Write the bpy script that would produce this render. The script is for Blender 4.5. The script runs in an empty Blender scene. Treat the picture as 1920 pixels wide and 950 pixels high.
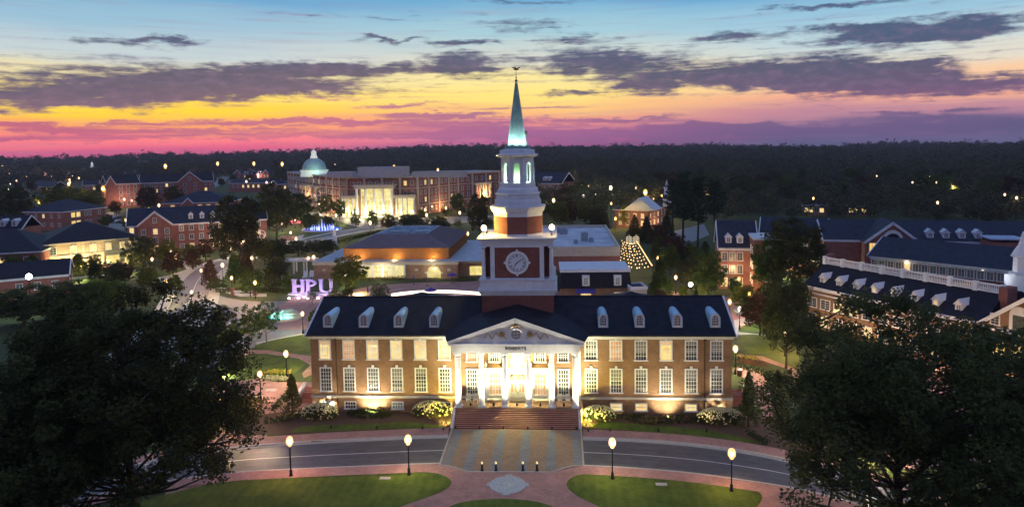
import bpy, math, random
import numpy as np
from mathutils import Matrix, Vector
rnd = random.Random(7)
sc = bpy.context.scene
COL = sc.collection
R = math.radians

# ------------------------------------------------------------------ camera
CAM_X, CAM_Y, CAM_Z = 5.6583, -92.0033, 36.0
FPX, PPY = 1300.0, 371.65
_p, _y, _r = .0725, .0653, -.0167
_f = np.array([-math.sin(_y)*math.cos(_p), math.cos(_y)*math.cos(_p), -math.sin(_p)])
_r0 = np.array([math.cos(_y), math.sin(_y), 0.0]); _u0 = np.cross(_r0, _f)
_rt = _r0*math.cos(_r)+_u0*math.sin(_r); _up = -_r0*math.sin(_r)+_u0*math.cos(_r)
_c = np.array([CAM_X, CAM_Y, CAM_Z])
cd = bpy.data.cameras.new('camera'); cam = bpy.data.objects.new('camera', cd); COL.objects.link(cam)
cam.matrix_world = Matrix(((_rt[0], _up[0], -_f[0], CAM_X), (_rt[1], _up[1], -_f[1], CAM_Y), (_rt[2], _up[2], -_f[2], CAM_Z), (0, 0, 0, 1)))
cd.sensor_width = 36; cd.lens = FPX/1920*36; cd.shift_y = -(475-PPY)/1920
cd.clip_start = .5; cd.clip_end = 20000
sc.camera = cam
def ray(px, py): return _f+_rt*(px-960)/FPX-_up*(py-PPY)/FPX
def gp(px, py, z=0.0):            # survey: photo pixel to the point at height z
    d = ray(px, py); q = _c+d*((z-CAM_Z)/d[2]); return (float(q[0]), float(q[1]))
def at(px, py, Y):
    d = ray(px, py); q = _c+d*((Y-CAM_Y)/d[1]); return Vector([float(a) for a in q])
def zt(py, Y, px=969): return at(px, py, Y).z
def hor(px): return 277.3-(px-960)*.0167
def hz(px, ytop, ybase, z0=0.0):  # height of a thing whose foot (height z0) and top are seen
    x, y = gp(px, ybase, z0); d = (np.array([x, y])-_c[:2])@_f[:2]/math.cos(_p)**1
    return CAM_Z-(ytop-hor(px))/(ybase-hor(px))*(CAM_Z-z0)

sc.view_settings.view_transform = 'Standard'; sc.view_settings.look = 'None'
sc.view_settings.exposure = 0.18; sc.view_settings.gamma = 1.0
sc.render.engine = 'CYCLES'
cy = sc.cycles
cy.use_denoising = True; cy.max_bounces = 4; cy.diffuse_bounces = 2; cy.glossy_bounces = 2; cy.transmission_bounces = 2
cy.transparent_max_bounces = 8; cy.caustics_reflective = False; cy.caustics_refractive = False
cy.sample_clamp_indirect = 3.0; cy.use_light_tree = True

# ------------------------------------------------------------------ sky
world = bpy.data.worlds.new('World'); sc.world = world; world.use_nodes = True
NT = world.node_tree; NT.nodes.clear()
def wn(t, **k):
    n = NT.nodes.new(t)
    for a, b in k.items(): setattr(n, a, b)
    return n
def lk(a, b): NT.links.new(a, b)
def M(op, a, b=None, c=None, clamp=False):
    n = wn('ShaderNodeMath', operation=op); n.use_clamp = clamp
    for i, v in enumerate((a, b, c)):
        if v is None: continue
        if isinstance(v, (int, float)): n.inputs[i].default_value = v
        else: lk(v, n.inputs[i])
    return n.outputs[0]
def mixc(fac, a, b):
    n = wn('ShaderNodeMix', data_type='RGBA')
    for i, v in ((0, fac), (6, a), (7, b)):
        if isinstance(v, (tuple, list)): n.inputs[i].default_value = (*v, 1) if len(v) == 3 else v
        elif isinstance(v, (int, float)): n.inputs[i].default_value = v
        else: lk(v, n.inputs[i])
    return n.outputs[2]
def lin(r, g, b): return tuple(((v/255)/12.92 if v/255 <= .04045 else ((v/255+.055)/1.055)**2.4) for v in (r, g, b))
tc = wn('ShaderNodeTexCoord'); sep = wn('ShaderNodeSeparateXYZ'); lk(tc.outputs['Generated'], sep.inputs[0])
DEG = 180/math.pi
AZ = M('MULTIPLY', M('ARCTAN2', sep.outputs[0], sep.outputs[1]), DEG)      # degrees to the right of north
EL = M('MULTIPLY', M('ARCSINE', sep.outputs[2]), DEG)
def azel(px, py):
    d = ray(px, py); d = d/np.linalg.norm(d)
    return math.degrees(math.atan2(d[0], d[1])), math.degrees(math.asin(d[2]))
def ramp(fac, stops, x0, x1, interp='EASE'):
    mr = wn('ShaderNodeMapRange'); lk(fac, mr.inputs[0]); mr.inputs[1].default_value = x0; mr.inputs[2].default_value = x1
    cr = wn('ShaderNodeValToRGB'); lk(mr.outputs[0], cr.inputs[0]); el = cr.color_ramp.elements; cr.color_ramp.interpolation = interp
    while len(el) < len(stops): el.new(.5)
    for e, (p, c) in zip(el, stops): e.position = (p-x0)/(x1-x0); e.color = (*lin(*c), 1)
    return cr.outputs[0]
def noise(vec, scale, detail=4, rough=.55, dist=0.0):
    n = wn('ShaderNodeTexNoise'); n.inputs['Scale'].default_value = scale; n.inputs['Detail'].default_value = detail
    n.inputs['Roughness'].default_value = rough; n.inputs['Distortion'].default_value = dist; lk(vec, n.inputs['Vector']); return n
def comb(x, y, z=0.0):
    n = wn('ShaderNodeCombineXYZ')
    for i, v in enumerate((x, y, z)):
        if isinstance(v, (int, float)): n.inputs[i].default_value = v
        else: lk(v, n.inputs[i])
    return n.outputs[0]
# slow wobble so the bands of colour are not ruled lines
wob = noise(comb(M('MULTIPLY', AZ, .06), M('MULTIPLY', EL, .5)), 1.0, 3)
ELw = M('ADD', EL, M('MULTIPLY', M('SUBTRACT', wob.outputs[0], .5), 2.2))
def E(y): return (277-y)/1300*DEG*.98
left = ramp(ELw, [(-.3, (150, 72, 112)), (E(286), (205, 84, 128)), (E(270), (236, 92, 134)), (E(252), (244, 120, 134)), (E(234), (246, 158, 104)),
                  (E(206), (252, 206, 58)), (E(176), (248, 216, 104)), (E(146), (226, 212, 168)), (E(108), (186, 201, 205)), (E(55), (143, 183, 205)), (E(0), (98, 158, 200)), (24, (108, 142, 188)), (70, (112, 132, 180))], -.5, 75)
mid = ramp(ELw, [(-.3, (150, 74, 124)), (E(268), (176, 92, 142)), (E(250), (204, 116, 150)), (E(230), (230, 142, 134)), (E(206), (244, 190, 120)),
                 (E(180), (250, 222, 124)), (E(148), (240, 222, 150)), (E(112), (206, 208, 196)), (E(60), (158, 196, 208)), (E(0), (100, 162, 202)), (24, (108, 142, 188)), (70, (112, 132, 180))], -.5, 75)
right = ramp(ELw, [(-.3, (84, 82, 118)), (E(262), (106, 88, 128)), (E(246), (134, 104, 140)), (E(226), (186, 132, 148)), (E(200), (234, 168, 142)),
                   (E(172), (240, 196, 156)), (E(140), (218, 212, 196)), (E(100), (180, 204, 212)), (E(55), (142, 186, 210)), (E(0), (96, 156, 202)), (24, (108, 142, 186)), (70, (112, 132, 180))], -.5, 75)
def sm(v, a, b):
    m = wn('ShaderNodeMapRange', interpolation_type='SMOOTHSTEP'); lk(v, m.inputs[0]); m.inputs[1].default_value = a; m.inputs[2].default_value = b; return m.outputs[0]
a1, a2, a3, a4 = azel(420, 250)[0], azel(900, 250)[0], azel(1000, 250)[0], azel(1560, 250)[0]
sky = mixc(sm(AZ, a1, a2), left, mid); sky = mixc(sm(AZ, a3, a4), sky, right)
# the sky behind the camera has no sunset glow: plain dusk blue
back = ramp(EL, [(-.5, (140, 130, 165)), (6, (118, 118, 160)), (20, (124, 136, 182)), (70, (112, 132, 180))], -.5, 75)
absaz = M('ABSOLUTE', AZ); sky = mixc(sm(absaz, 55, 110), sky, back)
# clouds
wv = noise(comb(M('MULTIPLY', AZ, .32), M('MULTIPLY', EL, .85)), 1.0, 5, .62)
sepc = wn('ShaderNodeSeparateXYZ'); lk(wv.outputs['Color'], sepc.inputs[0])
AZc = M('ADD', AZ, M('MULTIPLY', M('SUBTRACT', sepc.outputs[0], .5), 7.0))
ELc = M('ADD', EL, M('MULTIPLY', M('SUBTRACT', sepc.outputs[1], .5), 1.9))
def blob_sum(bl):
    tot = None
    for (px, py, sx, sy, w) in bl:
        a, e = azel(px, py); ka = FPX/sx/DEG*math.cos(R(a))**2*1.0; ke = FPX/sy/DEG
        d = M('ADD', M('POWER', M('MULTIPLY', M('SUBTRACT', AZc, a), ka), 2.0), M('POWER', M('MULTIPLY', M('SUBTRACT', ELc, e), ke), 2.0))
        g = M('MULTIPLY', M('EXPONENT', M('MULTIPLY', d, -1.0)), w)
        tot = g if tot is None else M('ADD', tot, g)
    return tot
high = [(360, 150, 190, 26, 1.15), (240, 172, 120, 12, .7), (640, 130, 150, 13, .95), (560, 165, 130, 9, .6), (862, 122, 62, 24, 1.0), (1130, 118, 150, 26, 1.1), (1210, 160, 60, 18, .7), (1400, 142, 130, 24, 1.05),
        (1560, 138, 110, 26, 1.0), (1650, 150, 110, 26, .95), (1580, 50, 80, 8, .9), (1680, 66, 110, 13, .95), (1790, 56, 80, 18, 1.0), (1870, 160, 90, 12, .9), (70, 188, 130, 16, .9), (230, 77, 62, 9, .85),
        (345, 78, 40, 7, .6), (722, 74, 58, 5, .9), (872, 82, 60, 6, .75), (1365, 72, 60, 11, .8), (1560, 12, 110, 6, .85), (985, 48, 90, 15, .55), (1080, 74, 60, 9, .6), (1075, 178, 70, 6, .7), (1740, 112, 60, 5, .45), (1010, 4, 120, 6, .6), (690, 32, 130, 6, .4)]
low = [(820, 216, 90, 5, .9), (700, 226, 160, 5, .8), (880, 246, 200, 6, .8), (450, 232, 130, 4, .7), (1180, 222, 120, 4, .5), (760, 196, 120, 4, .6), (380, 254, 200, 3.5, .7), (1250, 250, 260, 9, .9), (1080, 256, 180, 7, .7), (1700, 236, 190, 13, 1.0), (1500, 246, 330, 7, .8), (1750, 212, 90, 6, .7), (950, 232, 300, 7, .75), (860, 212, 120, 5, .7), (60, 236, 110, 6, .9), (320, 246, 260, 5, .7), (560, 226, 110, 4, .6),
       (1300, 236, 120, 6, .7), (640, 258, 260, 4, .6), (1000, 200, 120, 4, .55), (600, 182, 90, 5, .5), (80, 262, 160, 3.5, .5)]
fine = noise(comb(M('MULTIPLY', AZ, .55), M('MULTIPLY', EL, 2.6)), 1.0, 8, .62, .4)
streak = noise(comb(M('MULTIPLY', AZ, .11), M('MULTIPLY', EL, 2.9)), 1.0, 6, .6, .3)
cf = M('ADD', M('MULTIPLY', M('SUBTRACT', fine.outputs[0], .5), 1.35), M('MULTIPLY', M('SUBTRACT', streak.outputs[0], .5), 1.0))
hm = sm(M('ADD', blob_sum([(a, b, c*1.05, d*1.06, e) for a, b, c, d, e in high]), cf), .20, .92)
lm = sm(M('ADD', blob_sum(low), M('MULTIPLY', M('SUBTRACT', streak.outputs[0], .5), 1.5)), .16, .80)
wisp = M('MULTIPLY', sm(streak.outputs[0], .45, .75), .5)
hcol = ramp(EL, [(0, (104, 80, 120)), (E(205), (100, 78, 118)), (E(175), (72, 70, 110)), (E(140), (58, 66, 102)), (E(90), (58, 74, 108)), (E(0), (74, 96, 132)), (40, (60, 84, 124))], -.5, 42)
shade = noise(comb(M('MULTIPLY', AZ, .8), M('MULTIPLY', EL, 2.0), 4.0), 1.0, 6, .6)
hcol = mixc(M('MULTIPLY', sm(shade.outputs[0], .4, .75), .28), hcol, lin(150, 112, 146))
lcol = ramp(AZ, [(-45, (176, 84, 124)), (azel(500, 240)[0], (170, 92, 134)), (azel(1000, 240)[0], (148, 92, 140)), (azel(1500, 240)[0], (104, 86, 128)), (40, (84, 84, 122))], -46, 42)
sky = mixc(wisp, sky, mixc(.5, sky, lin(150, 130, 165)))
sky = mixc(M('MULTIPLY', lm, .85), sky, lcol)
sky = mixc(M('MULTIPLY', hm, .93), sky, hcol)
# a physical dusk sky adds a faint share
nish = wn('ShaderNodeTexSky', sky_type='NISHITA'); nish.sun_disc = False; nish.sun_elevation = R(1.0); nish.sun_rotation = R(-20)
add = wn('ShaderNodeMix', data_type='RGBA', blend_type='ADD'); add.inputs[0].default_value = .004
lk(sky, add.inputs[6]); lk(nish.outputs[0], add.inputs[7])
bg = wn('ShaderNodeBackground'); lk(add.outputs[2], bg.inputs[0]); bg.inputs[1].default_value = 1.0
wo = wn('ShaderNodeOutputWorld'); lk(bg.outputs[0], wo.inputs[0])
world.cycles.sampling_method = 'MANUAL'; world.cycles.sample_map_resolution = 512

# ------------------------------------------------------------------ helpers
def tag(o, label=None, cat=None, group=None, kind=None):
    if label: o['label'] = label
    if cat: o['category'] = cat
    if group: o['group'] = group
    if kind: o['kind'] = kind
    return o
def empty(name, loc=(0, 0, 0), rz=0.0, label=None, cat=None, group=None):
    o = bpy.data.objects.new(name, None); COL.objects.link(o); o.location = loc; o.rotation_euler = (0, 0, rz); o.empty_display_size = .3
    return tag(o, label, cat, group)
def mesh_obj(name, V, Fc, mats, parent=None, mi=None, smooth=False):
    me = bpy.data.meshes.new(name); V = np.asarray(V, np.float32)
    if isinstance(Fc, np.ndarray):
        n, k = Fc.shape; me.vertices.add(len(V)); me.vertices.foreach_set('co', V.ravel()); me.loops.add(n*k); me.loops.foreach_set('vertex_index', Fc.astype(np.int32).ravel())
        me.polygons.add(n); me.polygons.foreach_set('loop_start', np.arange(0, n*k, k, dtype=np.int32)); me.update(calc_edges=True)
    else:
        me.from_pydata([tuple(map(float, v)) for v in V], [], Fc); me.update()
    for m in (mats if isinstance(mats, (list, tuple)) else [mats]): me.materials.append(m)
    if mi is not None: me.polygons.foreach_set('material_index', np.asarray(mi, np.int32))
    if smooth: me.polygons.foreach_set('use_smooth', np.ones(len(me.polygons), bool))
    o = bpy.data.objects.new(name, me); COL.objects.link(o)
    if parent: o.parent = parent
    return o
class MB:
    def __init__(s): s.v = []; s.f = []; s.m = []; s.cur = 0; s.T = None
    def _add(s, vs, fs):
        b = len(s.v)
        if s.T is not None: vs = [tuple(s.T @ Vector(v)) for v in vs]
        s.v += [tuple(v) for v in vs]; s.f += [tuple(b+i for i in f) for f in fs]; s.m += [s.cur]*len(fs); return s
    def box(s, x0, x1, y0, y1, z0, z1):
        return s._add([(x0, y0, z0), (x1, y0, z0), (x1, y1, z0), (x0, y1, z0), (x0, y0, z1), (x1, y0, z1), (x1, y1, z1), (x0, y1, z1)],
                      [(0, 3, 2, 1), (4, 5, 6, 7), (0, 1, 5, 4), (1, 2, 6, 5), (2, 3, 7, 6), (3, 0, 4, 7)])
    def prism(s, poly, lo, hi, ax='z'):
        def P(a, b, c): return {'z': (a, b, c), 'y': (a, c, b), 'x': (c, a, b)}[ax]
        n = len(poly); vs = [P(a, b, lo) for a, b in poly]+[P(a, b, hi) for a, b in poly]
        return s._add(vs, [tuple(range(n))[::-1], tuple(range(n, 2*n))]+[(i, (i+1) % n, n+(i+1) % n, n+i) for i in range(n)])
    def poly(s, vs): return s._add(vs, [tuple(range(len(vs)))])
    def slab(s, quad, t):            # a sloping sheet of real thickness
        a = [Vector(q) for q in quad]; nn = (a[1]-a[0]).cross(a[2]-a[0]).normalized()
        if nn.z < 0: nn = -nn
        b = [q-nn*t for q in a]; n = len(a)
        return s._add(a+b, [tuple(range(n)), tuple(range(n, 2*n))[::-1]]+[(i, (i+1) % n, n+(i+1) % n, n+i) for i in range(n)])
    def tube(s, pts, rad, n=8, caps=True):
        pts = [Vector(p) for p in pts]; rad = rad if isinstance(rad, (list, tuple)) else [rad]*len(pts); rings = []
        for i, p in enumerate(pts):
            d = (pts[min(i+1, len(pts)-1)]-pts[max(i-1, 0)])
            d = d.normalized() if d.length > 1e-6 else Vector((0, 0, 1))
            a = d.cross(Vector((0, 0, 1)) if abs(d.z) < .9 else Vector((1, 0, 0))).normalized(); b = d.cross(a)
            rings.append([p+(a*math.cos(2*math.pi*k/n)+b*math.sin(2*math.pi*k/n))*rad[i] for k in range(n)])
        vs = [v for r in rings for v in r]; fs = []
        for i in range(len(pts)-1):
            for k in range(n): fs.append((i*n+k, i*n+(k+1) % n, (i+1)*n+(k+1) % n, (i+1)*n+k))
        if caps: fs += [tuple(range(n))[::-1], tuple(range((len(pts)-1)*n, len(pts)*n))]
        return s._add(vs, fs)
    def lathe(s, prof, n=16, c=(0, 0), rot=0.0, square=False):   # prof: (radius, z)
        vs = []; fs = []
        for (r, z) in prof:
            for k in range(n):
                a = rot+2*math.pi*k/n; vs.append((c[0]+r*math.cos(a), c[1]+r*math.sin(a), z))
        for i in range(len(prof)-1):
            for k in range(n): fs.append((i*n+k, i*n+(k+1) % n, (i+1)*n+(k+1) % n, (i+1)*n+k))
        fs += [tuple(range(n))[::-1], tuple(range((len(prof)-1)*n, len(prof)*n))]
        return s._add(vs, fs)
    def build(s, name, mats, parent=None, smooth=False):
        return mesh_obj(name, s.v, s.f, mats, parent, s.m if isinstance(mats, (list, tuple)) else None, smooth)
def tree_copy(o, parent=None, loc=None, rz=None, scale=None, label=None, group=None):
    c = o.copy(); COL.objects.link(c); c.parent = parent
    if loc is not None: c.location = loc
    if rz is not None: c.rotation_euler = (0, 0, rz)
    if scale is not None: c.scale = scale if isinstance(scale, tuple) else (scale,)*3
    if label: c['label'] = label
    if group: c['group'] = group
    for ch in list(o.children): tree_copy(ch, c)
    return c
def part_copy(o, parent, loc, rz=0.0, sc_=None):
    return tree_copy(o, parent, loc, rz, sc_)

# ------------------------------------------------------------------ materials
def mat(name, col, rough=.8, var=.15, vs=1.5, col2=None, metal=0.0, em=None, es=0.0, coord='Object', bump=0.0, bs=20, spec=.3, objvar=0.0):
    m = bpy.data.materials.new(name); m.use_nodes = True; nt = m.node_tree; b = nt.nodes['Principled BSDF']
    b.inputs['Roughness'].default_value = rough; b.inputs['Metallic'].default_value = metal; b.inputs['Specular IOR Level'].default_value = spec
    t = nt.nodes.new('ShaderNodeTexCoord'); n = nt.nodes.new('ShaderNodeTexNoise'); n.inputs['Scale'].default_value = vs; n.inputs['Detail'].default_value = 6; n.inputs['Roughness'].default_value = .65
    nt.links.new(t.outputs[coord], n.inputs['Vector'])
    r = nt.nodes.new('ShaderNodeValToRGB'); c2 = col2 or tuple(min(1, c*(1+var)) for c in col); c1 = tuple(c*(1-var) for c in col) if not col2 else col
    r.color_ramp.elements[0].position = .33; r.color_ramp.elements[0].color = (*c1, 1); r.color_ramp.elements[1].position = .67; r.color_ramp.elements[1].color = (*c2, 1)
    nt.links.new(n.outputs[0], r.inputs[0]); out = r.outputs[0]
    if objvar:
        oi = nt.nodes.new('ShaderNodeObjectInfo'); hs = nt.nodes.new('ShaderNodeHueSaturation'); mr = nt.nodes.new('ShaderNodeMapRange')
        mr.inputs[3].default_value = 1-objvar; mr.inputs[4].default_value = 1+objvar; nt.links.new(oi.outputs['Random'], mr.inputs[0]); nt.links.new(mr.outputs[0], hs.inputs['Value'])
        mr2 = nt.nodes.new('ShaderNodeMapRange'); mr2.inputs[3].default_value = .5-objvar*.09; mr2.inputs[4].default_value = .5+objvar*.05
        m2 = nt.nodes.new('ShaderNodeMath'); m2.operation = 'FRACT'; m3 = nt.nodes.new('ShaderNodeMath'); m3.operation = 'MULTIPLY'; m3.inputs[1].default_value = 7.31
        nt.links.new(oi.outputs['Random'], m3.inputs[0]); nt.links.new(m3.outputs[0], m2.inputs[0]); nt.links.new(m2.outputs[0], mr2.inputs[0]); nt.links.new(mr2.outputs[0], hs.inputs['Hue'])
        nt.links.new(out, hs.inputs['Color']); out = hs.outputs[0]
    nt.links.new(out, b.inputs['Base Color'])
    if em: b.inputs['Emission Color'].default_value = (*em, 1); b.inputs['Emission Strength'].default_value = es
    if bump:
        n2 = nt.nodes.new('ShaderNodeTexNoise'); n2.inputs['Scale'].default_value = bs; nt.links.new(t.outputs[coord], n2.inputs['Vector'])
        bp = nt.nodes.new('ShaderNodeBump'); bp.inputs['Strength'].default_value = bump; nt.links.new(n2.outputs[0], bp.inputs['Height']); nt.links.new(bp.outputs[0], b.inputs['Normal'])
    return m
def brickmat(name, c1, c2, mortar, w=.24, h=.085, ground=False, bigvar=.25):
    m = bpy.data.materials.new(name); m.use_nodes = True; nt = m.node_tree; b = nt.nodes['Principled BSDF']; b.inputs['Roughness'].default_value = .9; b.inputs['Specular IOR Level'].default_value = .15
    t = nt.nodes.new('ShaderNodeTexCoord'); s = nt.nodes.new('ShaderNodeSeparateXYZ'); c = nt.nodes.new('ShaderNodeCombineXYZ'); nt.links.new(t.outputs['Object'], s.inputs[0])
    if ground: nt.links.new(s.outputs[0], c.inputs[0]); nt.links.new(s.outputs[1], c.inputs[1])
    else:
        a = nt.nodes.new('ShaderNodeMath'); a.operation = 'ADD'; nt.links.new(s.outputs[0], a.inputs[0]); nt.links.new(s.outputs[1], a.inputs[1]); nt.links.new(a.outputs[0], c.inputs[0]); nt.links.new(s.outputs[2], c.inputs[1])
    k = nt.nodes.new('ShaderNodeTexBrick'); k.inputs['Scale'].default_value = 1; k.inputs['Brick Width'].default_value = w; k.inputs['Row Height'].default_value = h; k.inputs['Mortar Size'].default_value = .008
    k.inputs['Color1'].default_value = (*c1, 1); k.inputs['Color2'].default_value = (*c2, 1); k.inputs['Mortar'].default_value = (*mortar, 1); nt.links.new(c.outputs[0], k.inputs['Vector'])
    n = nt.nodes.new('ShaderNodeTexNoise'); n.inputs['Scale'].default_value = .55; n.inputs['Detail'].default_value = 8; n.inputs['Roughness'].default_value = .7; nt.links.new(t.outputs['Object'], n.inputs['Vector'])
    mr = nt.nodes.new('ShaderNodeMapRange'); mr.inputs[1].default_value = .3; mr.inputs[2].default_value = .7; mr.inputs[3].default_value = 1-bigvar; mr.inputs[4].default_value = 1+bigvar; nt.links.new(n.outputs[0], mr.inputs[0])
    hs = nt.nodes.new('ShaderNodeHueSaturation'); nt.links.new(k.outputs[0], hs.inputs['Color']); nt.links.new(mr.outputs[0], hs.inputs['Value']); nt.links.new(hs.outputs[0], b.inputs['Base Color'])
    return m
def leafmat(name, c1, c2, objvar=.25, vs=.5, trans=.25):
    m = mat(name, c1, .75, col2=c2, vs=vs, objvar=objvar, spec=.15); nt = m.node_tree; b = nt.nodes['Principled BSDF']
    tr = nt.nodes.new('ShaderNodeBsdfTranslucent'); mx = nt.nodes.new('ShaderNodeMixShader'); mx.inputs[0].default_value = trans
    src = b.inputs['Base Color'].links[0].from_socket; nt.links.new(src, tr.inputs[0]); nt.links.new(b.outputs[0], mx.inputs[1]); nt.links.new(tr.outputs[0], mx.inputs[2])
    nt.links.new(mx.outputs[0], nt.nodes['Material Output'].inputs[0]); return m
def litmat(name, c1, c2, strength, vs=2.2):      # a lit room seen through its window: brighter and dimmer patches of the room
    m = bpy.data.materials.new(name); m.use_nodes = True; nt = m.node_tree; b = nt.nodes['Principled BSDF']; b.inputs['Base Color'].default_value = (.05, .05, .05, 1); b.inputs['Roughness'].default_value = .15
    t = nt.nodes.new('ShaderNodeTexCoord'); oi = nt.nodes.new('ShaderNodeObjectInfo'); va = nt.nodes.new('ShaderNodeVectorMath'); va.operation = 'ADD'; vm = nt.nodes.new('ShaderNodeVectorMath'); vm.operation = 'SCALE'; vm.inputs[3].default_value = 31.0
    cb = nt.nodes.new('ShaderNodeCombineXYZ'); nt.links.new(oi.outputs['Random'], cb.inputs[0]); nt.links.new(oi.outputs['Random'], cb.inputs[2]); nt.links.new(cb.outputs[0], vm.inputs[0])
    nt.links.new(t.outputs['Object'], va.inputs[0]); nt.links.new(vm.outputs[0], va.inputs[1])
    n = nt.nodes.new('ShaderNodeTexVoronoi'); n.feature = 'SMOOTH_F1'; n.inputs['Scale'].default_value = vs*.6; nt.links.new(va.outputs[0], n.inputs['Vector'])
    n3 = nt.nodes.new('ShaderNodeTexNoise'); n3.inputs['Scale'].default_value = vs; n3.inputs['Detail'].default_value = 3; nt.links.new(va.outputs[0], n3.inputs['Vector'])
    ad = nt.nodes.new('ShaderNodeMath'); ad.operation = 'MULTIPLY_ADD'; ad.inputs[1].default_value = .5; nt.links.new(n.outputs[0], ad.inputs[0]); nt.links.new(n3.outputs[0], ad.inputs[2])
    r = nt.nodes.new('ShaderNodeValToRGB'); r.color_ramp.elements[0].position = .45; r.color_ramp.elements[0].color = (*c1, 1); r.color_ramp.elements[1].position = .95; r.color_ramp.elements[1].color = (*c2, 1)
    nt.links.new(ad.outputs[0], r.inputs[0]); nt.links.new(r.outputs[0], b.inputs['Emission Color']); b.inputs['Emission Strength'].default_value = strength
    m.cycles.emission_sampling = 'NONE'; return m
BR_HALL = brickmat('hall_brick', (.27, .148, .072), (.195, .105, .05), (.35, .27, .19))
BR_TOWER = brickmat('tower_brick', (.23, .075, .055), (.17, .055, .042), (.24, .14, .12))
BR_RED = brickmat('red_brick', (.33, .115, .085), (.24, .08, .06), (.33, .22, .2))
BR_TAN = brickmat('tan_brick', (.34, .2, .13), (.27, .15, .1), (.4, .32, .26))
BR_CREAM = brickmat('cream_brick', (.5, .38, .25), (.42, .31, .2), (.5, .42, .32))
PAVER = brickmat('paving_brick', (.42, .23, .20), (.33, .18, .16), (.38, .28, .26), .3, .15, True, .22)
PAVER2 = brickmat('plaza_brick', (.33, .225, .15), (.27, .18, .115), (.3, .25, .2), .3, .15, True, .15)
PAVER3 = brickmat('grey_paver', (.24, .25, .25), (.19, .2, .205), (.27, .27, .27), .4, .2, True, .12)
WHITE = mat('white_paint', (.78, .78, .77), .55, .05, 2.0)
WHITE2 = mat('weathered_white', (.66, .67, .7), .6, .09, 1.2)
STONE = mat('pale_stone', (.5, .47, .41), .8, .1, 1.5)
LIMEST = mat('limestone', (.55, .5, .4), .8, .1, 1.5)
SLATE = mat('dark_slate', (.010, .012, .023), .6, .5, .9, bump=.15, bs=9, spec=.2)
SLATE2 = mat('blue_slate', (.028, .038, .062), .75, .28, .9, bump=.15, bs=6, spec=.2)
COPPER_ROOF = mat('pale_blue_metal', (.45, .68, .85), .35, .06, 2, metal=.25)
VERDI = mat('verdigris', (.24, .36, .34), .6, .16, 1.2, bump=.1, bs=4)
CONC = mat('concrete', (.42, .41, .39), .85, .1, 2.5)
ASPH = mat('asphalt', (.088, .092, .112), .5, .25, .35, bump=.08, bs=40)
ASPH2 = mat('worn_asphalt', (.15, .15, .165), .5, .2, .12)
LINE = mat('road_paint', (.7, .7, .7), .6, .12, 3)
BLACK = mat('black_metal', (.02, .02, .022), .45, .1, 4, metal=.3)
BROWNM = mat('bronze_metal', (.10, .06, .035), .5, .2, 3, metal=.3)
GOLD = mat('gilded_metal', (.42, .26, .07), .4, .25, 4, metal=.4)
GLASS = mat('dark_glass', (.02, .024, .03), .08, .1, 2, spec=.8)
GLASSC = mat('curtained_glass', (.06, .075, .072), .2, .45, 1.4, spec=.6)
DIM = litmat('dim_room', (.10, .13, .10), (.26, .28, .2), .55, 1.6)
LITW = litmat('lit_room_warm', (.95, .55, .15), (1.0, .84, .40), 1.0, 1.8)
LITO = litmat('lit_room_peach', (.8, .36, .12), (.95, .58, .28), .75, 1.4)
LITY = litmat('lit_room_yellow', (.95, .5, .06), (1.0, .84, .30), 1.0, 1.2)
LITG = litmat('lit_hall_glow', (.5, .36, .06), (1.0, .86, .34), 1.0, .5)
DOORP = mat('door_paint', (.62, .62, .58), .4, .06, 2)
WOODR = mat('brown_door', (.22, .08, .03), .4, .2, 2)
GRASS = mat('lawn_grass', (.05, .095, .010), .95, vs=.35, col2=(.12, .165, .02), bump=.6, bs=22)
def _turf(m):      # faint mowing lines and worn, yellower patches
    nt = m.node_tree; b = nt.nodes['Principled BSDF']; src = b.inputs['Base Color'].links[0].from_socket; t = nt.nodes.new('ShaderNodeTexCoord')
    w = nt.nodes.new('ShaderNodeTexWave'); w.inputs['Scale'].default_value = .28; w.inputs['Distortion'].default_value = 1.2; w.inputs['Detail'].default_value = 3; nt.links.new(t.outputs['Object'], w.inputs['Vector'])
    n = nt.nodes.new('ShaderNodeTexNoise'); n.inputs['Scale'].default_value = 3.5; n.inputs['Detail'].default_value = 8; n.inputs['Roughness'].default_value = .8; nt.links.new(t.outputs['Object'], n.inputs['Vector'])
    a = nt.nodes.new('ShaderNodeMath'); a.operation = 'MULTIPLY_ADD'; a.inputs[1].default_value = .07; nt.links.new(w.outputs[1], a.inputs[0]); nt.links.new(n.outputs[0], a.inputs[2])
    mr = nt.nodes.new('ShaderNodeMapRange'); mr.inputs[1].default_value = .35; mr.inputs[2].default_value = .9; mr.inputs[3].default_value = .6; mr.inputs[4].default_value = 1.4; nt.links.new(a.outputs[0], mr.inputs[0])
    hs = nt.nodes.new('ShaderNodeHueSaturation'); nt.links.new(src, hs.inputs['Color']); nt.links.new(mr.outputs[0], hs.inputs['Value']); nt.links.new(hs.outputs[0], b.inputs['Base Color'])
_turf(GRASS)
GRASSD = mat('dark_grass', (.035, .058, .016), .95, vs=.1, col2=(.065, .085, .028), bump=.3, bs=8)
MULCH = mat('bark_mulch', (.075, .045, .035), .95, vs=3, col2=(.12, .075, .055), bump=.4, bs=25)
CAN = {}
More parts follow.
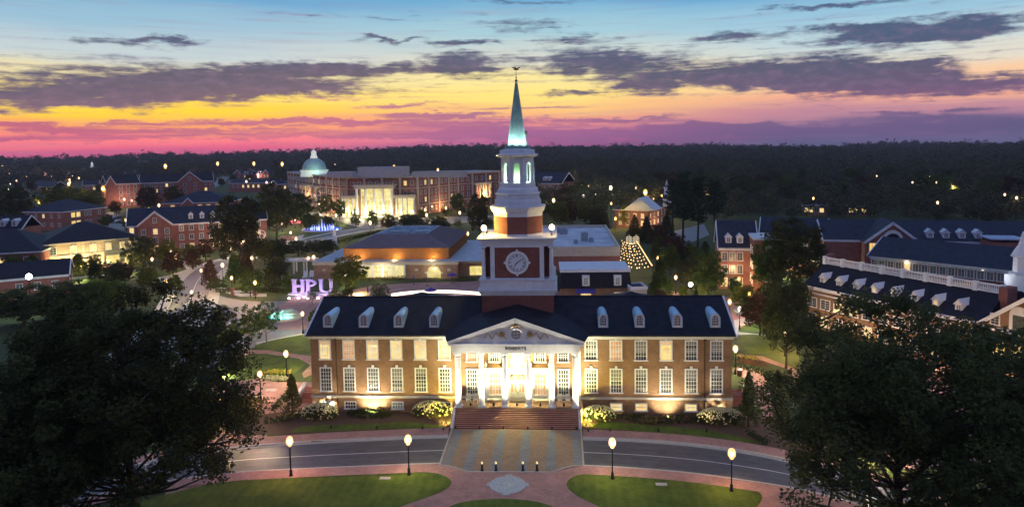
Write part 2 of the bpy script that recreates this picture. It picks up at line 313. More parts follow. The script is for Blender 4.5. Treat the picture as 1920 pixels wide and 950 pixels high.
# ------------------------------------------------------------------ ground
def terr(x, y):
    d = math.hypot(x-CAM_X, y-CAM_Y); az = math.degrees(math.atan2(x-CAM_X, y-CAM_Y))
    lf = min(1, max(0, (az+26)/14))                       # 0 at the far left, 1 elsewhere
    s = min(1, max(0, (d-(1250-450*lf))/1300)); s = s*s*(3-2*s)
    return s*(18+8*lf-15*max(0, min(1, (az+8)/26)))+s*2.5*math.sin(az*.35+d*.002)
def ground_mesh():
    V = []; rr = [0, 60, 150, 300, 500, 700, 800, 900, 1000, 1150, 1300, 1500, 1700, 1900, 2100, 2400, 2800, 3400, 5000]; n = 96
    for r_ in rr:
        for k in range(n):
            a = 2*math.pi*k/n; x = CAM_X+r_*math.sin(a); y = CAM_Y+r_*math.cos(a); V.append((x, y, terr(x, y)-.02))
    Fc = [(i*n+k, i*n+(k+1) % n, (i+1)*n+(k+1) % n, (i+1)*n+k) for i in range(len(rr)-1) for k in range(n)]
    return mesh_obj('ground', V, Fc, GRASSD)
tag(ground_mesh(), 'dark grassy ground under the whole campus', None, None, 'structure')
LAY = [0.0]
def patch(name, poly, m, z, label=None):                  # flat sheet from world points
    V = [(x, y, z) for x, y in poly]; o = mesh_obj(name, V, [tuple(range(len(V)))], m)
    return tag(o, label, None, None, 'structure')
def pxpatch(name, pts, m, z, label=None, smooth=0):
    P = [gp(*p) for p in pts]
    for _ in range(smooth):
        Q = []
        for i in range(len(P)):
            a, b = P[i], P[(i+1) % len(P)]
            Q += [(a[0]*.75+b[0]*.25, a[1]*.75+b[1]*.25), (a[0]*.25+b[0]*.75, a[1]*.25+b[1]*.75)]
        P = Q
    return patch(name, P, m, z, label)
def smooth_line(P, it=3):
    for _ in range(it):
        Q = [P[0]]
        for a, b in zip(P, P[1:]): Q += [(a[0]*.75+b[0]*.25, a[1]*.75+b[1]*.25), (a[0]*.25+b[0]*.75, a[1]*.25+b[1]*.75)]
        P = Q+[P[-1]]
    return P
def offset(P, d):
    out = []
    for i, p in enumerate(P):
        a = P[max(i-1, 0)]; b = P[min(i+1, len(P)-1)]; t = (b[0]-a[0], b[1]-a[1]); L = math.hypot(*t) or 1
        out.append((p[0]-t[1]/L*d, p[1]+t[0]/L*d))
    return out
def strip(name, P, d0, d1, m, z, z1=None, label=None, kind='structure'):   # band between two offsets of a line; z1: raised kerb
    A, B = offset(P, d0), offset(P, d1); n = len(P); z_ = z if z1 is None else z1
    V = [(x, y, z_) for x, y in A]+[(x, y, z_) for x, y in B]; Fc = [(i, i+1, n+i+1, n+i) for i in range(n-1)]
    if z1 is not None:
        V += [(x, y, z-.05) for x, y in A]+[(x, y, z-.05) for x, y in B]
        Fc += [(2*n+i, 2*n+i+1, i+1, i) for i in range(n-1)]+[(n+i, n+i+1, 3*n+i+1, 3*n+i) for i in range(n-1)]
    return tag(mesh_obj(name, V, Fc, m), label, None, None, kind)
def road(P, w, m, z, walk=True, kerb=True, line=False, walkm=None, wl=2.4):
    strip('road', P, -w/2, w/2, m, z)
    if line: strip('centre_line', P, -.07, .07, LINE, z+.004)
    if kerb:
        strip('kerb', P, w/2, w/2+.3, CONC, z, .12); strip('kerb', P, -w/2-.3, -w/2, CONC, z, .12)
    if walk:
        strip('pavement', P, w/2+.3, w/2+.3+wl, walkm or CONC, .11); strip('pavement', P, -w/2-.3-wl, -w/2-.3, walkm or CONC, .11)
# front drive, either side of the brick crossing
TRACK = mat('worn_track', (.070, .073, .090), .45, .3, .8)
def drive(side):
    if side < 0:
        far = [(840, 818), (760, 820.5), (690, 824), (620, 827), (560, 831), (479, 836), (400, 845), (300, 862), (180, 890), (60, 925)]
        near = [(824.4, 868), (760, 870), (690, 873), (620, 876), (560, 878.5), (444, 884), (330, 898), (220, 918), (100, 948), (0, 985)]
    else:
        far = [(1093, 822), (1160, 824), (1230, 828), (1300, 834), (1370, 843), (1440, 855), (1540, 878), (1640, 908), (1740, 945), (1820, 985)]
        near = [(1093, 872), (1160, 875), (1230, 880), (1300, 886.5), (1370, 896), (1478, 912), (1560, 930), (1640, 955), (1720, 990), (1780, 1020)]
    Fp = smooth_line([gp(*p) for p in far], 2); Np = smooth_line([gp(*p) for p in near], 2); n = min(len(Fp), len(Np))
    tag(mesh_obj('road', [(x, y, .004) for x, y in Fp[:n]]+[(x, y, .004) for x, y in Np[:n]], [(i, i+1, n+i+1, n+i) for i in range(n-1)], ASPH), 'grey asphalt drive passing the brick crossing', None, None, 'structure')
    mid = [((a[0]*.47+b[0]*.53), (a[1]*.47+b[1]*.53)) for a, b in zip(Fp, Np)]
    strip('centre_line', mid, -.06, .06, LINE, .012)
    for u in (.16, .34, .66, .84): strip('tyre_track', [(a[0]*(1-u)+b[0]*u, a[1]*(1-u)+b[1]*u) for a, b in zip(Fp, Np)], -.28, .28, TRACK, .008)
    for k_ in (9, 22, 31):
        if k_ < n-3: a, b = Fp[k_], Np[k_+2]; c_, d_ = Fp[k_+1], Np[k_+3]; patch('asphalt_patch', [(a[0]*.75+b[0]*.25, a[1]*.75+b[1]*.25), (a[0]*.55+b[0]*.45, a[1]*.55+b[1]*.45), (c_[0]*.5+d_[0]*.5, c_[1]*.5+d_[1]*.5), (c_[0]*.78+d_[0]*.22, c_[1]*.78+d_[1]*.22)], TRACK, .0065)
    s = 1 if side > 0 else -1
    strip('kerb', Fp, 0, s*.42, CONC, .004, .12); strip('kerb', Np, 0, -s*.3, CONC, .004, .12)
    strip('pavement', Fp, s*.42, s*2.6, PAVER, .115); strip('pavement', Np, -s*.3, -s*2.3, PAVER, .115)
    strip('gutter', Fp, -s*.42, 0, CONC, .008)
drive(-1); drive(1)
# brick crossing with grey stripes
xc = lambda y: 0.05
def quad(x0, x1, y0, y1): return [(x0, y0), (x1, y0), (x1, y1), (x0, y1)]
tl, tr, bl, br = (-8.25, -5.55), (8.35, -5.55), (-8.15, -15.75), (8.28, -15.45)
patch('plaza', [tl, bl, (-7.3, -15.95), (-6.2, -16.5), (-4.75, -17.35), (4.6, -17.2), (6.0, -16.2), (7.1, -15.65), br, tr], PAVER2, .015, 'tan brick crossing in front of the steps')
for x0, x1, y0, y1 in ((-7.9, -6.9, -15.7, -5.9), (-5.35, -4.15, -17.0, -5.9), (-2.3, -1.15, -17.3, -5.9), (.85, 2.0, -17.25, -5.9), (4.05, 5.15, -16.6, -5.9), (7.15, 8.05, -15.3, -5.9)):
    patch('paving_band', quad(x0, x1, y0, y1), PAVER3, .019)
for P in ([tl, bl, (-7.3, -15.95), (-6.2, -16.5), (-4.75, -17.35), (4.6, -17.2), (6.0, -16.2), (7.1, -15.65), br, tr],): strip('kerb', P, -.1, .1, CONC, .02, .05)
# forecourt around the medallion, then lawns on it
pxpatch('forecourt', [(300, 905), (452, 884), (560, 880), (700, 874), (824, 868), (877, 884), (1033, 884), (1093, 872), (1160, 876), (1300, 888), (1470, 912), (1560, 935), (1640, 985), (1500, 1100), (400, 1100)], PAVER, .010, 'pink brick forecourt around the stone medallion')
pxpatch('lawn', [(340, 918), (452, 896), (560, 890), (700, 886), (808, 884), (838, 893), (850, 905), (832, 921), (790, 936), (735, 955), (700, 1000), (640, 1100), (200, 1100), (200, 960)], GRASS, .05, 'green lawn beside the drive', 2)
pxpatch('lawn', [(1066, 898), (1085, 889), (1130, 887), (1220, 891), (1320, 899), (1400, 911), (1432, 926), (1425, 945), (1390, 985), (1360, 1100), (1250, 1100), (1190, 990), (1130, 952), (1085, 932), (1060, 912)], GRASS, .05, 'green lawn beside the drive', 2)
pxpatch('lawn', [(800, 985), (840, 948), (880, 938), (935, 934), (990, 937), (1040, 948), (1085, 985), (1090, 1100), (790, 1100)], GRASS, .05, 'round lawn in the forecourt', 2)
pxpatch('lawn', [(1470, 960), (1560, 950), (1700, 1010), (1900, 1100), (1500, 1100)], GRASS, .05, 'lawn by the drive bend')
# planting beds before the hall
patch('planting_bed', [(-36, -8.5), (-30, -7.9), (-20, -6.6), (-8.5, -5.7), (-8.5, .2), (-31, .2), (-37, -2)], MULCH, .03)
patch('planting_bed', [(8.5, -5.7), (18, -6.6), (27, -8.6), (36, -12), (40, -6), (32, .2), (8.5, .2)], MULCH, .03)
pxpatch('lawn', [(556, 800), (620, 796), (700, 794), (760, 791), (830, 798), (842, 803), (700, 804.5), (600, 809), (540, 811)], GRASS, .06, 'strip of lawn before the planting bed', 1)
pxpatch('lawn', [(1098, 802), (1130, 790), (1200, 796), (1290, 802), (1360, 812), (1440, 832), (1400, 830), (1300, 819), (1200, 808)], GRASS, .06, 'strip of lawn before the planting bed', 1)
# west side: brick terrace, paths, lawns, the curving road and the fountain circle
pxpatch('terrace', [(440, 700), (520, 716), (590, 716), (590, 700), (620, 690), (640, 760), (560, 775), (520, 790), (490, 830), (440, 842), (330, 850), (430, 770), (490, 745), (440, 738), (380, 738), (380, 722), (430, 716)], PAVER, .022)
pxpatch('lawn', [(398, 690), (440, 668), (490, 664), (545, 668), (576, 680), (560, 694), (545, 703), (500, 706), (440, 716), (400, 716)], GRASS, .04, 'lawn inside the curving path', 1)
pxpatch('lawn', [(470, 650), (500, 640), (560, 628), (600, 624), (640, 624), (640, 668), (590, 668), (540, 662), (500, 656)], GRASS, .04, 'lawn behind the hall end', 1)
pxpatch('path', [(440, 668), (470, 656), (520, 656), (590, 666), (640, 668), (640, 700), (590, 700), (570, 708), (566, 700), (582, 684), (560, 672), (500, 663), (470, 663), (430, 690), (410, 690)], PAVER, .018)
pxpatch('path', [(300, 735), (400, 722), (470, 724), (470, 738), (400, 738), (300, 752)], PAVER, .026)
roadP = [gp(*p) for p in [(240, 700), (300, 640), (340, 600), (352, 572), (362, 545), (372, 522), (395, 502), (440, 486), (500, 474), (560, 456), (620, 441), (680, 430), (740, 424)]]
road(smooth_line(roadP), 8.0, ASPH2, .008, walkm=CONC, line=True)
R2 = [gp(*p) for p in [(345, 590), (400, 556), (470, 566), (540, 563), (620, 560)]]
pxpatch('road', [(322, 640), (338, 600), (360, 560), (392, 548), (440, 562), (500, 566), (620, 560), (640, 600), (600, 622), (540, 634), (480, 650), (420, 668), (380, 700), (330, 720), (290, 720)], ASPH2, .012, 'worn asphalt of the fountain circle', 1)
pxpatch('pavement', [(378, 533), (410, 545), (450, 556), (500, 556), (500, 550), (452, 550), (412, 537), (382, 524)], CONC, .03)
pxpatch('pavement', [(480, 642), (540, 630), (600, 618), (640, 612), (640, 618), (600, 624), (540, 636), (484, 650)], CONC, .03)
pxpatch('lawn', [(382, 522), (412, 532), (450, 548), (540, 552), (560, 548), (520, 520), (440, 512), (400, 512)], GRASS, .034, 'planted lawn beside the sign', 1)
pxpatch('lawn', [(490, 440), (540, 452), (590, 448), (660, 428), (640, 415), (600, 405), (560, 404), (500, 415)], GRASS, .034, 'lawn around the blue fountain', 1)
pxpatch('plaza', [(620, 412), (680, 428), (760, 424), (930, 414), (930, 404), (780, 408), (700, 416), (650, 404), (600, 398), (560, 398)], ASPH2, .026, 'plaza before the columned centre')
pxpatch('pavement', [(470, 466), (530, 448), (570, 440), (566, 448), (520, 462)], CONC, .04)
pxpatch('lawn', [(300, 515), (330, 500), (352, 512), (340, 524), (310, 532)], GRASS, .034, 'lawn in the road bend', 1)
pxpatch('path', [(286, 522), (318, 516), (350, 505), (340, 490), (350, 488), (362, 505), (330, 524), (290, 530)], CONC, .038)
pxpatch('lawn', [(128, 505), (140, 490), (250, 486), (258, 498), (200, 512), (140, 520)], GRASS, .034, 'floodlit lawn before the quoined building', 1)
pxpatch('path', [(128, 520), (200, 514), (256, 506), (256, 508), (200, 517), (130, 524)], CONC, .038)
pxpatch('pavement', [(195, 400), (215, 396), (235, 416), (232, 440), (205, 432)], ASPH2, .02)
pxpatch('road', [(398, 338), (418, 330), (432, 332), (404, 352)], ASPH2, .03)
# student centre terrace with its pale paving lines
pxpatch('terrace', [(520, 575), (560, 552), (640, 548), (700, 535), (780, 530), (920, 526), (1180, 545), (1200, 600), (800, 600), (520, 620)], PAVER, .03, 'brick terrace before the student centre')
for a, b in (((640, 560), (760, 540)), ((700, 562), (830, 545)), ((760, 560), (900, 548)), ((800, 540), (900, 560)), ((560, 556), (640, 550))):
    strip('paving_band', [gp(*a), gp(*b)], -.25, .25, CONC, .036)
# east side: paths and lawns beyond the hall end
pxpatch('terrace', [(1180, 560), (1240, 540), (1300, 556), (1420, 556), (1440, 590), (1380, 620), (1300, 610), (1180, 600)], PAVER, .02)
pxpatch('lawn', [(1382, 628), (1420, 626), (1470, 640), (1470, 655), (1430, 664), (1384, 662)], GRASS, .04, 'lawn east of the hall', 1)
pxpatch('lawn', [(1384, 614), (1428, 600), (1440, 606), (1430, 622), (1392, 622)], GRASS, .04, 'small lawn between the paths', 1)
pxpatch('path', [(1376, 600), (1428, 588), (1436, 596), (1386, 612), (1384, 622), (1440, 628), (1480, 640), (1480, 646), (1420, 632), (1376, 626)], CONC, .034)
pxpatch('path', [(1376, 684), (1430, 694), (1440, 720), (1452, 770), (1440, 800), (1424, 760), (1412, 716), (1376, 700)], PAVER, .03)
pxpatch('path', [(1384, 664), (1430, 668), (1490, 690), (1490, 696), (1430, 676), (1384, 668)], PAVER, .03)
pxpatch('terrace', [(1480, 700), (1600, 640), (1760, 650), (1920, 700), (1920, 860), (1700, 880), (1520, 800)], PAVER, .03)
pxpatch('pavement', [(1230, 440), (1320, 420), (1330, 440), (1260, 470), (1230, 470)], ASPH2, .02)
# stone medallion in the forecourt
mx, my = gp(952, 908)
mb = MB(); mb.lathe([(1.95, .012), (1.95, .05)], 48); 
for k in range(4):
    a = k*math.pi/2; mb.T = Matrix.Rotation(a, 4, 'Z'); mb.box(1.85, 2.25, -.38, .38, .012, .046); mb.T = None
med = empty('medallion', (mx, my, 0), 0, 'round blue-grey stone medallion set in the pink brick forecourt', 'medallion')
mb.build('rim', mat('blue_granite', (.30, .36, .44), .6, .15, 2.5), med)
mb = MB(); mb.lathe([(1.55, .051), (1.55, .056)], 48); mb.build('disc', mat('pale_granite', (.36, .42, .5), .6, vs=3, col2=(.22, .28, .38)), med)
mb = MB(); mb.lathe([(.62, .057), (.62, .062)], 24); mb.build('seal', mat('carved_granite', (.2, .24, .3), .6, vs=6, col2=(.42, .48, .55)), med)
# ------------------------------------------------------------------ the columned hall
hall = empty('college_hall', (0, 0, 0), 0, 'long brick hall with a white columned portico, dark slate roof and clock steeple', 'building')
HX = 28.55
def wall_with(name, m, parent):
    mb = MB(); mb.box(-HX, HX, 0, 14, 2.33, 10.55); mb.box(-HX-.08, HX+.08, -.1, 14.1, 0, 2.0)
    mb.prism([(0, 10.5), (14, 10.5), (7, 14.3)], -HX+.03, -HX+.4, 'x'); mb.prism([(0, 10.5), (14, 10.5), (7, 14.3)], HX-.4, HX-.03, 'x')
    return mb.build(name, m, parent)
wall_with('wall', BR_HALL, hall)
mb = MB(); mb.box(-HX-.16, HX+.16, -.18, 14.18, 2.0, 2.33); mb.build('water_table', STONE, hall)
for s in (-1, 1):
    mb = MB(); x0, x1 = ((-HX-.1, -8.75), (8.75, HX+.1))[s > 0]
    mb.box(x0, x1, -.22, -.003, 10.25, 10.55); mb.box(x0-.1, x1, -.5, .2, 10.55, 10.75); mb.box(x0-.2, x1+.2 if x1 > 0 else x1, -.75, .3, 10.75, 10.98)
    if s < 0: mb.box(-HX-.3, -HX-.003, -.2, 14.2, 10.4, 10.95)
    else: mb.box(HX+.003, HX+.3, -.2, 14.2, 10.4, 10.95)
    for k in range(62):
        x = s*(9.0+k*.32)
        if abs(x) < HX: mb.box(x-.07, x+.07, -.42, -.224, 10.4, 10.548)
    mb.build('cornice', WHITE, hall)
# roof
mb = MB()
mb.slab([(-HX-.4, -.85, 10.96), (HX+.4, -.85, 10.96), (HX+.4, 7, 14.55), (-HX-.4, 7, 14.55)], .2)
mb.slab([(HX+.4, 14.85, 10.96), (-HX-.4, 14.85, 10.96), (-HX-.4, 7, 14.55), (HX+.4, 7, 14.55)], .2)
mb.tube([(-HX-.4, 7, 14.56), (HX+.4, 7, 14.56)], .13, 6)
for cx in (-15.6, 16.9):        # rear wings whose hipped tops rise just over the ridge
    w = 8.0; mb._add([(cx-w, 9, 11.6), (cx+w, 9, 11.6), (cx+w, 24, 10.5), (cx-w, 24, 10.5), (cx, 14.2, 13.75), (cx, 15.5, 13.4)], [(0, 1, 4), (1, 2, 5, 4), (2, 3, 5), (3, 0, 4, 5), (0, 3, 2, 1)])
roof = mb.build('roof', SLATE, hall)
for cx in (-15.6, 16.9): MB().box(cx-7.4, cx+7.4, 14.3, 23.5, 0, 10.48).build('rear_wing', BR_HALL, hall)
for s in (-1, 1): mb = MB(); mb.slab([(s*(HX+.45)-.12, -.9, 10.99), (s*(HX+.45)+.12, -.9, 10.99), (s*(HX+.45)+.12, 7, 14.6), (s*(HX+.45)-.12, 7, 14.6)], .35); mb.build('rake_board', WHITE2, hall)
# windows: white frame with muntins, keystone and sill; pane as its sub-part
def window_frame(w, h, nx, ny, key=True, arch=False, ft=.17, mt=.028):
    mb = MB(); W, H = w/2, h/2
    mb.box(-W, -W+ft, -.1, .02, -H, H); mb.box(W-ft, W, -.1, .02, -H, H); mb.box(-W+ft, W-ft, -.1, .02, H-ft, H); mb.box(-W-.1, W+.1, -.2, .02, -H-.13, -H+.02)
    iw = w-2*ft; ih = h-ft-.02; z0 = -H+.02
    mb.box(-iw/2, iw/2, -.05, .0, z0+ih/2-.04, z0+ih/2+.04)
    for i in range(1, nx): x = -iw/2+iw*i/nx; mb.box(x-mt, x+mt, -.045, .0, z0, z0+ih)
    for j in range(1, ny):
        z = z0+ih*j/ny
        if abs(j-ny/2) > .1: mb.box(-iw/2, iw/2, -.04, -.002, z-mt, z+mt)
    if key: mb.prism([(-.13, H+.002), (.13, H+.002), (.19, H+.34), (-.19, H+.34)], -.16, .02, 'y')
    return mb
def pane_mb(w, h, ft=.17): return MB().box(-w/2+ft, w/2-ft, -.012, .03, -h/2, h/2-ft)
def window_proto(name, w, h, nx, ny, m, pm, parent, loc, key=True, rz=0.0, ft=.17, mt=.028):
    f = window_frame(w, h, nx, ny, key, False, ft, mt).build(name, m, parent); f.location = loc; f.rotation_euler = (0, 0, rz)
    pane_mb(w, h, ft).build('pane', pm, f); return f
WP = {}
def put_window(kind, w, h, nx, ny, pm, parent, loc, key=True, rz=0.0, fm=None, ft=.17, mt=.028, label=None):
    k = (kind, pm.name)
    fm = fm or WHITE
    if k in WP: o = part_copy(WP[k], parent, loc, rz)
    else: o = WP[k] = window_proto('window', w, h, nx, ny, fm, pm, parent, loc, key, rz, ft, mt)
    return o
up_l = [LITW, LITO, LITW, LITW, LITW, LITW]; up_r = [GLASSC, LITO, GLASSC, LITY, GLASSC, GLASSC]
lo_l = [GLASSC, GLASSC, DIM, GLASSC, GLASSC, GLASSC]; lo_r = [GLASSC, GLASSC, GLASSC, DIM, GLASSC, GLASSC]
BLINDM = mat('lit_blind', (.5, .42, .3), .8, em=(1, .62, .26), es=.42); BLINDD = mat('roller_blind', (.2, .22, .2), .8)
def lab(o, l): o['label'] = l; return o
for i in range(6):
    xr = 9.95+3.32*i; xl = -xr
    for x, u, l in ((xl, up_l[5-i], lo_l[5-i]), (xr, up_r[i], lo_r[i])):
        o = put_window('hu', 1.7, 2.7, 4, 5, u, hall, (x, 0, 8.76))
        if u in (LITW, LITO, LITY):
            lab(o, 'upper window with its room lit yellow')
            bh = rnd.choice((0, .35, .6, .95, .5))
            if bh: MB().box(x-.66, x+.66, -.036, -.014, 8.76+1.16-bh, 8.76+1.16).build('blind', BLINDM, hall)
        elif rnd.random() < .5: MB().box(x-.66, x+.66, -.036, -.014, 8.76+1.16-rnd.choice((.5, .8, 1.1)), 8.76+1.16).build('blind', BLINDD, hall)
        put_window('hl', 1.7, 3.3, 4, 6, l, hall, (x, 0, 4.6))
        if rnd.random() < .6: MB().box(x-.66, x+.66, -.036, -.014, 4.6+1.46-rnd.choice((.5, .8, 1.3, 1.6)), 4.6+1.46).build('blind', BLINDD, hall)
for x, pm in ((-23.2, GLASS), (-16.6, DIM), (-26.3, DIM), (13.27, LITW), (16.6, LITW), (23.2, LITW), (-9.95, GLASS)):
    put_window('hb', 1.65, 1.0, 4, 2, pm, hall, (x, -.1, 1.02), key=False, ft=.12)
for x in (-25.0, 25.0):
    mb = MB().tube([(x, -.1, .1), (x, -.1, 10.3)], .07, 8); mb.box(x-.16, x+.16, -.26, .0, 10.0, 10.3); mb.build('downspout', BROWNM, hall)
# barrel dormers
def dormer(x):
    y0 = .62; zb = 10.98+(y0+.85)*.4573; w = .58; zc = zb+1.25; n = 12
    arc = [(w*math.cos(math.pi*k/n), zc+w*math.sin(math.pi*k/n)) for k in range(n+1)]
    prof = [(w, zb-.1)]+arc+[(-w, zb-.1)]
    yb = y0+(zc+w-zb)/.4573+.2
    mb = MB(); mb.prism(prof, y0, y0+1.0, 'y')
    f = mb.build('dormer', WHITE2, hall); f.location = (x, 0, 0)
    n2 = 12; R_ = w+.09; vs = []; fs = []
    for (yy, rr) in ((y0-.12, R_), (yb, R_)):
        for k in range(n2+1): vs.append((rr*math.cos(math.pi*k/n2), yy, zc+rr*math.sin(math.pi*k/n2)))
        for k in range(n2+1): vs.append(((rr-.08)*math.cos(math.pi*k/n2), yy, zc+(rr-.08)*math.sin(math.pi*k/n2)))
    a = n2+1
    for k in range(n2):
        fs += [(k, k+1, 2*a+k+1, 2*a+k), (a+k, 3*a+k, 3*a+k+1, a+k+1), (k, a+k, a+k+1, k+1)]
    m2 = MB(); m2._add(vs, fs); m2.box(-R_, -R_+.09, y0-.12, yb-1.6, zb, zc); m2.box(R_-.09, R_, y0-.12, yb-1.6, zb, zc)
    m2.build('dormer_roof', COPPER_ROOF, f)
    w2 = .38; g = [(w2, zb+.3)]+[(w2*math.cos(math.pi*k/8), zc+w2*math.sin(math.pi*k/8)) for k in range(9)]+[(-w2, zb+.3)]
    MB().prism(g, y0-.03, y0-.004, 'y').build('pane', mat('dusk_glass', (.05, .04, .045), .15, .3, 3, spec=.6) if x < -25 else bpy.data.materials['dusk_glass'], f)
    m3 = MB()
    for k in (-1, 0, 1): m3.box(k*.19-.022, k*.19+.022, y0-.06, y0-.032, zb+.3, zc+(.36 if k == 0 else .31))
    for z in (zb+.65, zb+.98, zc+.02): m3.box(-w2, w2, y0-.055, y0-.034, z-.02, z+.02)
    m3.box(-w2-.05, w2+.05, y0-.09, y0-.004, zb+.22, zb+.3)
    m3.build('glazing_bars', WHITE, f)
for px in (615, 682, 747.5, 814, 1131, 1199.5, 1270, 1341):
    dormer(at(px, 606, .62).x)
# ---- portico
PZ = 1.8; PY = -2.95
mb = MB()
nst = 11
for k in range(nst):
    z1 = PZ*(k+1)/nst; y0 = -5.45+(k)*.235
    mb.cur = 0; mb.box(-8.05, 8.05, y0, -3.0 if k == nst-1 else y0+.25, 0, z1-.05)
    mb.cur = 1; mb.box(-8.05, 8.05, y0-.03, y0+.235, z1-.05, z1)
mb.build('steps', [mat('step_riser', (.13, .045, .035), .9), mat('step_tread', (.42, .22, .17), .85, .12, 1.2)], hall)
mb = MB(); mb.box(-8.6, 8.6, -3.15, -.102, .02, PZ-.06); mb.build('porch_base', BR_HALL, hall)
mb = MB(); mb.box(-8.7, 8.7, -3.2, -.004, PZ-.06, PZ); mb.build('porch_floor', mat('porch_tile', (.40, .25, .16), .6, .12, 2), hall)
for s in (-1, 1):
    mb = MB()
    mb.prism([(-5.5, 0), (-3.2, 0), (-3.2, PZ), (-3.6, PZ), (-5.5, .35)], s*8.07, s*8.45, 'x'); mb.build('stair_wall', WHITE2, hall)
    rb = MB(); rb.tube([(s*8.26, -5.4, 1.25), (s*8.26, -3.3, 2.7)], .04, 6)
    for t in (0, .5, 1): y = -5.4+2.1*t; rb.tube([(s*8.26, y, .33+1.45*t), (s*8.26, y, 1.25+1.45*t)], .03, 6)
    rb.build('handrail', BLACK, hall)
CT = 9.2
def column_mb():
    m = MB(); m.box(-.5, .5, -.5, .5, 0, .16); m.lathe([(.46, .16), (.47, .26), (.4, .34), (.39, .4), (.385, 2.4), (.36, 4.6), (.325, 6.55), (.325, 6.62), (.37, 6.66), (.37, 6.74), (.33, 6.78), (.33, 6.98), (.42, 7.06), (.46, 7.12)], 20)
    m.box(-.5, .5, -.5, .5, 7.12, 7.4)
    return m
colp = None
for k in range(6):
    x = -7.75+3.1*k; loc = (x, PY+.5, PZ)
    if colp is None: colp = column_mb().build('column', WHITE, hall); colp.location = loc
    else: part_copy(colp, hall, loc)
for x in (-8.1, 8.1): MB().box(x-.4, x+.4, -.2, -.003, PZ, CT-.002).build('pilaster', WHITE, hall)
mb = MB()
mb.box(-8.35, 8.35, PY-.1, -.02, CT, 9.55); mb.box(-8.42, 8.42, PY-.2, -.01, 9.55, 10.15); mb.box(-8.65, 8.65, PY-.42, 0, 10.15, 10.3); mb.box(-8.85, 8.85, PY-.65, 0, 10.3, 10.55)
mb.build('entablature', WHITE, hall)
pa = (0, 13.72); mb = MB(); mb.prism([(-8.3, 10.56), (8.3, 10.56), (0, 13.35)], PY-.12, PY+.2, 'y'); mb.build('tympanum', WHITE2, hall)
mb = MB(); L = 9.0
for s in (-1, 1):
    mb.slab([(0, PY-.7, 14.0), (s*L, PY-.7, 10.86), (s*L, PY+.3, 10.86), (0, PY+.3, 14.0)], .3)
    mb.slab([(0, PY-.45, 13.69), (s*(L-.25), PY-.45, 10.64), (s*(L-.25), PY-.1, 10.64), (0, PY-.1, 13.69)], .28)
    for k in range(26):
        t = (k+.7)/27; x = s*(L-.6)*t; z = 13.38-(13.38-10.62)*t
        mb.box(x-.09, x+.09, PY-.34, PY-.122, z-.16, z+.02)
mb.build('pediment_cornice', WHITE, hall)
mb = MB()
for s in (-1, 1): mb.slab([(0, PY-.66, 14.06), (s*9.05, PY-.66, 10.9), (s*9.05, -.3, 10.9), (0, 6.6, 14.06)], .05); mb.slab([(0, PY-.6, 14.055), (s*9.0, PY-.6, 10.92), (s*11.5, 5.5, 11.4), (0, 6.9, 14.5)], .05)
mb.build('portico_roof', SLATE, hall)
# pediment ornament
og = at(967.5, 622, PY-.13); ox, oz = og.x, 11.72
orn = MB(); orn.cur = 0
ring = [(ox+.78*math.cos(2*math.pi*k/28), PY-.17, oz+.78*math.sin(2*math.pi*k/28)) for k in range(29)]
orn.tube(ring, .12, 6); o1 = orn.build('round_window', WHITE, hall)
mb = MB(); mb.T = Matrix.Translation((ox, PY-.125, oz)) @ Matrix.Rotation(math.pi/2, 4, 'X'); mb.lathe([(.68, 0), (.68, .03)], 24); mb.build('pane', GLASS, o1)
mb = MB()
for k in range(-3, 4):
    q = math.sqrt(.66**2-(k*.19)**2); mb.box(ox+k*.19-.022, ox+k*.19+.022, PY-.19, PY-.16, oz-q, oz+q); mb.box(ox-q, ox+q, PY-.185, PY-.158, oz+k*.19-.022, oz+k*.19+.022)
mb.build('glazing_bars', WHITE, o1)
for s in (-1, 1):
    mb = MB(); P = []
    for k in range(40):
        t = k/39; P.append((ox+s*(2.35+t*1.9), PY-.2, oz-.2+.42*math.sin(t*11)*(1-.45*t)))
    mb.tube(P, .055, 6)
    P = [(ox+s*(.2+.9*t), PY-.2, oz+1.12-.5*t*t+.08*math.sin(9*t)) for t in [k/12 for k in range(13)]]; mb.tube(P, .05, 6)
    mb.tube([(ox+s*1.25, PY-.2, oz-.65), (ox+s*1.95, PY-.2, oz+.1)], .04, 5)
    for k in range(9):
        a = 2*math.pi*k/9; c0 = (ox+s*1.85, PY-.2, oz+.02); mb.tube([c0, (c0[0]+.52*math.cos(a), PY-.22, c0[2]+.52*math.sin(a))], [.12, .02], 5)
    mb.tube([(ox+s*1.85, PY-.14, oz), (ox+s*1.85, PY-.34, oz)], [.26, .12], 10); mb.build('gilded_scroll', GOLD, hall)
mb = MB(); mb.tube([(ox, PY-.14, oz+1.13), (ox, PY-.34, oz+1.13)], [.3, .16], 8)
for k in range(7):
    a = math.pi*(.1+.8*k/6); mb.tube([(ox, PY-.2, oz+1.1), (ox+.42*math.cos(a), PY-.22, oz+1.1+.36*math.sin(a))], [.1, .02], 5)
mb.build('gilded_crest', GOLD, hall)
tx = bpy.data.curves.new('lettering', 'FONT'); tx.body = 'ROBERTS'; tx.size = .62; tx.extrude = .03; tx.align_x = 'CENTER'; tx.space_character = 1.12; tx.materials.append(mat('sign_letter', (.11, .10, .09), .5))
to = bpy.data.objects.new('lettering', tx); COL.objects.link(to); to.parent = hall; to.rotation_euler = (math.pi/2, 0, 0); to.location = (0, PY-.24, 9.66)
bpy.context.view_layer.update(); _me = bpy.data.meshes.new_from_object(to.evaluated_get(bpy.context.evaluated_depsgraph_get())); bpy.data.objects.remove(to)
to = bpy.data.objects.new('lettering', _me); COL.objects.link(to); to.parent = hall; to.rotation_euler = (math.pi/2, 0, 0); to.location = (0, PY-.24, 9.66)
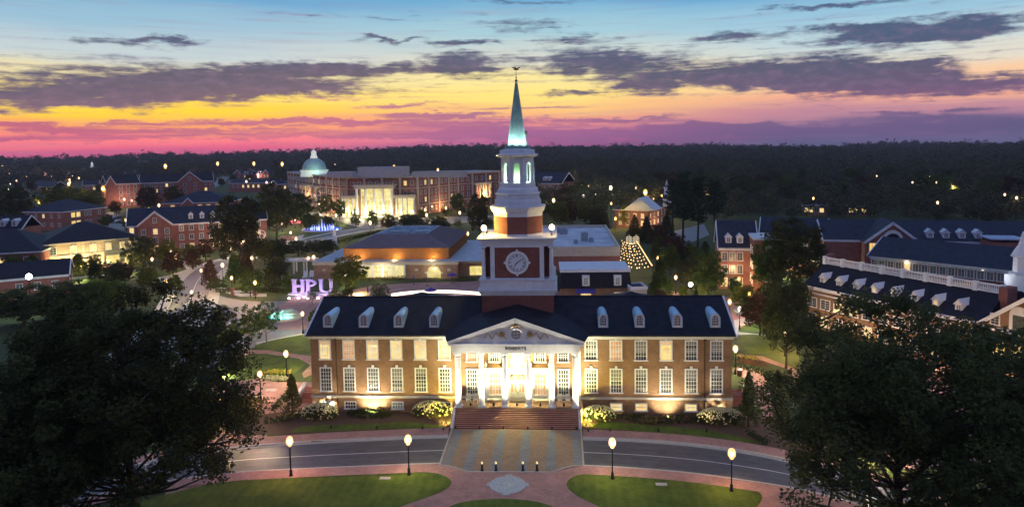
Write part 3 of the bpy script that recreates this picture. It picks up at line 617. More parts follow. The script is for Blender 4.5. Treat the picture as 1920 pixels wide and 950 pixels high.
# wall behind the columns
for x, pm in ((-6.2, LITO), (-3.1, GLASSC), (0, DIM), (3.1, GLASSC), (6.2, GLASSC)): put_window('pu', 1.55, 1.9, 4, 3, pm, hall, (x, 0, 8.1), key=False)
for x in (-6.2, 6.2): put_window('pl', 1.6, 3.6, 4, 6, GLASSC, hall, (x, 0, 4.35), key=False)
for x in (-3.05, 3.05):
    mb = MB(); mb.box(x-1.35, x-.9, -.22, -.003, PZ+.002, 5.7); mb.box(x+.9, x+1.35, -.22, -.003, PZ+.002, 5.7); mb.box(x-1.4, x+1.4, -.3, -.003, 5.702, 6.15); mb.box(x-1.5, x+1.5, -.42, -.003, 6.152, 6.3)
    mb.box(x-.9, x+.9, -.16, -.003, PZ+.002, 2.5); sf = mb.build('window_surround', WHITE, hall)
    put_window('pd', 1.78, 3.1, 4, 4, LITO, hall, (x, 0, 4.1), key=False)
    for s in (-1, 1):
        m2 = MB(); m2.lathe([(.13, 6.302), (.13, 6.4), (.05, 6.44), (.05, 6.52), (.19, 6.75), (.17, 6.9), (.07, 6.98), (.1, 7.02), (.02, 7.2)], 12, (x+s*1.25, -.25)); m2.build('urn', WHITE, hall)
door = MB()
door.box(-1.45, -1.05, -.3, -.003, PZ+.002, 5.5); door.box(1.05, 1.45, -.3, -.003, PZ+.002, 5.5); door.box(-1.6, 1.6, -.38, -.003, 5.502, 6.0); door.box(-1.75, 1.75, -.5, -.003, 6.002, 6.2)
door.box(-1.05, 1.05, -.1, -.003, 4.4, 4.6); dr = door.build('door_surround', WHITE, hall)
for s in (-1, 1):
    mb = MB(); x0, x1 = (s*.02, s*1.03) if s > 0 else (-1.03, -.02)
    mb.box(x0, x1, -.12, -.05, PZ+.01, 4.4); lf = mb.build('door', DOORP, hall)
    for q in (0, 1):
        xa = x0+.14+q*.44; MB().box(xa, xa+.29, -.135, -.122, 3.0, 4.15).build('pane', LITO, lf)
    MB().tube([(s*.12, -.19, 2.75), (s*.12, -.19, 3.1)], .03, 6).build('handle', BROWNM, lf)
fan = [(1.0*math.cos(math.pi*k/14), 4.62+.78*math.sin(math.pi*k/14)) for k in range(15)]
MB().prism(fan, -.06, -.03, 'y').build('fanlight', LITO, dr)
mb = MB()
for k in range(1, 6): a = math.pi*k/6; mb.tube([(.25*math.cos(a), -.08, 4.62+.2*math.sin(a)), (.98*math.cos(a), -.08, 4.62+.76*math.sin(a))], .022, 4)
mb.build('glazing_bars', WHITE, dr)
# ---- clock tower
TY = 3.0; TW = 5.02; TC = TY+TW
def tz(py, Y=TY): return zt(py, Y)
z_a = tz(553.5); z_b = tz(545); z_c = tz(523); z_d = tz(462); z_e = tz(446)
mb = MB(); mb.box(-TW, TW, TY, TY+2*TW, 8, z_a); mb.build('tower_shaft', BR_TOWER, hall)
mb = MB(); mb.box(-TW-.12, TW+.12, TY-.12, TY+2*TW+.12, z_a, z_a+.3); mb.box(-TW-.3, TW+.3, TY-.3, TY+2*TW+.3, z_a+.3, z_b); mb.box(-TW-.5, TW+.5, TY-.5, TY+2*TW+.5, z_b, z_b+.22)
mb.box(-TW-.2, TW+.2, TY-.2, TY+2*TW+.2, z_b+.22, z_c-.15); mb.box(-TW-.32, TW+.32, TY-.32, TY+2*TW+.32, z_c-.15, z_c); mb.build('tower_plinth', WHITE2, hall)
CI = 3.15
mb = MB(); mb.box(-CI, CI, TY+.18, TY+2*TW-.18, z_c, z_d); mb.box(-TW+.35, TW-.35, TY+TW-CI, TY+TW+CI, z_c, z_d-.003); mb.build('clock_stage', BR_TOWER, hall)
mb = MB()
for sx in (-1, 1):
    for yy in (TY+.02, TY+2*TW-.18): mb.box(sx*(CI+.28)-.3, sx*(CI+.28)+.3, yy, yy+.35, z_c, z_d)
    for sy in (-1, 1): mb.box(sx*(TW-.22)-.17, sx*(TW-.22)+.17, TC+sy*(CI+.28)-.3, TC+sy*(CI+.28)+.3, z_c, z_d)
mb.box(-CI, CI, TY+.04, TY+.176, z_c, z_c+.14); mb.box(-CI, CI, TY+.04, TY+.176, z_d-.14, z_d)
mb.build('pilaster', WHITE2, hall)
h = z_d-z_c; cp = None
for sx in (-1, 1):
    for sy in (-1, 1):
        for (dx, dy) in ((0, 0),):
            if cp is None:
                m = MB(); m.box(-.4, .4, -.4, .4, 0, .15); m.lathe([(.34, .15), (.34, .28), (.28, .35), (.27, h*.5), (.235, h-.5), (.235, h-.42), (.3, h-.3), (.36, h-.2)], 16); m.box(-.38, .38, -.38, .38, h-.2, h-.002)
                cp = m.build('tower_column', WHITE2, hall); cp.location = (sx*(TW-.32), TC+sy*(TW-.32), z_c)
            else: part_copy(cp, hall, (sx*(TW-.32), TC+sy*(TW-.32), z_c))
mb = MB(); mb.box(-TW+.1, TW-.1, TY+.1, TY+2*TW-.1, z_d, z_d+.4); mb.box(-TW+.02, TW-.02, TY+.02, TY+2*TW-.02, z_d+.4, z_e-.35); mb.box(-TW-.25, TW+.25, TY-.25, TY+2*TW+.25, z_e-.35, z_e-.17); mb.box(-TW-.5, TW+.5, TY-.5, TY+2*TW+.5, z_e-.17, z_e)
mb.build('tower_cornice', WHITE2, hall)
def clock(face_y, rz, cz):
    r = 1.62; T = Matrix.Translation((0, TC, 0)) @ Matrix.Rotation(rz, 4, 'Z')
    def D(mb, r0, r1, y0, y1, n=40):    # ring facing -y
        vs = []; fs = []
        for (rr, yy) in ((r0, y1), (r0, y0), (r1, y0), (r1, y1)):
            for k in range(n): a = 2*math.pi*k/n; vs.append((rr*math.cos(a), yy, cz+rr*math.sin(a)))
        for q in range(3):
            for k in range(n): fs.append((q*n+k, q*n+(k+1) % n, (q+1)*n+(k+1) % n, (q+1)*n+k))
        mb._add(vs, fs)
    mb = MB(); mb.T = T; D(mb, 1.25, r, face_y-.22, face_y)
    for a in range(4):
        q = a*math.pi/2; x, z = (r+.08)*math.cos(q), cz+(r+.08)*math.sin(q); mb.box(x-.15, x+.15, face_y-.26, face_y, z-.15, z+.15)
    root = mb.build('clock', WHITE, hall)
    mb = MB(); mb.T = T; mb.prism([(1.26*math.cos(2*math.pi*k/40), cz+1.26*math.sin(2*math.pi*k/40)) for k in range(40)], face_y-.1, face_y-.02, 'y'); mb.build('dial', mat('dial_white', (.74, .76, .8), .4, .03, 2) if rz == 0 else bpy.data.materials['dial_white'], root)
    mb = MB(); mb.T = T; D(mb, 1.2, 1.25, face_y-.13, face_y-.101)
    num = ['XII', 'I', 'II', 'III', 'IIII', 'V', 'VI', 'VII', 'VIII', 'IX', 'X', 'XI']
    for k, nm in enumerate(num):
        a = math.pi/2-k*math.pi/6; n = len(nm); U = Vector((math.cos(a), 0, math.sin(a))); V = Vector((-math.sin(a), 0, math.cos(a)))*-1; c0 = U*.97+Vector((0, face_y-.13, cz)); w = .075
        for j, ch in enumerate(nm):
            o = V*((j-(n-1)/2)*w*1.35)
            def bar(p, q): mb.tube([c0+o+V*p[0]+U*p[1], c0+o+V*q[0]+U*q[1]], .018, 4)
            if ch == 'I': bar((0, -.15), (0, .15))
            elif ch == 'V': bar((-.045, .15), (0, -.15)); bar((.045, .15), (0, -.15))
            else: bar((-.05, .15), (.05, -.15)); bar((.05, .15), (-.05, -.15))
    mb.build('numerals', BLACK, root)
    mb = MB(); mb.T = T
    for a, L, w in ((math.pi/2-R(218), .78, .05), (math.pi/2-R(55), 1.08, .035)):
        mb.tube([(-.18*math.cos(a), face_y-.17, cz-.18*math.sin(a)), (.5*L*math.cos(a), face_y-.17, cz+.5*L*math.sin(a)), (L*math.cos(a), face_y-.17, cz+L*math.sin(a))], [w, w*1.3, .012], 6)
    mb.tube([(0, face_y-.22, cz), (0, face_y-.1, cz)], .09, 10); mb.build('hands', BLACK, root)
cz = tz(492.5)
clock(-TW+.17, 0, cz); clock(-TW+.3, math.pi/2, cz); clock(-TW+.3, -math.pi/2, cz)
# octagon stages (flat side to the front)
def octa(r_flat): return r_flat/math.cos(math.pi/8)
OR = math.pi/8
z_f = zt(407, TC-3.4); z_g = zt(389, TC-3.9)
mb = MB(); mb.lathe([(octa(3.42), z_e+.002), (octa(3.42), z_f)], 8, (0, TC), OR); mb.build('octagon_stage', BR_TOWER, hall)
mb = MB(); mb.lathe([(octa(3.5), z_e+.003), (octa(3.5), z_e+.28)], 8, (0, TC), OR); mb.lathe([(octa(3.45), z_f+.001), (octa(3.5), z_f+.55), (octa(3.7), z_f+.7), (octa(3.9), z_g-.22), (octa(3.95), z_g)], 8, (0, TC), OR)
z1, z2, z3, z4 = zt(378, TC-3.2), zt(365, TC-3.0), zt(356, TC-2.8), zt(352, TC-2.5)
mb.lathe([(octa(3.3), z_g+.001), (octa(3.28), z1), (octa(3.2), z1+.01), (octa(3.15), z1+.25)], 8, (0, TC), OR)
mb.lathe([(octa(3.05), z1+.251), (octa(3.05), z2-.1), (octa(3.2), z2), (octa(3.2), z2+.12), (octa(2.9), z2+.14), (octa(2.86), z3), (octa(2.55), z4)], 8, (0, TC), OR)
mb.build('stepped_base', WHITE2, hall)
b0, b1, b2, b3 = z4, zt(343, TC-2.3), zt(305, TC-2.3), zt(296, TC-2.3)
mb = MB(); mb.lathe([(octa(2.5), b0-.1), (octa(2.5), b0+.6), (octa(2.32), b0+.62), (octa(2.3), b1)], 8, (0, TC), OR)
# belfry walls with arched openings
side = 2*2.28*math.tan(math.pi/8)
for k in range(8):
    T = Matrix.Translation((0, TC, 0)) @ Matrix.Rotation(k*math.pi/4, 4, 'Z'); mb.T = T
    hw = .42; zs = b2-.45
    mb.box(-side/2, -hw, -2.28, -2.0, b1, b3); mb.box(hw, side/2, -2.28, -2.0, b1, b3)
    n = 8; arc = [(hw*math.cos(math.pi*j/n), zs+hw*math.sin(math.pi*j/n)) for j in range(n+1)]
    for j in range(n): (xa, za), (xb, zb_) = arc[j], arc[j+1]; mb.prism([(xa, za), (xb, zb_), (xb, b3), (xa, b3)], -2.28, -2.0, 'y')
    for j in range(n):
        (xa, za), (xb, zb_) = arc[j], arc[j+1]; g = 1.3
        mb.prism([(xa, za), (xb, zb_), (xb*g, zs+(zb_-zs)*g), (xa*g, zs+(za-zs)*g)], -2.36, -2.282, 'y')
    mb.box(-hw-.12, -hw, -2.36, -2.282, b1, zs); mb.box(hw, hw+.12, -2.36, -2.282, b1, zs)
    mb.box(-side/2-.03, side/2+.03, -2.37, -2.283, zs-.08, zs+.06) if False else None
    for s in (-1, 1): mb.box(s*.72-.14, s*.72+.14, -2.36, -2.284, zs-.05, zs+.1)
    mb.T = None
bel = mb.build('belfry', WHITE2, hall)
c0 = b3; c1 = zt(289.5, TC-2.6)
mb = MB(); mb.lathe([(octa(2.4), c0), (octa(2.45), c0+.2), (octa(2.85), c1-.25), (octa(3.0), c1-.12), (octa(3.0), c1), (octa(2.5), c1+.1), (octa(2.45), zt(281, TC-2.4)), (octa(1.5), zt(280, TC-2.4)+.1)], 8, (0, TC), OR)
for k in range(48):
    a = 2*math.pi*(k+.5)/48; rr = 2.55/max(math.cos(((a-0) % (math.pi/4))-math.pi/8), .9); mb.T = Matrix.Translation((rr*math.cos(a), TC+rr*math.sin(a), 0)) @ Matrix.Rotation(a, 4, 'Z'); mb.box(-.1, .12, -.07, .07, c1-.42, c1-.26); mb.T = None
mb.build('belfry_cornice', WHITE2, hall)
LGREEN = mat('louvre_green', (.34, .50, .28), .7, .2, 3)
mb = MB(); mb.lathe([(.75, b1), (.75, b3)], 12, (0, TC)); mb.build('bell_core', LGREEN, bel)
s0 = zt(279, TC-1.3); s1 = zt(155, TC)
mb = MB(); mb.lathe([(octa(1.42), s0-.3), (octa(1.36), s0), (octa(.13), s1)], 8, (0, TC), OR)
sp = mb.build('spire', VERDI, hall)
mb = MB()
for k in range(8):
    a = OR+k*math.pi/4; r0 = octa(1.37); mb.tube([(r0*math.cos(a), TC+r0*math.sin(a), s0), (octa(.14)*math.cos(a), TC+octa(.14)*math.sin(a), s1)], [.06, .03], 5)
mb.build('spire_rib', VERDI, sp)
mb = MB()
for k in range(8):
    a = k*math.pi/4+math.pi/8; mb.T = Matrix.Translation((1.72*math.cos(a), TC+1.72*math.sin(a), s0-.05)) @ Matrix.Rotation(a+math.pi/2, 4, 'Z')
    mb.prism([(.33*math.cos(math.pi*j/8), .55*math.sin(math.pi*j/8)) for j in range(9)], -.08, .08, 'y'); mb.T = None
mb.build('scallop', VERDI, sp)
f0 = s1; zb_ = zt(131, TC)
mb = MB(); mb.tube([(0, TC, f0-.1), (0, TC, zb_)], [.06, .03], 8); mb.lathe([(.02, f0), (.2, f0+.15), (.2, f0+.3), (.03, f0+.5)], 10, (0, TC)); mb.lathe([(.02, f0+.6), (.13, f0+.7), (.02, f0+.85)], 10, (0, TC))
mb.build('finial', BROWNM, sp)
mb = MB(); ez = zb_
mb.tube([(-.34, TC, ez-.02), (0, TC, ez+.06), (.3, TC, ez+.02), (.45, TC, ez+.1)], [.03, .12, .08, .02], 8)
for s in (-1, 1): mb.slab([(-.12, TC, ez+.08), (.16, TC, ez+.08), (s*.1+.05, TC+s*.5, ez+.34), (s*.62, TC+s*.25, ez+.32)], .04)
mb.slab([(-.1, TC-.05, ez+.05), (.1, TC+.05, ez+.05), (.62, TC, ez+.36), (.4, TC, ez+.36)], .04); mb.slab([(-.1, TC-.05, ez+.05), (.1, TC+.05, ez+.05), (-.4, TC, ez+.36), (-.62, TC, ez+.36)], .04)
mb.build('eagle_vane', BROWNM, sp)
pb = at(986, 250, TC-.6); mb = MB(); mb.lathe([(.02, pb.z-.3), (.24, pb.z-.2), (.24, pb.z+.25), (.02, pb.z+.35)], 12, (pb.x, TC-.3)); mb.tube([(pb.x, TC-.3, pb.z-.6), (pb.x, TC-.3, pb.z-.2)], .05, 6); mb.tube([(pb.x, TC-.3, pb.z-.5), (.8, TC-.1, pb.z-.5)], .05, 6); mb.build('siren', BROWNM, sp)
# ---- things standing on the porch
def rocking_chair(loc, rz, label):
    t = empty('rocking_chair', loc, rz, label, 'rocking chair', 'white rocking chairs on the porch')
    MB().box(-.28, .28, -.26, .24, .42, .46).build('seat', WHITE, t)
    b = MB()
    for k in range(5): b.box(-.24+k*.1, -.18+k*.1, .22, .25, .46, 1.12)
    b.box(-.3, .3, .21, .26, 1.1, 1.2); b.build('backrest', WHITE, t)
    for s in (-1, 1):
        MB().box(s*.3-.03, s*.3+.03, -.3, .24, .64, .68).build('armrest', WHITE, t)
        MB().tube([(s*.27, -.45, .08), (s*.27, -.1, .03), (s*.27, .2, .03), (s*.27, .5, .1)], .025, 5).build('rocker', WHITE, t)
        for y in (-.24, .2): MB().box(s*.27-.025, s*.27+.025, y-.025, y+.025, .04, .64).build('leg', WHITE, t)
    return t
for x, l in ((-6.65, 'white rocking chair by the west end column of the porch'), (-5.65, 'white rocking chair beside the second column from the west'), (5.7, 'white rocking chair beside the fifth column from the west'), (6.75, 'white rocking chair by the east end column of the porch')):
    rocking_chair((x, -1.1, PZ), 0, l)
def bench(x, label):
    t = empty('porch_bench', (x, -.95, PZ), 0, label, 'bench', 'white benches on the porch')
    MB().box(-1.2, 1.2, -.25, .25, .42, .47).build('seat', WHITE, t)
    b = MB(); b.box(-1.2, 1.2, .22, .27, .86, .93)
    for k in range(17): b.box(-1.16+k*.142, -1.11+k*.142, .23, .26, .47, .86)
    b.build('backrest', WHITE, t)
    for s in (-1, 1):
        MB().box(s*1.17-.035, s*1.17+.035, -.25, .25, .64, .68).build('armrest', WHITE, t)
        for y in (-.22, .22): MB().box(s*1.15-.03, s*1.15+.03, y-.03, y+.03, 0, .64).build('leg', WHITE, t)
bench(-3.05, 'long white bench under the porch window west of the door'); bench(3.05, 'long white bench under the porch window east of the door')
dm = MB().box(-1.1, 1.1, -1.15, -.45, PZ+.003, PZ+.025).build('doormat', mat('mat_black', (.02, .02, .018), .95)); tag(dm, 'black doormat on the porch before the double door', 'doormat')
# ------------------------------------------------------------------ lamps
def point(parent, loc, P, col, r=.1):
    l = bpy.data.lights.new('light', 'POINT'); l.energy = P; l.color = col; l.shadow_soft_size = r
    o = bpy.data.objects.new('light', l); COL.objects.link(o); o.parent = parent; o.location = loc; return o
def spot(parent, loc, target, P, col, size=60, blend=.6, r=.08):
    l = bpy.data.lights.new('light', 'SPOT'); l.energy = P; l.color = col; l.shadow_soft_size = r; l.spot_size = R(size); l.spot_blend = blend
    o = bpy.data.objects.new('light', l); COL.objects.link(o); o.parent = parent; o.location = loc
    d = Vector(target)-Vector(loc); o.rotation_euler = d.to_track_quat('-Z', 'Y').to_euler(); return o
WARM = (1, .62, .26); PINKW = (1, .56, .34); CREAM = (1, .76, .42); YEL = (1, .66, .14); COOL = (.75, .9, 1.0)
GLOBE = {}
def globe_mat(col):
    if col not in GLOBE:
        m = mat('lamp_globe', (.8, .8, .8), .4, em=tuple(.35+.65*c for c in col), es=9.0); m.cycles.emission_sampling = 'NONE'; GLOBE[col] = m
    return GLOBE[col]
HALO = {}
def halo_mat(col):  # emissive amber standing in for the yellow glow round a lamp
    if col not in HALO: HALO[col] = mat('halo_glow', (.5, .4, .2), .4, em=(1, max(.3, col[1]*.85), col[2]*.7), es=1.5); HALO[col].cycles.emission_sampling = 'NONE'
    return HALO[col]
_lampmesh = {}
def lamp(x, y, h, P, col, label, group=None, r=.38, cat='lamp post', name='street_lamp', z0=0.0):
    t = empty(name, (x, y, z0), 0, label, cat, group)
    k = ('pole', h, r > .4)
    if k not in _lampmesh:
        m = MB(); w = .07*(1 if h < 6 else 1.8)
        m.lathe([(.24, 0), (.24, .12), (.17, .2), (.15, .55), (.19, .62), (.11, .72), (w, .9), (w*.75, h-r-.1), (w*1.7, h-r-.04), (w*1.5, h-r+.02)], 10); _lampmesh[k] = m.build('pole', BLACK, t)
    else: part_copy(_lampmesh[k], t, (0, 0, 0))
    k2 = ('globe', h, r, col)
    if k2 not in _lampmesh:
        m = MB(); m.lathe([(.2*r, h-r*.6), (.5*r, h-r*.4), (.58*r, h), (.5*r, h+r*.35), (.15*r, h+r*.58)], 12); _lampmesh[k2] = m.build('globe', globe_mat(col), t, True)
    else: part_copy(_lampmesh[k2], t, (0, 0, 0))
    k3 = ('cap', h, r, col)  # added glowing cap, cup and rings: the lamp's halo built as shapes
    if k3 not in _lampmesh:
        m = MB(); m.lathe([(.35*r, h-1.5*r), (.58*r, h-1.25*r), (.6*r, h-.8*r), (.3*r, h-.78*r)], 12); _lampmesh[('cup',)+k3] = m.build('halo_cup', halo_mat(col), t); m = MB(); m.lathe([(.78*r, h+.78*r), (.9*r, h+.95*r), (.55*r, h+1.4*r), (.1*r, h+1.6*r)], 12); _lampmesh[k3] = m.build('halo_cap', halo_mat(col), t); m = MB(); [m.tube([(q_*r*math.cos(2*math.pi*j/12), q_*r*math.sin(2*math.pi*j/12), h+z_*r) for j in range(13)], .11*r, 5, False) for q_, z_ in ((.92, -.5), (1.0, 0), (.95, .48))]; _lampmesh[('ring',)+k3] = m.build('halo_rings', halo_mat(col), t)
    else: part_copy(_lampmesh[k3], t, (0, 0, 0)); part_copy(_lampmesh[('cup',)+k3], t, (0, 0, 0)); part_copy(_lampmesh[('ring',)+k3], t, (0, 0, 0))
    point(t, (0, 0, h), P, col, r*.66); return t
def lamp_px(px, py, h, P, col, label, **k):
    x, y = gp(px, py, h); return lamp(x, y, h, P, col, label, **k)
# the four posts along the front drive
for (px, py, col, l) in ((543, 827, PINKW, 'black lamp post with pinkish globe, farthest west on the drive'), (765, 824, CREAM, 'black lamp post with cream globe just west of the brick crossing'),
                         (1148, 830, CREAM, 'black lamp post with cream globe just east of the brick crossing'), (1372, 850, WARM, 'black lamp post with warm globe, farthest east on the drive')):
    lamp_px(px, py, 4.0, 6500, col, l, group='lamp posts along the front drive')
# bollards
for px, l in ((904, 'black lit bollard, westernmost of four'), (930, 'black lit bollard, second from west of four'), (980.5, 'black lit bollard, third from west of four'), (1007, 'black lit bollard, easternmost of four')):
    x, y = gp(px, 882); t = empty('bollard', (x, y, .015), 0, l, 'bollard', 'bollards across the brick crossing')
    MB().lathe([(.2, 0), (.2, .1), (.14, .16), (.12, .7), (.15, .74), (.15, .8), (.1, .82)], 12).build('post', BLACK, t)
    m = MB().lathe([(.1, .82), (.11, .95), (.06, 1.05)], 10).build('cap', mat('bollard_lens', (.6, .5, .3), .4, em=(1, .7, .3), es=1.6) if 'bollard_lens' not in bpy.data.materials else bpy.data.materials['bollard_lens'], t)
# floodlights in the beds
def flood(x, y, z, target, P, col, label, size=70, group='floodlights in the beds', r=.1, name='floodlight', cat='floodlight'):
    t = empty(name, (x, y, z), 0, label, cat, group)
    d = Vector(target)-Vector((x, y, z+.2)); q = d.to_track_quat('-Z', 'Y').to_matrix().to_4x4()
    if 'fl' not in CAN:
        m = MB(); m.lathe([(.06, -.03), (.13, -.18)], 10); m.lathe([(.1, .16), (.14, .12), (.14, -.02), (.12, -.03)], 10); CAN['fl'] = m.build('housing', BLACK, t)
        o = CAN['fl']
    else: o = part_copy(CAN['fl'], t, (0, 0, 0))
    o.matrix_local = Matrix.Translation((0, 0, .25)) @ q
    if 'st' not in CAN: CAN['st'] = MB().tube([(0, 0, 0), (0, 0, .2)], .03, 6).build('stake', BLACK, t)
    else: part_copy(CAN['st'], t, (0, 0, 0))
    dn = d.normalized()*.24
    spot(t, (dn.x, dn.y, .25+dn.z), (dn.x*9, dn.y*9, .25+dn.z*9), P, col, size, .7, r); return t
FL = (1, .88, .62)
wn_ = {-26.6: 'below the westernmost window of the hall', -19.9: 'below the third window from the hall west end', 19.9: 'below the third window from the hall east end', 26.6: 'below the easternmost window of the hall'}
for x, l in wn_.items():
    flood(x, -2.2, .05, (x, .3, 2.0), 2300, FL, 'bright floodlight against the wall '+l, 110, 'bright wall floodlights')
for k, x in enumerate((-24, -18, -12, 12, 18, 24)):  # added fixtures that wash the wings with warm light
    flood(x, -6.1, .05, (x, 0, 6.2), 780, (1, .78, .44), 'added small black floodlight in the bed %s' % ['near the west shrub', 'before the west wing middle', 'west of the steps', 'east of the steps', 'before the east wing middle', 'near the east shrub'][k], 95)
for s in (-1, 1):
    flood(s*9.6, -4.6, .1, (s*7.9, -2.6, 4.5), 5000, (1, .92, .6), 'bright floodlight in the shrubs %s of the steps' % ('west' if s < 0 else 'east'), 90)
    flood(s*9.2, -6.4, .1, (s*3.2, -3.2, 11.9), 6500, (1, .93, .7), 'floodlight aimed at the pediment %s of the steps' % ('west' if s < 0 else 'east'), 44)
    t = flood(s*9.0, -5.1, .25, (s*9.9, -3.0, 1.0), 2600, (1, .84, .16), 'yellow floodlight glowing in the shrub %s of the steps' % ('west' if s < 0 else 'east'), 150)
# column uplights on the porch edge
for k in range(5):
    x = -6.2+3.1*k
    flood(x, -2.35, PZ+.005, (x, -1.5, 8), 2400, (1, .86, .5), ['porch uplight between the two west columns', 'porch uplight before the west bench', 'porch uplight before the door', 'porch uplight before the east bench', 'porch uplight between the two east columns'][k], 120, 'porch uplights')
for k in range(6):
    x = -7.75+3.1*k
    flood(x, -3.32 if False else -5.75, .03, (x, -2.6, 5.2), 2400, (1, .93, .72), 'tiny step-foot uplight before the %s column from the west' % ['first', 'second', 'third', 'fourth', 'fifth', 'sixth'][k], 40, 'uplights at the foot of the steps')
# chandelier over the door
ch = empty('chandelier', (0, -1.35, 7.55), 0, 'glowing yellow chandelier hanging over the front door', 'chandelier')
MB().tube([(0, 0, 0), (0, 0, 1.62)], .02, 6).build('chain', BROWNM, ch)
gm = mat('chandelier_glass', (.8, .7, .4), .3, em=(1, .9, .4), es=6.0)
m = MB()
for k in range(10):
    a = 2*math.pi*k/10; m.tube([(0, 0, -.1), (.45*math.cos(a), .45*math.sin(a), -.3), (.75*math.cos(a), .75*math.sin(a), 0)], .025, 5)
m.build('arm', BROWNM, ch)
m = MB()
for k in range(10): a = 2*math.pi*k/10; m.lathe([(.03, 0), (.1, .08), (.1, .2), (.02, .3)], 8, (.75*math.cos(a), .75*math.sin(a)))
m.lathe([(.02, -.5), (.2, -.35), (.2, -.1), (.05, .1)], 10)
m.build('glass_shade', gm, ch); point(ch, (0, -.1, -.75), 2400, (1, .85, .35), .15)
# pediment cornice light: small fixtures on the entablature ledge
for k, x in enumerate((-5.5, -2.7, 2.7, 5.5)):
    t = empty('ledge_light', (x, -3.48, 10.56), 0, ['ledge light under the west end of the pediment', 'ledge light west of the round window', 'ledge light east of the round window', 'ledge light under the east end of the pediment'][k], 'ledge light', 'ledge lights on the portico')
    MB().box(-.12, .12, -.05, .05, 0, .07).build('fixture', WHITE, t); point(t, (0, 0, .13), .8, (1, .9, .6), .04)
# tower floodlights
for s, l in ((-1, 'bright floodlight on the west corner of the clock stage'), (1, 'bright floodlight on the east corner of the clock stage')):
    t = empty('tower_lamp', (s*4.85, TC-2.0, z_e), 0, l, 'lamp', 'lamps on the clock stage corners')
    MB().lathe([(.16, 0), (.16, .1), (.06, .15), (.06, .6), (.2, .7)], 10).build('stand', BLACK, t)
    MB().lathe([(.15, .7), (.36, .85), (.4, 1.1), (.3, 1.35), (.1, 1.5)], 12).build('globe', globe_mat(YEL), t, True)
    point(t, (0, 0, 1.1), 26000 if s < 0 else 1500, (1, .66, .12), .42)
    flood(s*4.6, TC-.5 if s < 0 else TC+2, z_e, (s*2.6, TC-1.2, z_e+3), 5200 if s < 0 else 500, (1, .72, .18), 'squat floodlight behind the lamp, %s side of the clock stage roof' % ('west' if s < 0 else 'east'), 100)
for k in range(8):
    a = -math.pi/2+k*math.pi/4; q = Vector((2.2*math.cos(a), 2.2*math.sin(a)))
    t = empty('spire_light', (q.x, TC+q.y, s0-.28), 0, 'small cyan uplight at the foot of the spire', 'uplight', 'uplights round the spire foot')
    MB().lathe([(.08, 0), (.1, .12)], 8).build('fixture', BLACK, t)
    spot(t, (0, 0, .16), (-q.x*.42, -q.y*.42, 2.6), 4500, (.70, 1, .93), 85, .8, .06)
t = empty('belfry_light', (0, TC, b1+.02), 0, 'green-white light glowing inside the belfry', 'light')
MB().lathe([(.9, 0), (.95, .1)], 10).build('fixture', BLACK, t)
for k in range(4): a = k*math.pi/2; point(t, (1.25*math.cos(a), 1.25*math.sin(a), .5), 260, (.72, 1, .72) if k != 0 else (.6, 1, .9), .08)
# ------------------------------------------------------------------ the other buildings
def frame2(A, B):
    rz = math.atan2(B[1]-A[1], B[0]-A[0]); return rz, math.hypot(B[0]-A[0], B[1]-A[1])
def simple_window(parent, pm, w, h, loc, rz=0.0, fm=None, key=False, nx=2, ny=4):
    fm = fm or WHITE; k = ('s', w, h, nx, ny, key, fm.name)
    kk = (k, pm.name)
    if kk in WP: return part_copy(WP[kk], parent, loc, rz)
    mb = MB(); W, H = w/2, h/2; t = .14
    mb.cur = 0
    mb.box(-W-t, -W, -.12, .02, -H, H+t); mb.box(W, W+t, -.12, .02, -H, H+t); mb.box(-W, W, -.12, .02, H, H+t); mb.box(-W-t-.08, W+t+.08, -.2, .02, -H-.16, -H)
    for i in range(1, nx): x = -W+w*i/nx; mb.box(x-.03, x+.03, -.06, .0, -H, H)
    for j in range(1, ny): z = -H+h*j/ny; mb.box(-W, W, -.055, -.002, z-.03, z+.03)
    if key: mb.box(-.15, .15, -.18, .02, H+t+.002, H+t+.35)
    mb.cur = 1; mb.box(-W, W, -.012, .03, -H, H)
    o = mb.build('window', [fm, pm], parent); o.location = loc; o.rotation_euler = (0, 0, rz); WP[kk] = o; return o
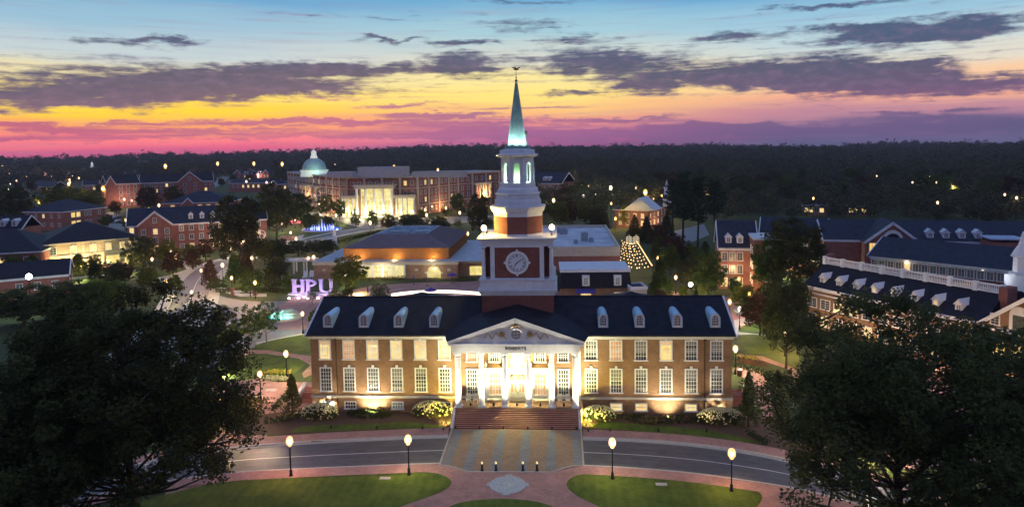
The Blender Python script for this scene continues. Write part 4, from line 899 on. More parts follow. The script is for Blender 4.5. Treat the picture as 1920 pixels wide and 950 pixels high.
class Bld:
    """one building: local x along the front, y away from the viewer, z up"""
    def __init__(s, name, label, A, B, depth, ze, cat='building', group=None, wall=None, roofm=None, trim=None, seed=1):
        s.rz, s.L = frame2(A, B); s.root = empty(name, (A[0], A[1], 0), s.rz, label, cat, group); s.D = depth; s.ze = ze
        s.wall = wall or BR_RED; s.roofm = roofm or SLATE2; s.trim = trim or WHITE2; s.r = random.Random(seed); s.nwin = 0
        mb = MB(); mb.box(0, s.L, 0, depth, 0, ze); s.wmb = mb
    def finish_wall(s): s.wmb.build('wall', s.wall, s.root)
    def gable(s, zr, over=.4):
        L, D, ze = s.L, s.D, s.ze; s.zr = zr
        s.wmb.prism([(0, ze), (D, ze), (D/2, zr-.15)], .02, .35, 'x'); s.wmb.prism([(0, ze), (D, ze), (D/2, zr-.15)], L-.35, L-.02, 'x')
        mb = MB(); k = (zr-ze)/(D/2)
        mb.slab([(-over, -over, ze-over*k+.12), (L+over, -over, ze-over*k+.12), (L+over, D/2, zr), (-over, D/2, zr)], .22)
        mb.slab([(L+over, D+over, ze-over*k+.12), (-over, D+over, ze-over*k+.12), (-over, D/2, zr), (L+over, D/2, zr)], .22)
        mb.build('roof', s.roofm, s.root)
        mb = MB()
        for x in (-over-.04, L+over-.2):
            mb.slab([(x, -over-.05, ze-over*k+.15), (x+.24, -over-.05, ze-over*k+.15), (x+.24, D/2, zr+.03), (x, D/2, zr+.03)], .5)
            mb.slab([(x+.24, D+over, ze-over*k+.15), (x, D+over, ze-over*k+.15), (x, D/2, zr+.03), (x+.24, D/2, zr+.03)], .5)
        mb.box(-.1, L+.1, -over+.05, -.003, ze-.75, ze-.12); mb.build('eaves_trim', s.trim, s.root)
    def hip(s, zr, inset=None, over=.6, flat=0.0):
        L, D, ze = s.L, s.D, s.ze; i = D/2 if inset is None else inset; i = min(i, L/2-.01); o = over; f = flat
        mb = MB(); mb._add([(-o, -o, ze), (L+o, -o, ze), (L+o, D+o, ze), (-o, D+o, ze), (i, D/2-f, zr), (L-i, D/2-f, zr), (L-i, D/2+f+.01, zr), (i, D/2+f+.01, zr)],
                           [(0, 3, 2, 1), (0, 1, 5, 4), (1, 2, 6, 5), (2, 3, 7, 6), (3, 0, 4, 7), (4, 5, 6, 7)]); mb.build('roof', s.roofm, s.root)
        mb = MB(); mb.box(-o-.05, L+o+.05, -o-.05, -.003, ze-.4, ze-.003); mb.box(L+.003, L+o+.05, -.003, D+o, ze-.4, ze-.003); mb.box(-o-.05, -.003, -.003, D+o, ze-.4, ze-.003); mb.build('eaves_trim', s.trim, s.root)
    def flat(s, par=.8, roofm=None, hp=1.0):
        L, D, ze = s.L, s.D, s.ze
        mb = MB(); mb.box(-.12, L+.12, -.12, .3, ze-.3, ze+par); mb.box(-.12, L+.12, D-.3, D+.12, ze-.3, ze+par); mb.box(-.12, .3, .3, D-.3, ze-.3, ze+par); mb.box(L-.3, L+.12, .3, D-.3, ze-.3, ze+par)
        mb.build('parapet', s.trim, s.root); MB().box(.3, L-.3, .3, D-.3, ze+.002, ze+.08).build('roof', roofm or s.roofm, s.root)
    def bay(s, x0, x1, zp, out=.8, back=None, ze=None):       # cross gable facing the front
        ze = ze or s.ze; w = x1-x0; cx = (x0+x1)/2; back = back or s.D/2; o = .45; k = (zp-ze)/(w/2)
        mb = MB(); mb.prism([(x0, 0), (x1, 0), (x1, ze), (cx, zp-.15), (x0, ze)], -out, -.002, 'y'); b = mb.build('gable_bay', s.wall, s.root)
        mb = MB()
        for q in (-1, 1): mb.slab([(cx, -out-o, zp), (cx+q*(w/2+o), -out-o, ze-o*k+.1), (cx+q*(w/2+o), back, ze-o*k+.1), (cx, back, zp)], .2)
        mb.build('roof', s.roofm, b)
        mb = MB()
        for q in (-1, 1): mb.slab([(cx, -out-o-.06, zp+.04), (cx+q*(w/2+o), -out-o-.06, ze-o*k+.14), (cx+q*(w/2+o), -out-o+.2, ze-o*k+.14), (cx, -out-o+.2, zp+.04)], .6)
        mb.build('rake_board', s.trim, b); return b
    def windows(s, xs, zs, w=1.2, h=1.8, lit=.15, y=0.0, lits=(), pm=None, rz=0.0, key=False, litm=None, dark=None):
        for z in zs:
            for x in xs:
                if s.nwin > 95: return
                p = pm or ((litm or LITW) if s.r.random() < lit else (dark or s.r.choice([GLASSC, GLASSC, GLASS])))
                if callable(y): yy = y(x)
                else: yy = y
                loc = (x, yy, z) if rz == 0 else (x, yy, z)
                simple_window(s.root, p, w, h, loc, rz, key=key); s.nwin += 1
    def side(s, which, n, zs, w=1.1, h=1.7, lit=.1, litm=None):
        for z in zs:
            for k in range(n):
                yy = s.D*(k+.5)/n; p = (litm or LITW) if s.r.random() < lit else s.r.choice([GLASSC, GLASS])
                x = s.L if which > 0 else 0
                simple_window(s.root, p, w, h, (x, yy, z), math.pi/2*which); s.nwin += 1
    def dormer(s, x, zr_line, w=1.5, h=1.7, y0=1.2, pitch=None, pm=None, m=None):
        zb = zr_line(y0); mb = MB(); W = w/2
        mb.prism([(x-W, zb-.2), (x+W, zb-.2), (x+W, zb+h), (x, zb+h+.75), (x-W, zb+h)], y0, y0+(h+.9)/pitch, 'y'); d = mb.build('dormer', m or s.trim, s.root)
        mb = MB()
        for q in (-1, 1): mb.slab([(x, y0-.2, zb+h+.88), (x+q*(W+.2), y0-.2, zb+h-.05), (x+q*(W+.2), y0+(h)/pitch, zb+h-.05), (x, y0+(h+.9)/pitch, zb+h+.88)], .1)
        mb.build('dormer_roof', m or s.trim, d)
        o = simple_window(s.root, pm or GLASSC, w*.55, h*.72, (x, y0-.012, zb+h*.5)); o.parent = d
def xs(a, b, n): return [a+(b-a)*(k+.5)/n for k in range(n)]

# -- floodlit cream building with quoins, at the west
A = gp(75, 459, 9.5); Bq = gp(258, 443.5, 9.5)
b = Bld('academic_building', 'floodlit cream brick building with quoined corners and dark hipped roof', A, Bq, 24, 9.5, wall=BR_CREAM, trim=LIMEST, roofm=SLATE, seed=3); b.finish_wall(); b.hip(14.6, 12)
L = b.L
b.windows([L*f for f in (.32, .52, .68, .83, .93)], [7.2], 1.5, 2.1, pm=LITW, key=True); b.windows([L*f for f in (.12,)], [7.2], 1.5, 2.1, pm=GLASSC)
b.windows([L*f for f in (.15, .25, .54)], [3.0], 2.0, 2.6, pm=LITY); b.windows([L*.88], [2.6], 1.5, 4.2, pm=LITY); b.windows([L*.72], [3.1], 3.4, 2.4, pm=LITY)
b.side(1, 5, [7.2], 1.2, 1.9, .2)
mb = MB()
for z in range(11):
    for x, wq in ((0, 0), (L*.42, 0), (L, 1)):
        ww = .9 if z % 2 else .6; x0 = x-ww if wq else x-ww/2
        mb.box(x0, x0+ww, -.14, -.003, .3+z*.82, .95+z*.82)
    ww = .9 if z % 2 else .6; mb.box(L+.003, L+.14, 0, ww, .3+z*.82, .95+z*.82)
mb.build('quoins', LIMEST, b.root); MB().box(0, L+.1, -.16, -.005, 5.35, 5.65).build('belt_course', LIMEST, b.root)
MB().box(L*.62, L*.8, -2.6, -.003, .3, 1.5).build('entry_wall', BR_RED, b.root)
for k, f in enumerate((.2, .42, .62, .9)):
    P = b.root.matrix_basis @ Vector((L*f, -2.2, 0)); Q = b.root.matrix_basis @ Vector((L*f, 0, 5.5))
    flood(P.x, P.y, .05, Q, 9000, (1, .78, .36), ['floodlight at the %s of the cream quoined building' % w for w in ('west end', 'downpipe', 'entry wall', 'east corner')][k], 120, 'floodlights before the cream building')
# its near wing: dark roofed red brick with small gable
A2 = gp(0, 560, 6.0); 
b = Bld('brick_wing', 'dark red brick wing with white trimmed gable end under the white flood lamp', gp(-60, 528, 6.5), gp(128, 512, 6.5), 13, 6.5, seed=4, roofm=SLATE); b.finish_wall(); mat('pale_membrane', (.34, .38, .46), .6, .2, .6); b.gable(9.5); b.windows(xs(b.L*.4, b.L*.95, 3), [4.0], 1.2, 1.7, 0.0)
b.side(1, 2, [4.0])
b = Bld('slate_roofed_hall', 'large dark slate roof adjoining the cream quoined building', gp(-120, 480, 8.5), gp(75, 470, 8.5), 26, 8.5, seed=5, roofm=SLATE); b.finish_wall(); b.hip(14.0, 10)
b.windows(xs(2, b.L-2, 7), [6.0], 1.2, 1.8, .1)
# -- hipped brick house with yellow balcony windows
b = Bld('hipped_brick_block', 'hipped roof brick block with bright yellow balcony windows', gp(118, 397, 9), gp(197, 388, 9), 22, 9, seed=6); b.finish_wall(); b.hip(14, 11)
L = b.L; b.windows([L*.22, L*.34], [6.9, 2.8], 2.3, 2.2, pm=LITY); b.windows([L*.52, L*.62], [6.9, 2.8], 1.4, 1.9, pm=GLASSC); b.windows([L*.85], [6.9, 2.8], 1.3, 1.8, pm=GLASS); b.side(-1, 5, [6.9, 2.8])
b = Bld('dormered_wing', 'low dark wing with two white arched dormers beside the hipped brick block', gp(-40, 430, 6), gp(40, 428, 6), 14, 6, seed=7, roofm=SLATE); b.finish_wall(); b.gable(11)
for f in (.52, .80): b.dormer(b.L*f, lambda y: 6+y*.71, 2.0, 2.4, 1.0, .71)
b.windows(xs(0, b.L, 6), [3.6], 1.3, 1.8, .2)
# -- three-storey gabled dormitory
def base_pair(pa, pb, z): return gp(*pa, z), gp(*pb, z)
A, Bq = base_pair((238, 423), (500, 409), 10.5)
b = Bld('gabled_dormitory', 'three-storey red brick dormitory with front gable and four white dormers', A, Bq, 16, 10.5, seed=8, trim=WHITE2); b.finish_wall(); b.gable(16.0)
L = b.L; b.bay(L*.07, L*.31, 15.4, 1.0)
b.windows([L*.11, L*.19, L*.27], [7.9, 4.9], 1.3, 1.8, .2, y=-1.0); b.windows([L*.11, L*.19, L*.27], [1.9], 1.3, 1.6, .8, y=-1.0, litm=LITY); b.windows([L*.19], [12.0], 1.1, 1.7, 0, y=-1.0)
b.windows([L*.03], [8.6, 5.2, 1.9], 1.3, 1.8, .1)
XS = [L*(.37+.0705*k) for k in range(9)]
b.windows(XS, [8.6, 5.2], 1.3, 1.8, .16); b.windows(XS, [1.9], 1.3, 1.5, .75, litm=LITY)
for f in (.44, .52, .60, .68): b.dormer(L*f, lambda y: 10.6+y*.687, 1.5, 1.5, 1.6, .687)
b.side(-1, 4, [8.6, 5.2])
# -- hipped block behind the dormitory
A, Bq = base_pair((306, 381), (430, 378), 9)
b = Bld('hipped_hall', 'dark hipped roof hall just behind the gabled dormitory', A, Bq, 24, 9, seed=9); b.finish_wall(); b.hip(14.5, 14)
L = b.L; b.windows([L*.14, L*.55, L*.68, L*.82], [6.8], 2.0, 2.0, pm=LITO); b.windows([L*.3, L*.42], [6.6], 2.2, 2.6, pm=GLASSC); b.bay(L*.3, L*.46, 11.8, .8)
# -- four-storey block with gables
A, Bq = base_pair((200, 345), (262, 342.5), 16.5)
b = Bld('four_storey_block', 'four-storey red brick block with steep gable ends, lit pale at its corner', A, Bq, 20, 16.5, seed=10, roofm=SLATE); b.finish_wall(); b.gable(22)
L = b.L; b.windows(xs(L*.3, L*.96, 3), [14, 10.4, 6.8, 3.2], 1.7, 2.3, .06); b.bay(-1.0, L*.26, 22, 1.5)
A, Bq = base_pair((262, 342.5), (400, 338), 15)
b = Bld('gabled_residence', 'long red brick residence with broad front gable behind the hipped hall', A, Bq, 20, 15, seed=11, roofm=SLATE); b.finish_wall(); b.gable(21)
L = b.L; b.bay(L*.5, L*.84, 22.5, 5); b.windows([L*.6, L*.74], [12.5, 8.0], 1.7, 2.3, .05, y=-5.0); b.windows([L*.67], [17.0], 1.7, 2.1, 0, y=-5.0); b.windows([L*.89, L*.96], [12.5, 8.5], 1.6, 2.2, .1); b.windows(xs(L*.04, L*.46, 6), [12.5, 8.5], 1.6, 2.2, .1)
# -- small building further back, with pale porch
for k, (pa, pb, ze, zr, l, lit) in enumerate((((155, 347), (185, 346), 8, 12, 'small lit brick house with two dormers before the four-storey block', .9), ((60, 348), (98, 350), 5, 10, 'small house with pale gable among the west trees', .1),
        ((560-40, 345), (540, 344), 8, 11, 'low dark-roofed building against the long centre west wing', .4), ((430, 343), (520, 342), 8, 11, 'low long building with dark roof west of the domed centre', .4))):
    A, Bq = base_pair(pa, pb, ze); b = Bld('small_building', l, A, Bq, 14, ze, seed=20+k); b.finish_wall(); b.gable(zr); b.windows(xs(1, b.L-1, max(2, int(b.L/5))), [ze*.6], 1.8, 2.4, lit)
# -- row of gabled houses on the far west side
hs = [(0, 326, 34), (52, 328, 18), (62, 327, 20), (92, 330, 18), (104, 327, 22), (122, 328, 26), (178, 330, 22), (225, 327, 22), (262, 326, 26), (292, 325, 18), (333, 326, 30), (372, 325, 30), (452, 326, 30), (478, 325, 26), (505, 325, 26)]
desc = ['house with broad low gable at the far west end of the row', 'narrow-gabled house, second from the west', 'steep pale gable house beside the white porch light', 'small red gable house with twin chimneys', 'dark gable house west of the lit brick house', 'lit brick house with glowing pink front below the cupola', 'dark gable house right below the cupola hall',
        'steep gable house west of the tall yellow mast lamp', 'red gable house with pink-lit porch', 'house under the tall yellow mast lamp', 'wide gable house with warm lit porch', 'house with four bright dormers', 'wide gabled house beside the far road', 'pink-lit house with chimneys near the dome', 'house nearest to the verdigris dome']
for k, (px, py, wpx) in enumerate(hs):
    A, Bq = gp(px-wpx*.5, py, 6.5), gp(px+wpx*.62, py, 6.5); b = Bld('gabled_house', desc[k], A, Bq, 11, 6.5, 'house', 'gabled houses in the far row', seed=30+k); b.finish_wall(); b.gable(11.5)
    L = b.L; b.bay(L*.1, L*.5, 12.5, 2.0); b.windows([L*.2, L*.4, L*.65, L*.85], [3.2], 2.0, 2.6, .55, y=lambda x, L=L: -2.0 if x < L*.5 else 0.0, litm=LITO)
    if k % 2 == 0: MB().box(L*.8, L*.86, 3, 4.4, 9, 14.5).build('chimney', BR_RED, b.root)
    for q in (.62, .78): b.dormer(L*q, lambda y: 6.5+y*.9, 1.6, 1.3, 1.0, .9)
    P = b.root.matrix_basis @ Vector((L*.55, -4, 3)); 
    if k % 2 == 1 or k in (4, 10): point(b.root, (L*.5, -6, 2.6), 16000, (1, .55, .42), .7)
# cupola hall
A, Bq = base_pair((150, 322), (200, 321), 9); b = Bld('cupola_hall', 'distant hall with white cupola and pale porch gable', A, Bq, 30, 9, seed=50); b.finish_wall(); b.hip(15, 12); b.bay(0, b.L*.35, 15, 4); m = MB(); cx, cy_ = b.L*.33, 13
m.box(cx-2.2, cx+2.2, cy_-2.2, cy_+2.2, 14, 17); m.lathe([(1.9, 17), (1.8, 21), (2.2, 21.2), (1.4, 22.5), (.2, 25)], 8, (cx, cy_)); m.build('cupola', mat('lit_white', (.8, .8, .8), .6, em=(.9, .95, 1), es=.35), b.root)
# -- the long convention centre: five facets, columned portico, dome
seg = [((538, 331), (600, 335)), ((600, 335), (655, 338)), ((655, 337.5), (775, 336.5)), ((775, 336.5), (858, 333)), ((858, 333), (936, 326))]
ZC = 22.0
# facade line in world: chosen so that its foot meets the forecourt
pts = [gp(538, 379), gp(598, 396), gp(648, 406), gp(782, 404), gp(858, 392), gp(936, 384)]
pts = [(p[0], p[1]+4) for p in pts]
names = ['far west wing', 'west wing', 'middle block', 'east wing', 'far east wing']
cc = empty('convention_centre', (pts[2][0], pts[2][1], 0), 0, 'long four-storey brick centre with bright columned portico and green dome', 'building')
for k in range(5):
    A, Bq = pts[k], pts[k+1]; rz, L = frame2(A, Bq); wing = empty('wing', (A[0]-cc.location.x, A[1]-cc.location.y, 0), rz); wing.parent = cc
    h = CAM_Z-(([331, 333, 337, 335, 330][k])-hor(A[0]))*0 ; ze = 20.6
    MB().box(-.2, L+.2, 0, 22, 0, ze).build('wall', BR_RED, wing)
    m = MB(); m.box(-.3, L+.3, -.5, 22.3, ze, ze+.5); m.box(-.4, L+.4, -.8, 22.5, ze+.5, ze+1.1); m.box(0, L, -.15, -.003, 5.1, 5.7); m.box(0, L, -.12, -.003, 14.5, 14.9)
    n = max(2, int(L/9))
    for j in range(n+1): x = L*j/n; m.box(x-.6, x+.6, -.35, -.004, 0, ze-.002)
    m.build('stone_trim', LIMEST, wing)
    MB().box(.5, L-.5, .5, 21.5, ze+1.1, ze+1.2).build('roof', mat('pale_membrane_roof', (.3, .33, .38), .7, .15, .3) if 'pale_membrane_roof' not in bpy.data.materials else bpy.data.materials['pale_membrane_roof'], wing)
    rr = random.Random(60+k)
    for j in range(n):
        for q in ((.3, .7) if L/n < 12 else (.2, .5, .8)):
            x = L*(j+q)/n
            for z in (17.6, 12.2, 8.2, 2.8):
                if k == 2 and z < 9: continue
                pm = LITO if z < 4 and rr.random() < .5 else (LITY if rr.random() < .13 else GLASSC)
                simple_window(wing, pm, 1.5, 2.4, (x, 0, z), nx=2, ny=3)
    if k in (0, 4):
        m = MB(); x0, x1 = (L*.35, L*.75) if k else (L*.5, L*.98)
        m.box(x0, x1, -2.0, -.36, 13.6, 14.6); [m.box(x-.4, x+.4, -1.9, -1.1, 6.0, 13.6) for x in xs(x0, x1, 5)]; m.box(x0, x1, -2.0, -.36, 5.4, 6.0); m.build('balcony_porch', LIMEST, wing)
        point(wing, ((x0+x1)/2, -3.4, 8), 4200, (1, .6, .28), .3)
    if k in (1, 3): point(wing, (L*.5, -5, 3.0), 2600, (1, .55, .22), .3)
# rooftop plant
def cpt(px, py, z): x, y = gp(px, py, z); return x-cc.location.x, y-cc.location.y
for px, w, hh, dz in ((708, 26, 5.5, 9), (627, 14, 3.0, 6), (795, 16, 3.0, 8), (845, 12, 3.2, 7), (822, 9, 2.2, 9)):
    x, y = gp(px, 334, 21.7); x -= cc.location.x; y = y-cc.location.y+9; MB().box(x-w/2, x+w/2, y, y+8, 21.7, 21.7+hh).build('roof_plant_room', mat('plant_grey', (.3, .32, .36), .6) if 'plant_grey' not in bpy.data.materials else bpy.data.materials['plant_grey'], cc)
# dome
dx, dy = gp(575, 330, 20.8); dy += 14; dX, dY = dx-cc.location.x, dy-cc.location.y
sd = math.hypot(dx-CAM_X, dy-CAM_Y)/FPX*math.cos(R(16)); R0 = 22*sd*1.0
def zd(py): return CAM_Z-(py-hor(575))/FPX*math.hypot(dx-CAM_X, dy-CAM_Y)*math.cos(R(15))
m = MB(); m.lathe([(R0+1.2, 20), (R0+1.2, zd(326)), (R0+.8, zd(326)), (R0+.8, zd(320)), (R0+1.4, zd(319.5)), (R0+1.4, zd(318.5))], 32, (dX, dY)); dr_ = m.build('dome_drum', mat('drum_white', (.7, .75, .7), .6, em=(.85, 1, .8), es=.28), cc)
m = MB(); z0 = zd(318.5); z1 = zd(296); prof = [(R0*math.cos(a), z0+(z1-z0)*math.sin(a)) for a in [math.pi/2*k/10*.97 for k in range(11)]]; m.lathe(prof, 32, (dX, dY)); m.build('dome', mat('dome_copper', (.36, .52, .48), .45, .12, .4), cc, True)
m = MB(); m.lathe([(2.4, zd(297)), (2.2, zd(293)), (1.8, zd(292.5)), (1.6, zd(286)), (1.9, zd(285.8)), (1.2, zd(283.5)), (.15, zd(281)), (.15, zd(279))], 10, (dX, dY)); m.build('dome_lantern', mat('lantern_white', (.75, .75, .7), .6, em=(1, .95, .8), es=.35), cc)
point(dr_, (dX+6, dY-R0-7, 24), 1600, (.6, 1, .85), .4)
# portico of the centre
PA, PB = gp(648, 405), gp(784, 403); rz, PL = frame2(PA, PB); pt = empty('columned_entrance', (PA[0]-cc.location.x, PA[1]-cc.location.y-4, 0), rz); pt.parent = cc
zlow = 11.6; zhi = 18.2
x0, x1 = PL*.23, PL*.70
m = MB(); m.box(0, x0-.2, -4, 0, zlow-1.5, zlow); m.box(x1+.2, PL, -4, 0, zlow-1.5, zlow); m.box(x0-1.2, x1+1.2, -7.2, .5, zhi-2.8, zhi-1.4); m.box(x0-1.8, x1+1.8, -7.9, .8, zhi-1.4, zhi-.8)
for x in xs(x0-1.5, x1+1.5, 14): m.box(x-.12, x+.12, -7.6, -7.4, zhi-.8, zhi+.4)
m.box(x0-1.8, x1+1.8, -7.7, -7.3, zhi+.4, zhi+.6); m.build('entablature', LIMEST, pt)
m = MB(); m.box(0, PL, -7.4, .5, 0, .25); m.build('platform', CONC, pt)
def bigcol(hh, r_): return MB().lathe([(r_*1.3, .25), (r_*1.3, .6), (r_, .8), (r_*.86, hh-.8), (r_*1.2, hh-.2), (r_*1.2, hh)], 14)
c1_ = bigcol(zhi-2.8, .75).build('column', WHITE, pt); c1_.location = (x0, -6.6, 0)
for f in (.25, .5, .75, 1.0): part_copy(c1_, pt, (x0+(x1-x0)*f, -6.6, 0))
c2_ = bigcol(zlow-1.5, .5).build('side_column', WHITE, pt); c2_.location = (.8, -3.4, 0)
for x in (3.6, 6.2, 8.4): part_copy(c2_, pt, (x, -3.4, 0))
for x in (x1+2.2, x1+5, x1+7.6, PL-.8): part_copy(c2_, pt, (x, -3.4, 0))
def glasswall(xa, xb, y, za, zb, parent):
    m = MB(); m.cur = 0; n = max(2, int((xb-xa)/2.2))
    for j in range(n+1): x = xa+(xb-xa)*j/n; m.box(x-.12, x+.12, y-.25, y-.02, za, zb)
    for z in (za+2.6, za+5.4, za+8.6, za+11.6):
        if z < zb-.5: m.box(xa, xb, y-.22, y-.021, z-.12, z+.12)
    m.cur = 1; m.box(xa, xb, y-.01, y+.1, za, zb); return m.build('window_wall', [WHITE, LITG], parent)
glasswall(x0+1.2, x1-1.2, -1.2, .3, zhi-3, pt); glasswall(1, x0-1, -.6, .3, zlow-1.8, pt); glasswall(x1+1, PL-1, -.6, .3, zlow-1.8, pt)
m = MB(); m.box(0, PL, -.5, 3.8, 0, zlow-.3); m.box(x0, x1, -1.1, 4, 0, zhi-2.9); m.build('wall', BR_TAN, pt)
for f, P_ in ((.06, 700), (.15, 700), (.30, 1500), (.47, 1500), (.64, 1500), (.78, 700), (.94, 700)): point(pt, (PL*f, -5.2 if .2 < f < .7 else -2.0, 2.2), P_*1.1, (1, .82, .36), .3)
for f in (.3, .47, .64): point(pt, (PL*f, -10.5, 1.5), 2600, (1, .85, .5), .3)
# -- student centre with copper roof
zt_ = 9.0
A, Bq = gp(645, 486.8, 4.8), gp(842, 486, 4.8); rz, L = frame2(A, Bq)
stc = empty('student_centre', (A[0], A[1], 0), rz, 'low brick student centre with big bronze hipped roof and lit glass front', 'building')
BRONZE = mat('bronze_roof', (.17, .125, .14), .5, .12, .6, metal=.2); BRW = mat('copper_fascia', (.42, .19, .055), .5, .15, 1.0, metal=.25)
FAS0, FAS1 = 4.9, 8.1
m = MB(); m.box(0, L, 0, 36, FAS0, FAS1)
for x in np.arange(.3, L, .6): m.box(x-.04, x+.04, -.08, -.002, FAS0, FAS1)
for y in np.arange(.3, 36, .6): m.box(L+.002, L+.08, y-.04, y+.04, FAS0, FAS1)
m.build('copper_fascia', BRW, stc)
m = MB(); q = 7.6; zz = 11.3; Dp = 36; q2 = 7.6
ring0 = [(-.3, -.3, FAS1), (L+.3, -.3, FAS1), (L+.3, Dp, FAS1), (-.3, Dp, FAS1)]; ring1 = [(q, q, zz), (L-q, q, zz), (L-q, Dp-q2, zz), (q, Dp-q2, zz)]; w = .35
ring2 = [(q+w, q+w, zz), (L-q-w, q+w, zz), (L-q-w, Dp-q2-w, zz), (q+w, Dp-q2-w, zz)]; ring3 = [(a, b_, 8.9) for a, b_, _ in ring2]
m._add(ring0+ring1, [(i, (i+1) % 4, (i+1) % 4+4, i+4) for i in range(4)])
for k in range(int(L/.7)):      # standing seams on the front slope
    x = .3+k*.7; t = min(1, x/q if x < q else 1, (L-x)/q if L-x < q else 1)
    m.tube([(x, -.3, FAS1+.03), (x, -.3+t*(q+.3), FAS1+.03+t*(zz-FAS1))], .035, 4, False)
for k in range(48):
    y = .5+k*.73
    if y < Dp-.5: t = min(1, y/q, (Dp-y)/q2); m.tube([(L+.3, y, FAS1+.03), (L+.3-t*(q+.3), y, FAS1+.03+t*(zz-FAS1))], .035, 4, False)
m.build('roof', BRONZE, stc)
WELL = mat('well_membrane', (.36, .47, .56), .6, .2, .5); m = MB(); m._add(ring1+ring2+ring3, [(i+4*j, (i+1) % 4+4*j, (i+1) % 4+4*(j+1), i+4*(j+1)) for j in range(2) for i in range(4)]); m.build('roof_curb', WELL, stc)
MB().box(q+w+.02, L-q-w-.02, q+w+.02, Dp-q2-w-.02, 8.7, 8.92).build('roof_well', WELL, stc)
for x, y in ((L*.38, 20), (L*.62, 20)):
    m = MB(); m.box(x-3, x+3, y-2, y+2, 8.93, 10.4); m.box(x-2.2, x+2.2, y-1.6, y+1.6, 10.402, 10.7); m.build('cooling_unit', mat('unit_grey', (.28, .33, .36), .5) if 'unit_grey' not in bpy.data.materials else bpy.data.materials['unit_grey'], stc)
fx0 = -5.5; fx1 = L+3.0
# lower body
lo = Vector((0, 0, 0))
x0_, x1_ = -7.5, L+3.0; yf = -4.0
m = MB(); m.box(x0_, x1_, yf, 40, 0, 4.0); m.box(x1_, x1_+10, yf+3, 40, 0, 3.9); m.build('wall', BR_TAN, stc)
m = MB(); m.box(x0_-.3, x1_+.3, yf-.35, 40.2, 4.0, 4.85); m.box(x1_+.3, x1_+10, yf+2.8, 40.2, 3.9, 4.75); m.build('parapet', LIMEST, stc)
MB().box(x0_, x1_+9.6, yf+.2, 40, 4.851, 4.89).build('lower_roof', mat('lower_membrane', (.4, .44, .5), .6, .15, .4), stc)
gx0, gx1 = L*.22, L*.60
m = MB(); m.cur = 0
m.box(gx0-.5, gx0, yf-.45, yf-.003, .4, 3.95); m.box(gx1, gx1+.5, yf-.45, yf-.003, .4, 3.95); m.box(gx0, gx1, yf-.4, yf-.003, 3.7, 3.98)
for j in range(1, 4): x = gx0+(gx1-gx0)*j/4; m.box(x-.28, x+.28, yf-.4, yf-.003, .4, 3.7)
for j in range(16): x = gx0+(gx1-gx0)*j/16; m.box(x-.05, x+.05, yf-.2, yf-.004, .4, 3.7)
for z in (1.4, 2.6): m.box(gx0, gx1, yf-.18, yf-.005, z-.06, z+.06)
m.cur = 1; m.box(gx0, gx1, yf-.1, yf-.006, .4, 3.7); m.build('window_wall', [WHITE, LITG], stc)
ax = L*.88
arc = [(ax+1.9, .3), *[(ax+1.9*math.cos(math.pi*k/12), 1.75+1.9*math.sin(math.pi*k/12)) for k in range(13)], (ax-1.9, .3)]
MB().prism(arc, yf-.12, yf-.004, 'y').build('arched_window', LITG, stc)
m = MB()
for k in range(-2, 3): m.box(ax+k*.75-.06, ax+k*.75+.06, yf-.2, yf-.122, .3, 1.75+math.sqrt(max(0, 1.9**2-(k*.75)**2)))
for z in (.9, 1.7, 2.7): ww = 1.9 if z < 1.75 else math.sqrt(1.9**2-(z-1.75)**2); m.box(ax-ww, ax+ww, yf-.19, yf-.123, z-.06, z+.06)
m.box(ax-.35, ax+.35, yf-.3, yf-.004, 3.5, 3.98); m.box(ax-2.6, ax-1.95, yf-.25, yf-.004, 1.5, 1.95); m.box(ax+1.95, ax+2.6, yf-.25, yf-.004, 1.5, 1.95)
m.build('arch_trim', LIMEST, stc)
for x in (-4.5, L*.72, L*1.02): MB().box(x-.45, x+.45, yf-.1, yf-.003, 2.2, 2.9).build('square_plaque', LIMEST, stc)
glass = MB().box(x1_+3, x1_+8, yf+2.9, yf+2.997, .5, 3.0).build('window_wall', LITG, stc)
point(stc, (gx0+(gx1-gx0)*.5, yf-2.5, 2.5), 420, (1, .86, .5), .3); point(stc, (ax, yf-2.0, 2.5), 260, (1, .86, .5), .3)
for x in (L*.15, L*.5, L*.85): point(stc, (x, -2.2, 5.2), 420, (1, .62, .2), .15)
# bright curved terrace canopy wall
cw = [gp(*p) for p in [(735, 556), (760, 552), (800, 549), (845, 549), (890, 552), (905, 554)]]; cw = smooth_line(cw, 2)
m = MB(); A_, B_ = offset(cw, 0), offset(cw, .4)
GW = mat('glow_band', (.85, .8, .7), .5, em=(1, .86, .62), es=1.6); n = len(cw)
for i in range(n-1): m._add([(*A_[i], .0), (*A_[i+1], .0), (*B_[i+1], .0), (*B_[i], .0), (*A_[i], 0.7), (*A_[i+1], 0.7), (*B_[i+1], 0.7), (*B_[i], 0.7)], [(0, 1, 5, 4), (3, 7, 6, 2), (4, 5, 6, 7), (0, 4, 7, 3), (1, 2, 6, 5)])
tw = m.build('light_wall', GW); tag(tw, 'long curving low wall glowing white on the terrace', 'light wall')
for i in range(0, n, 5): point(tw, (A_[i][0], A_[i][1]-1.6, 1.2), 60, (1, .86, .62), .3)
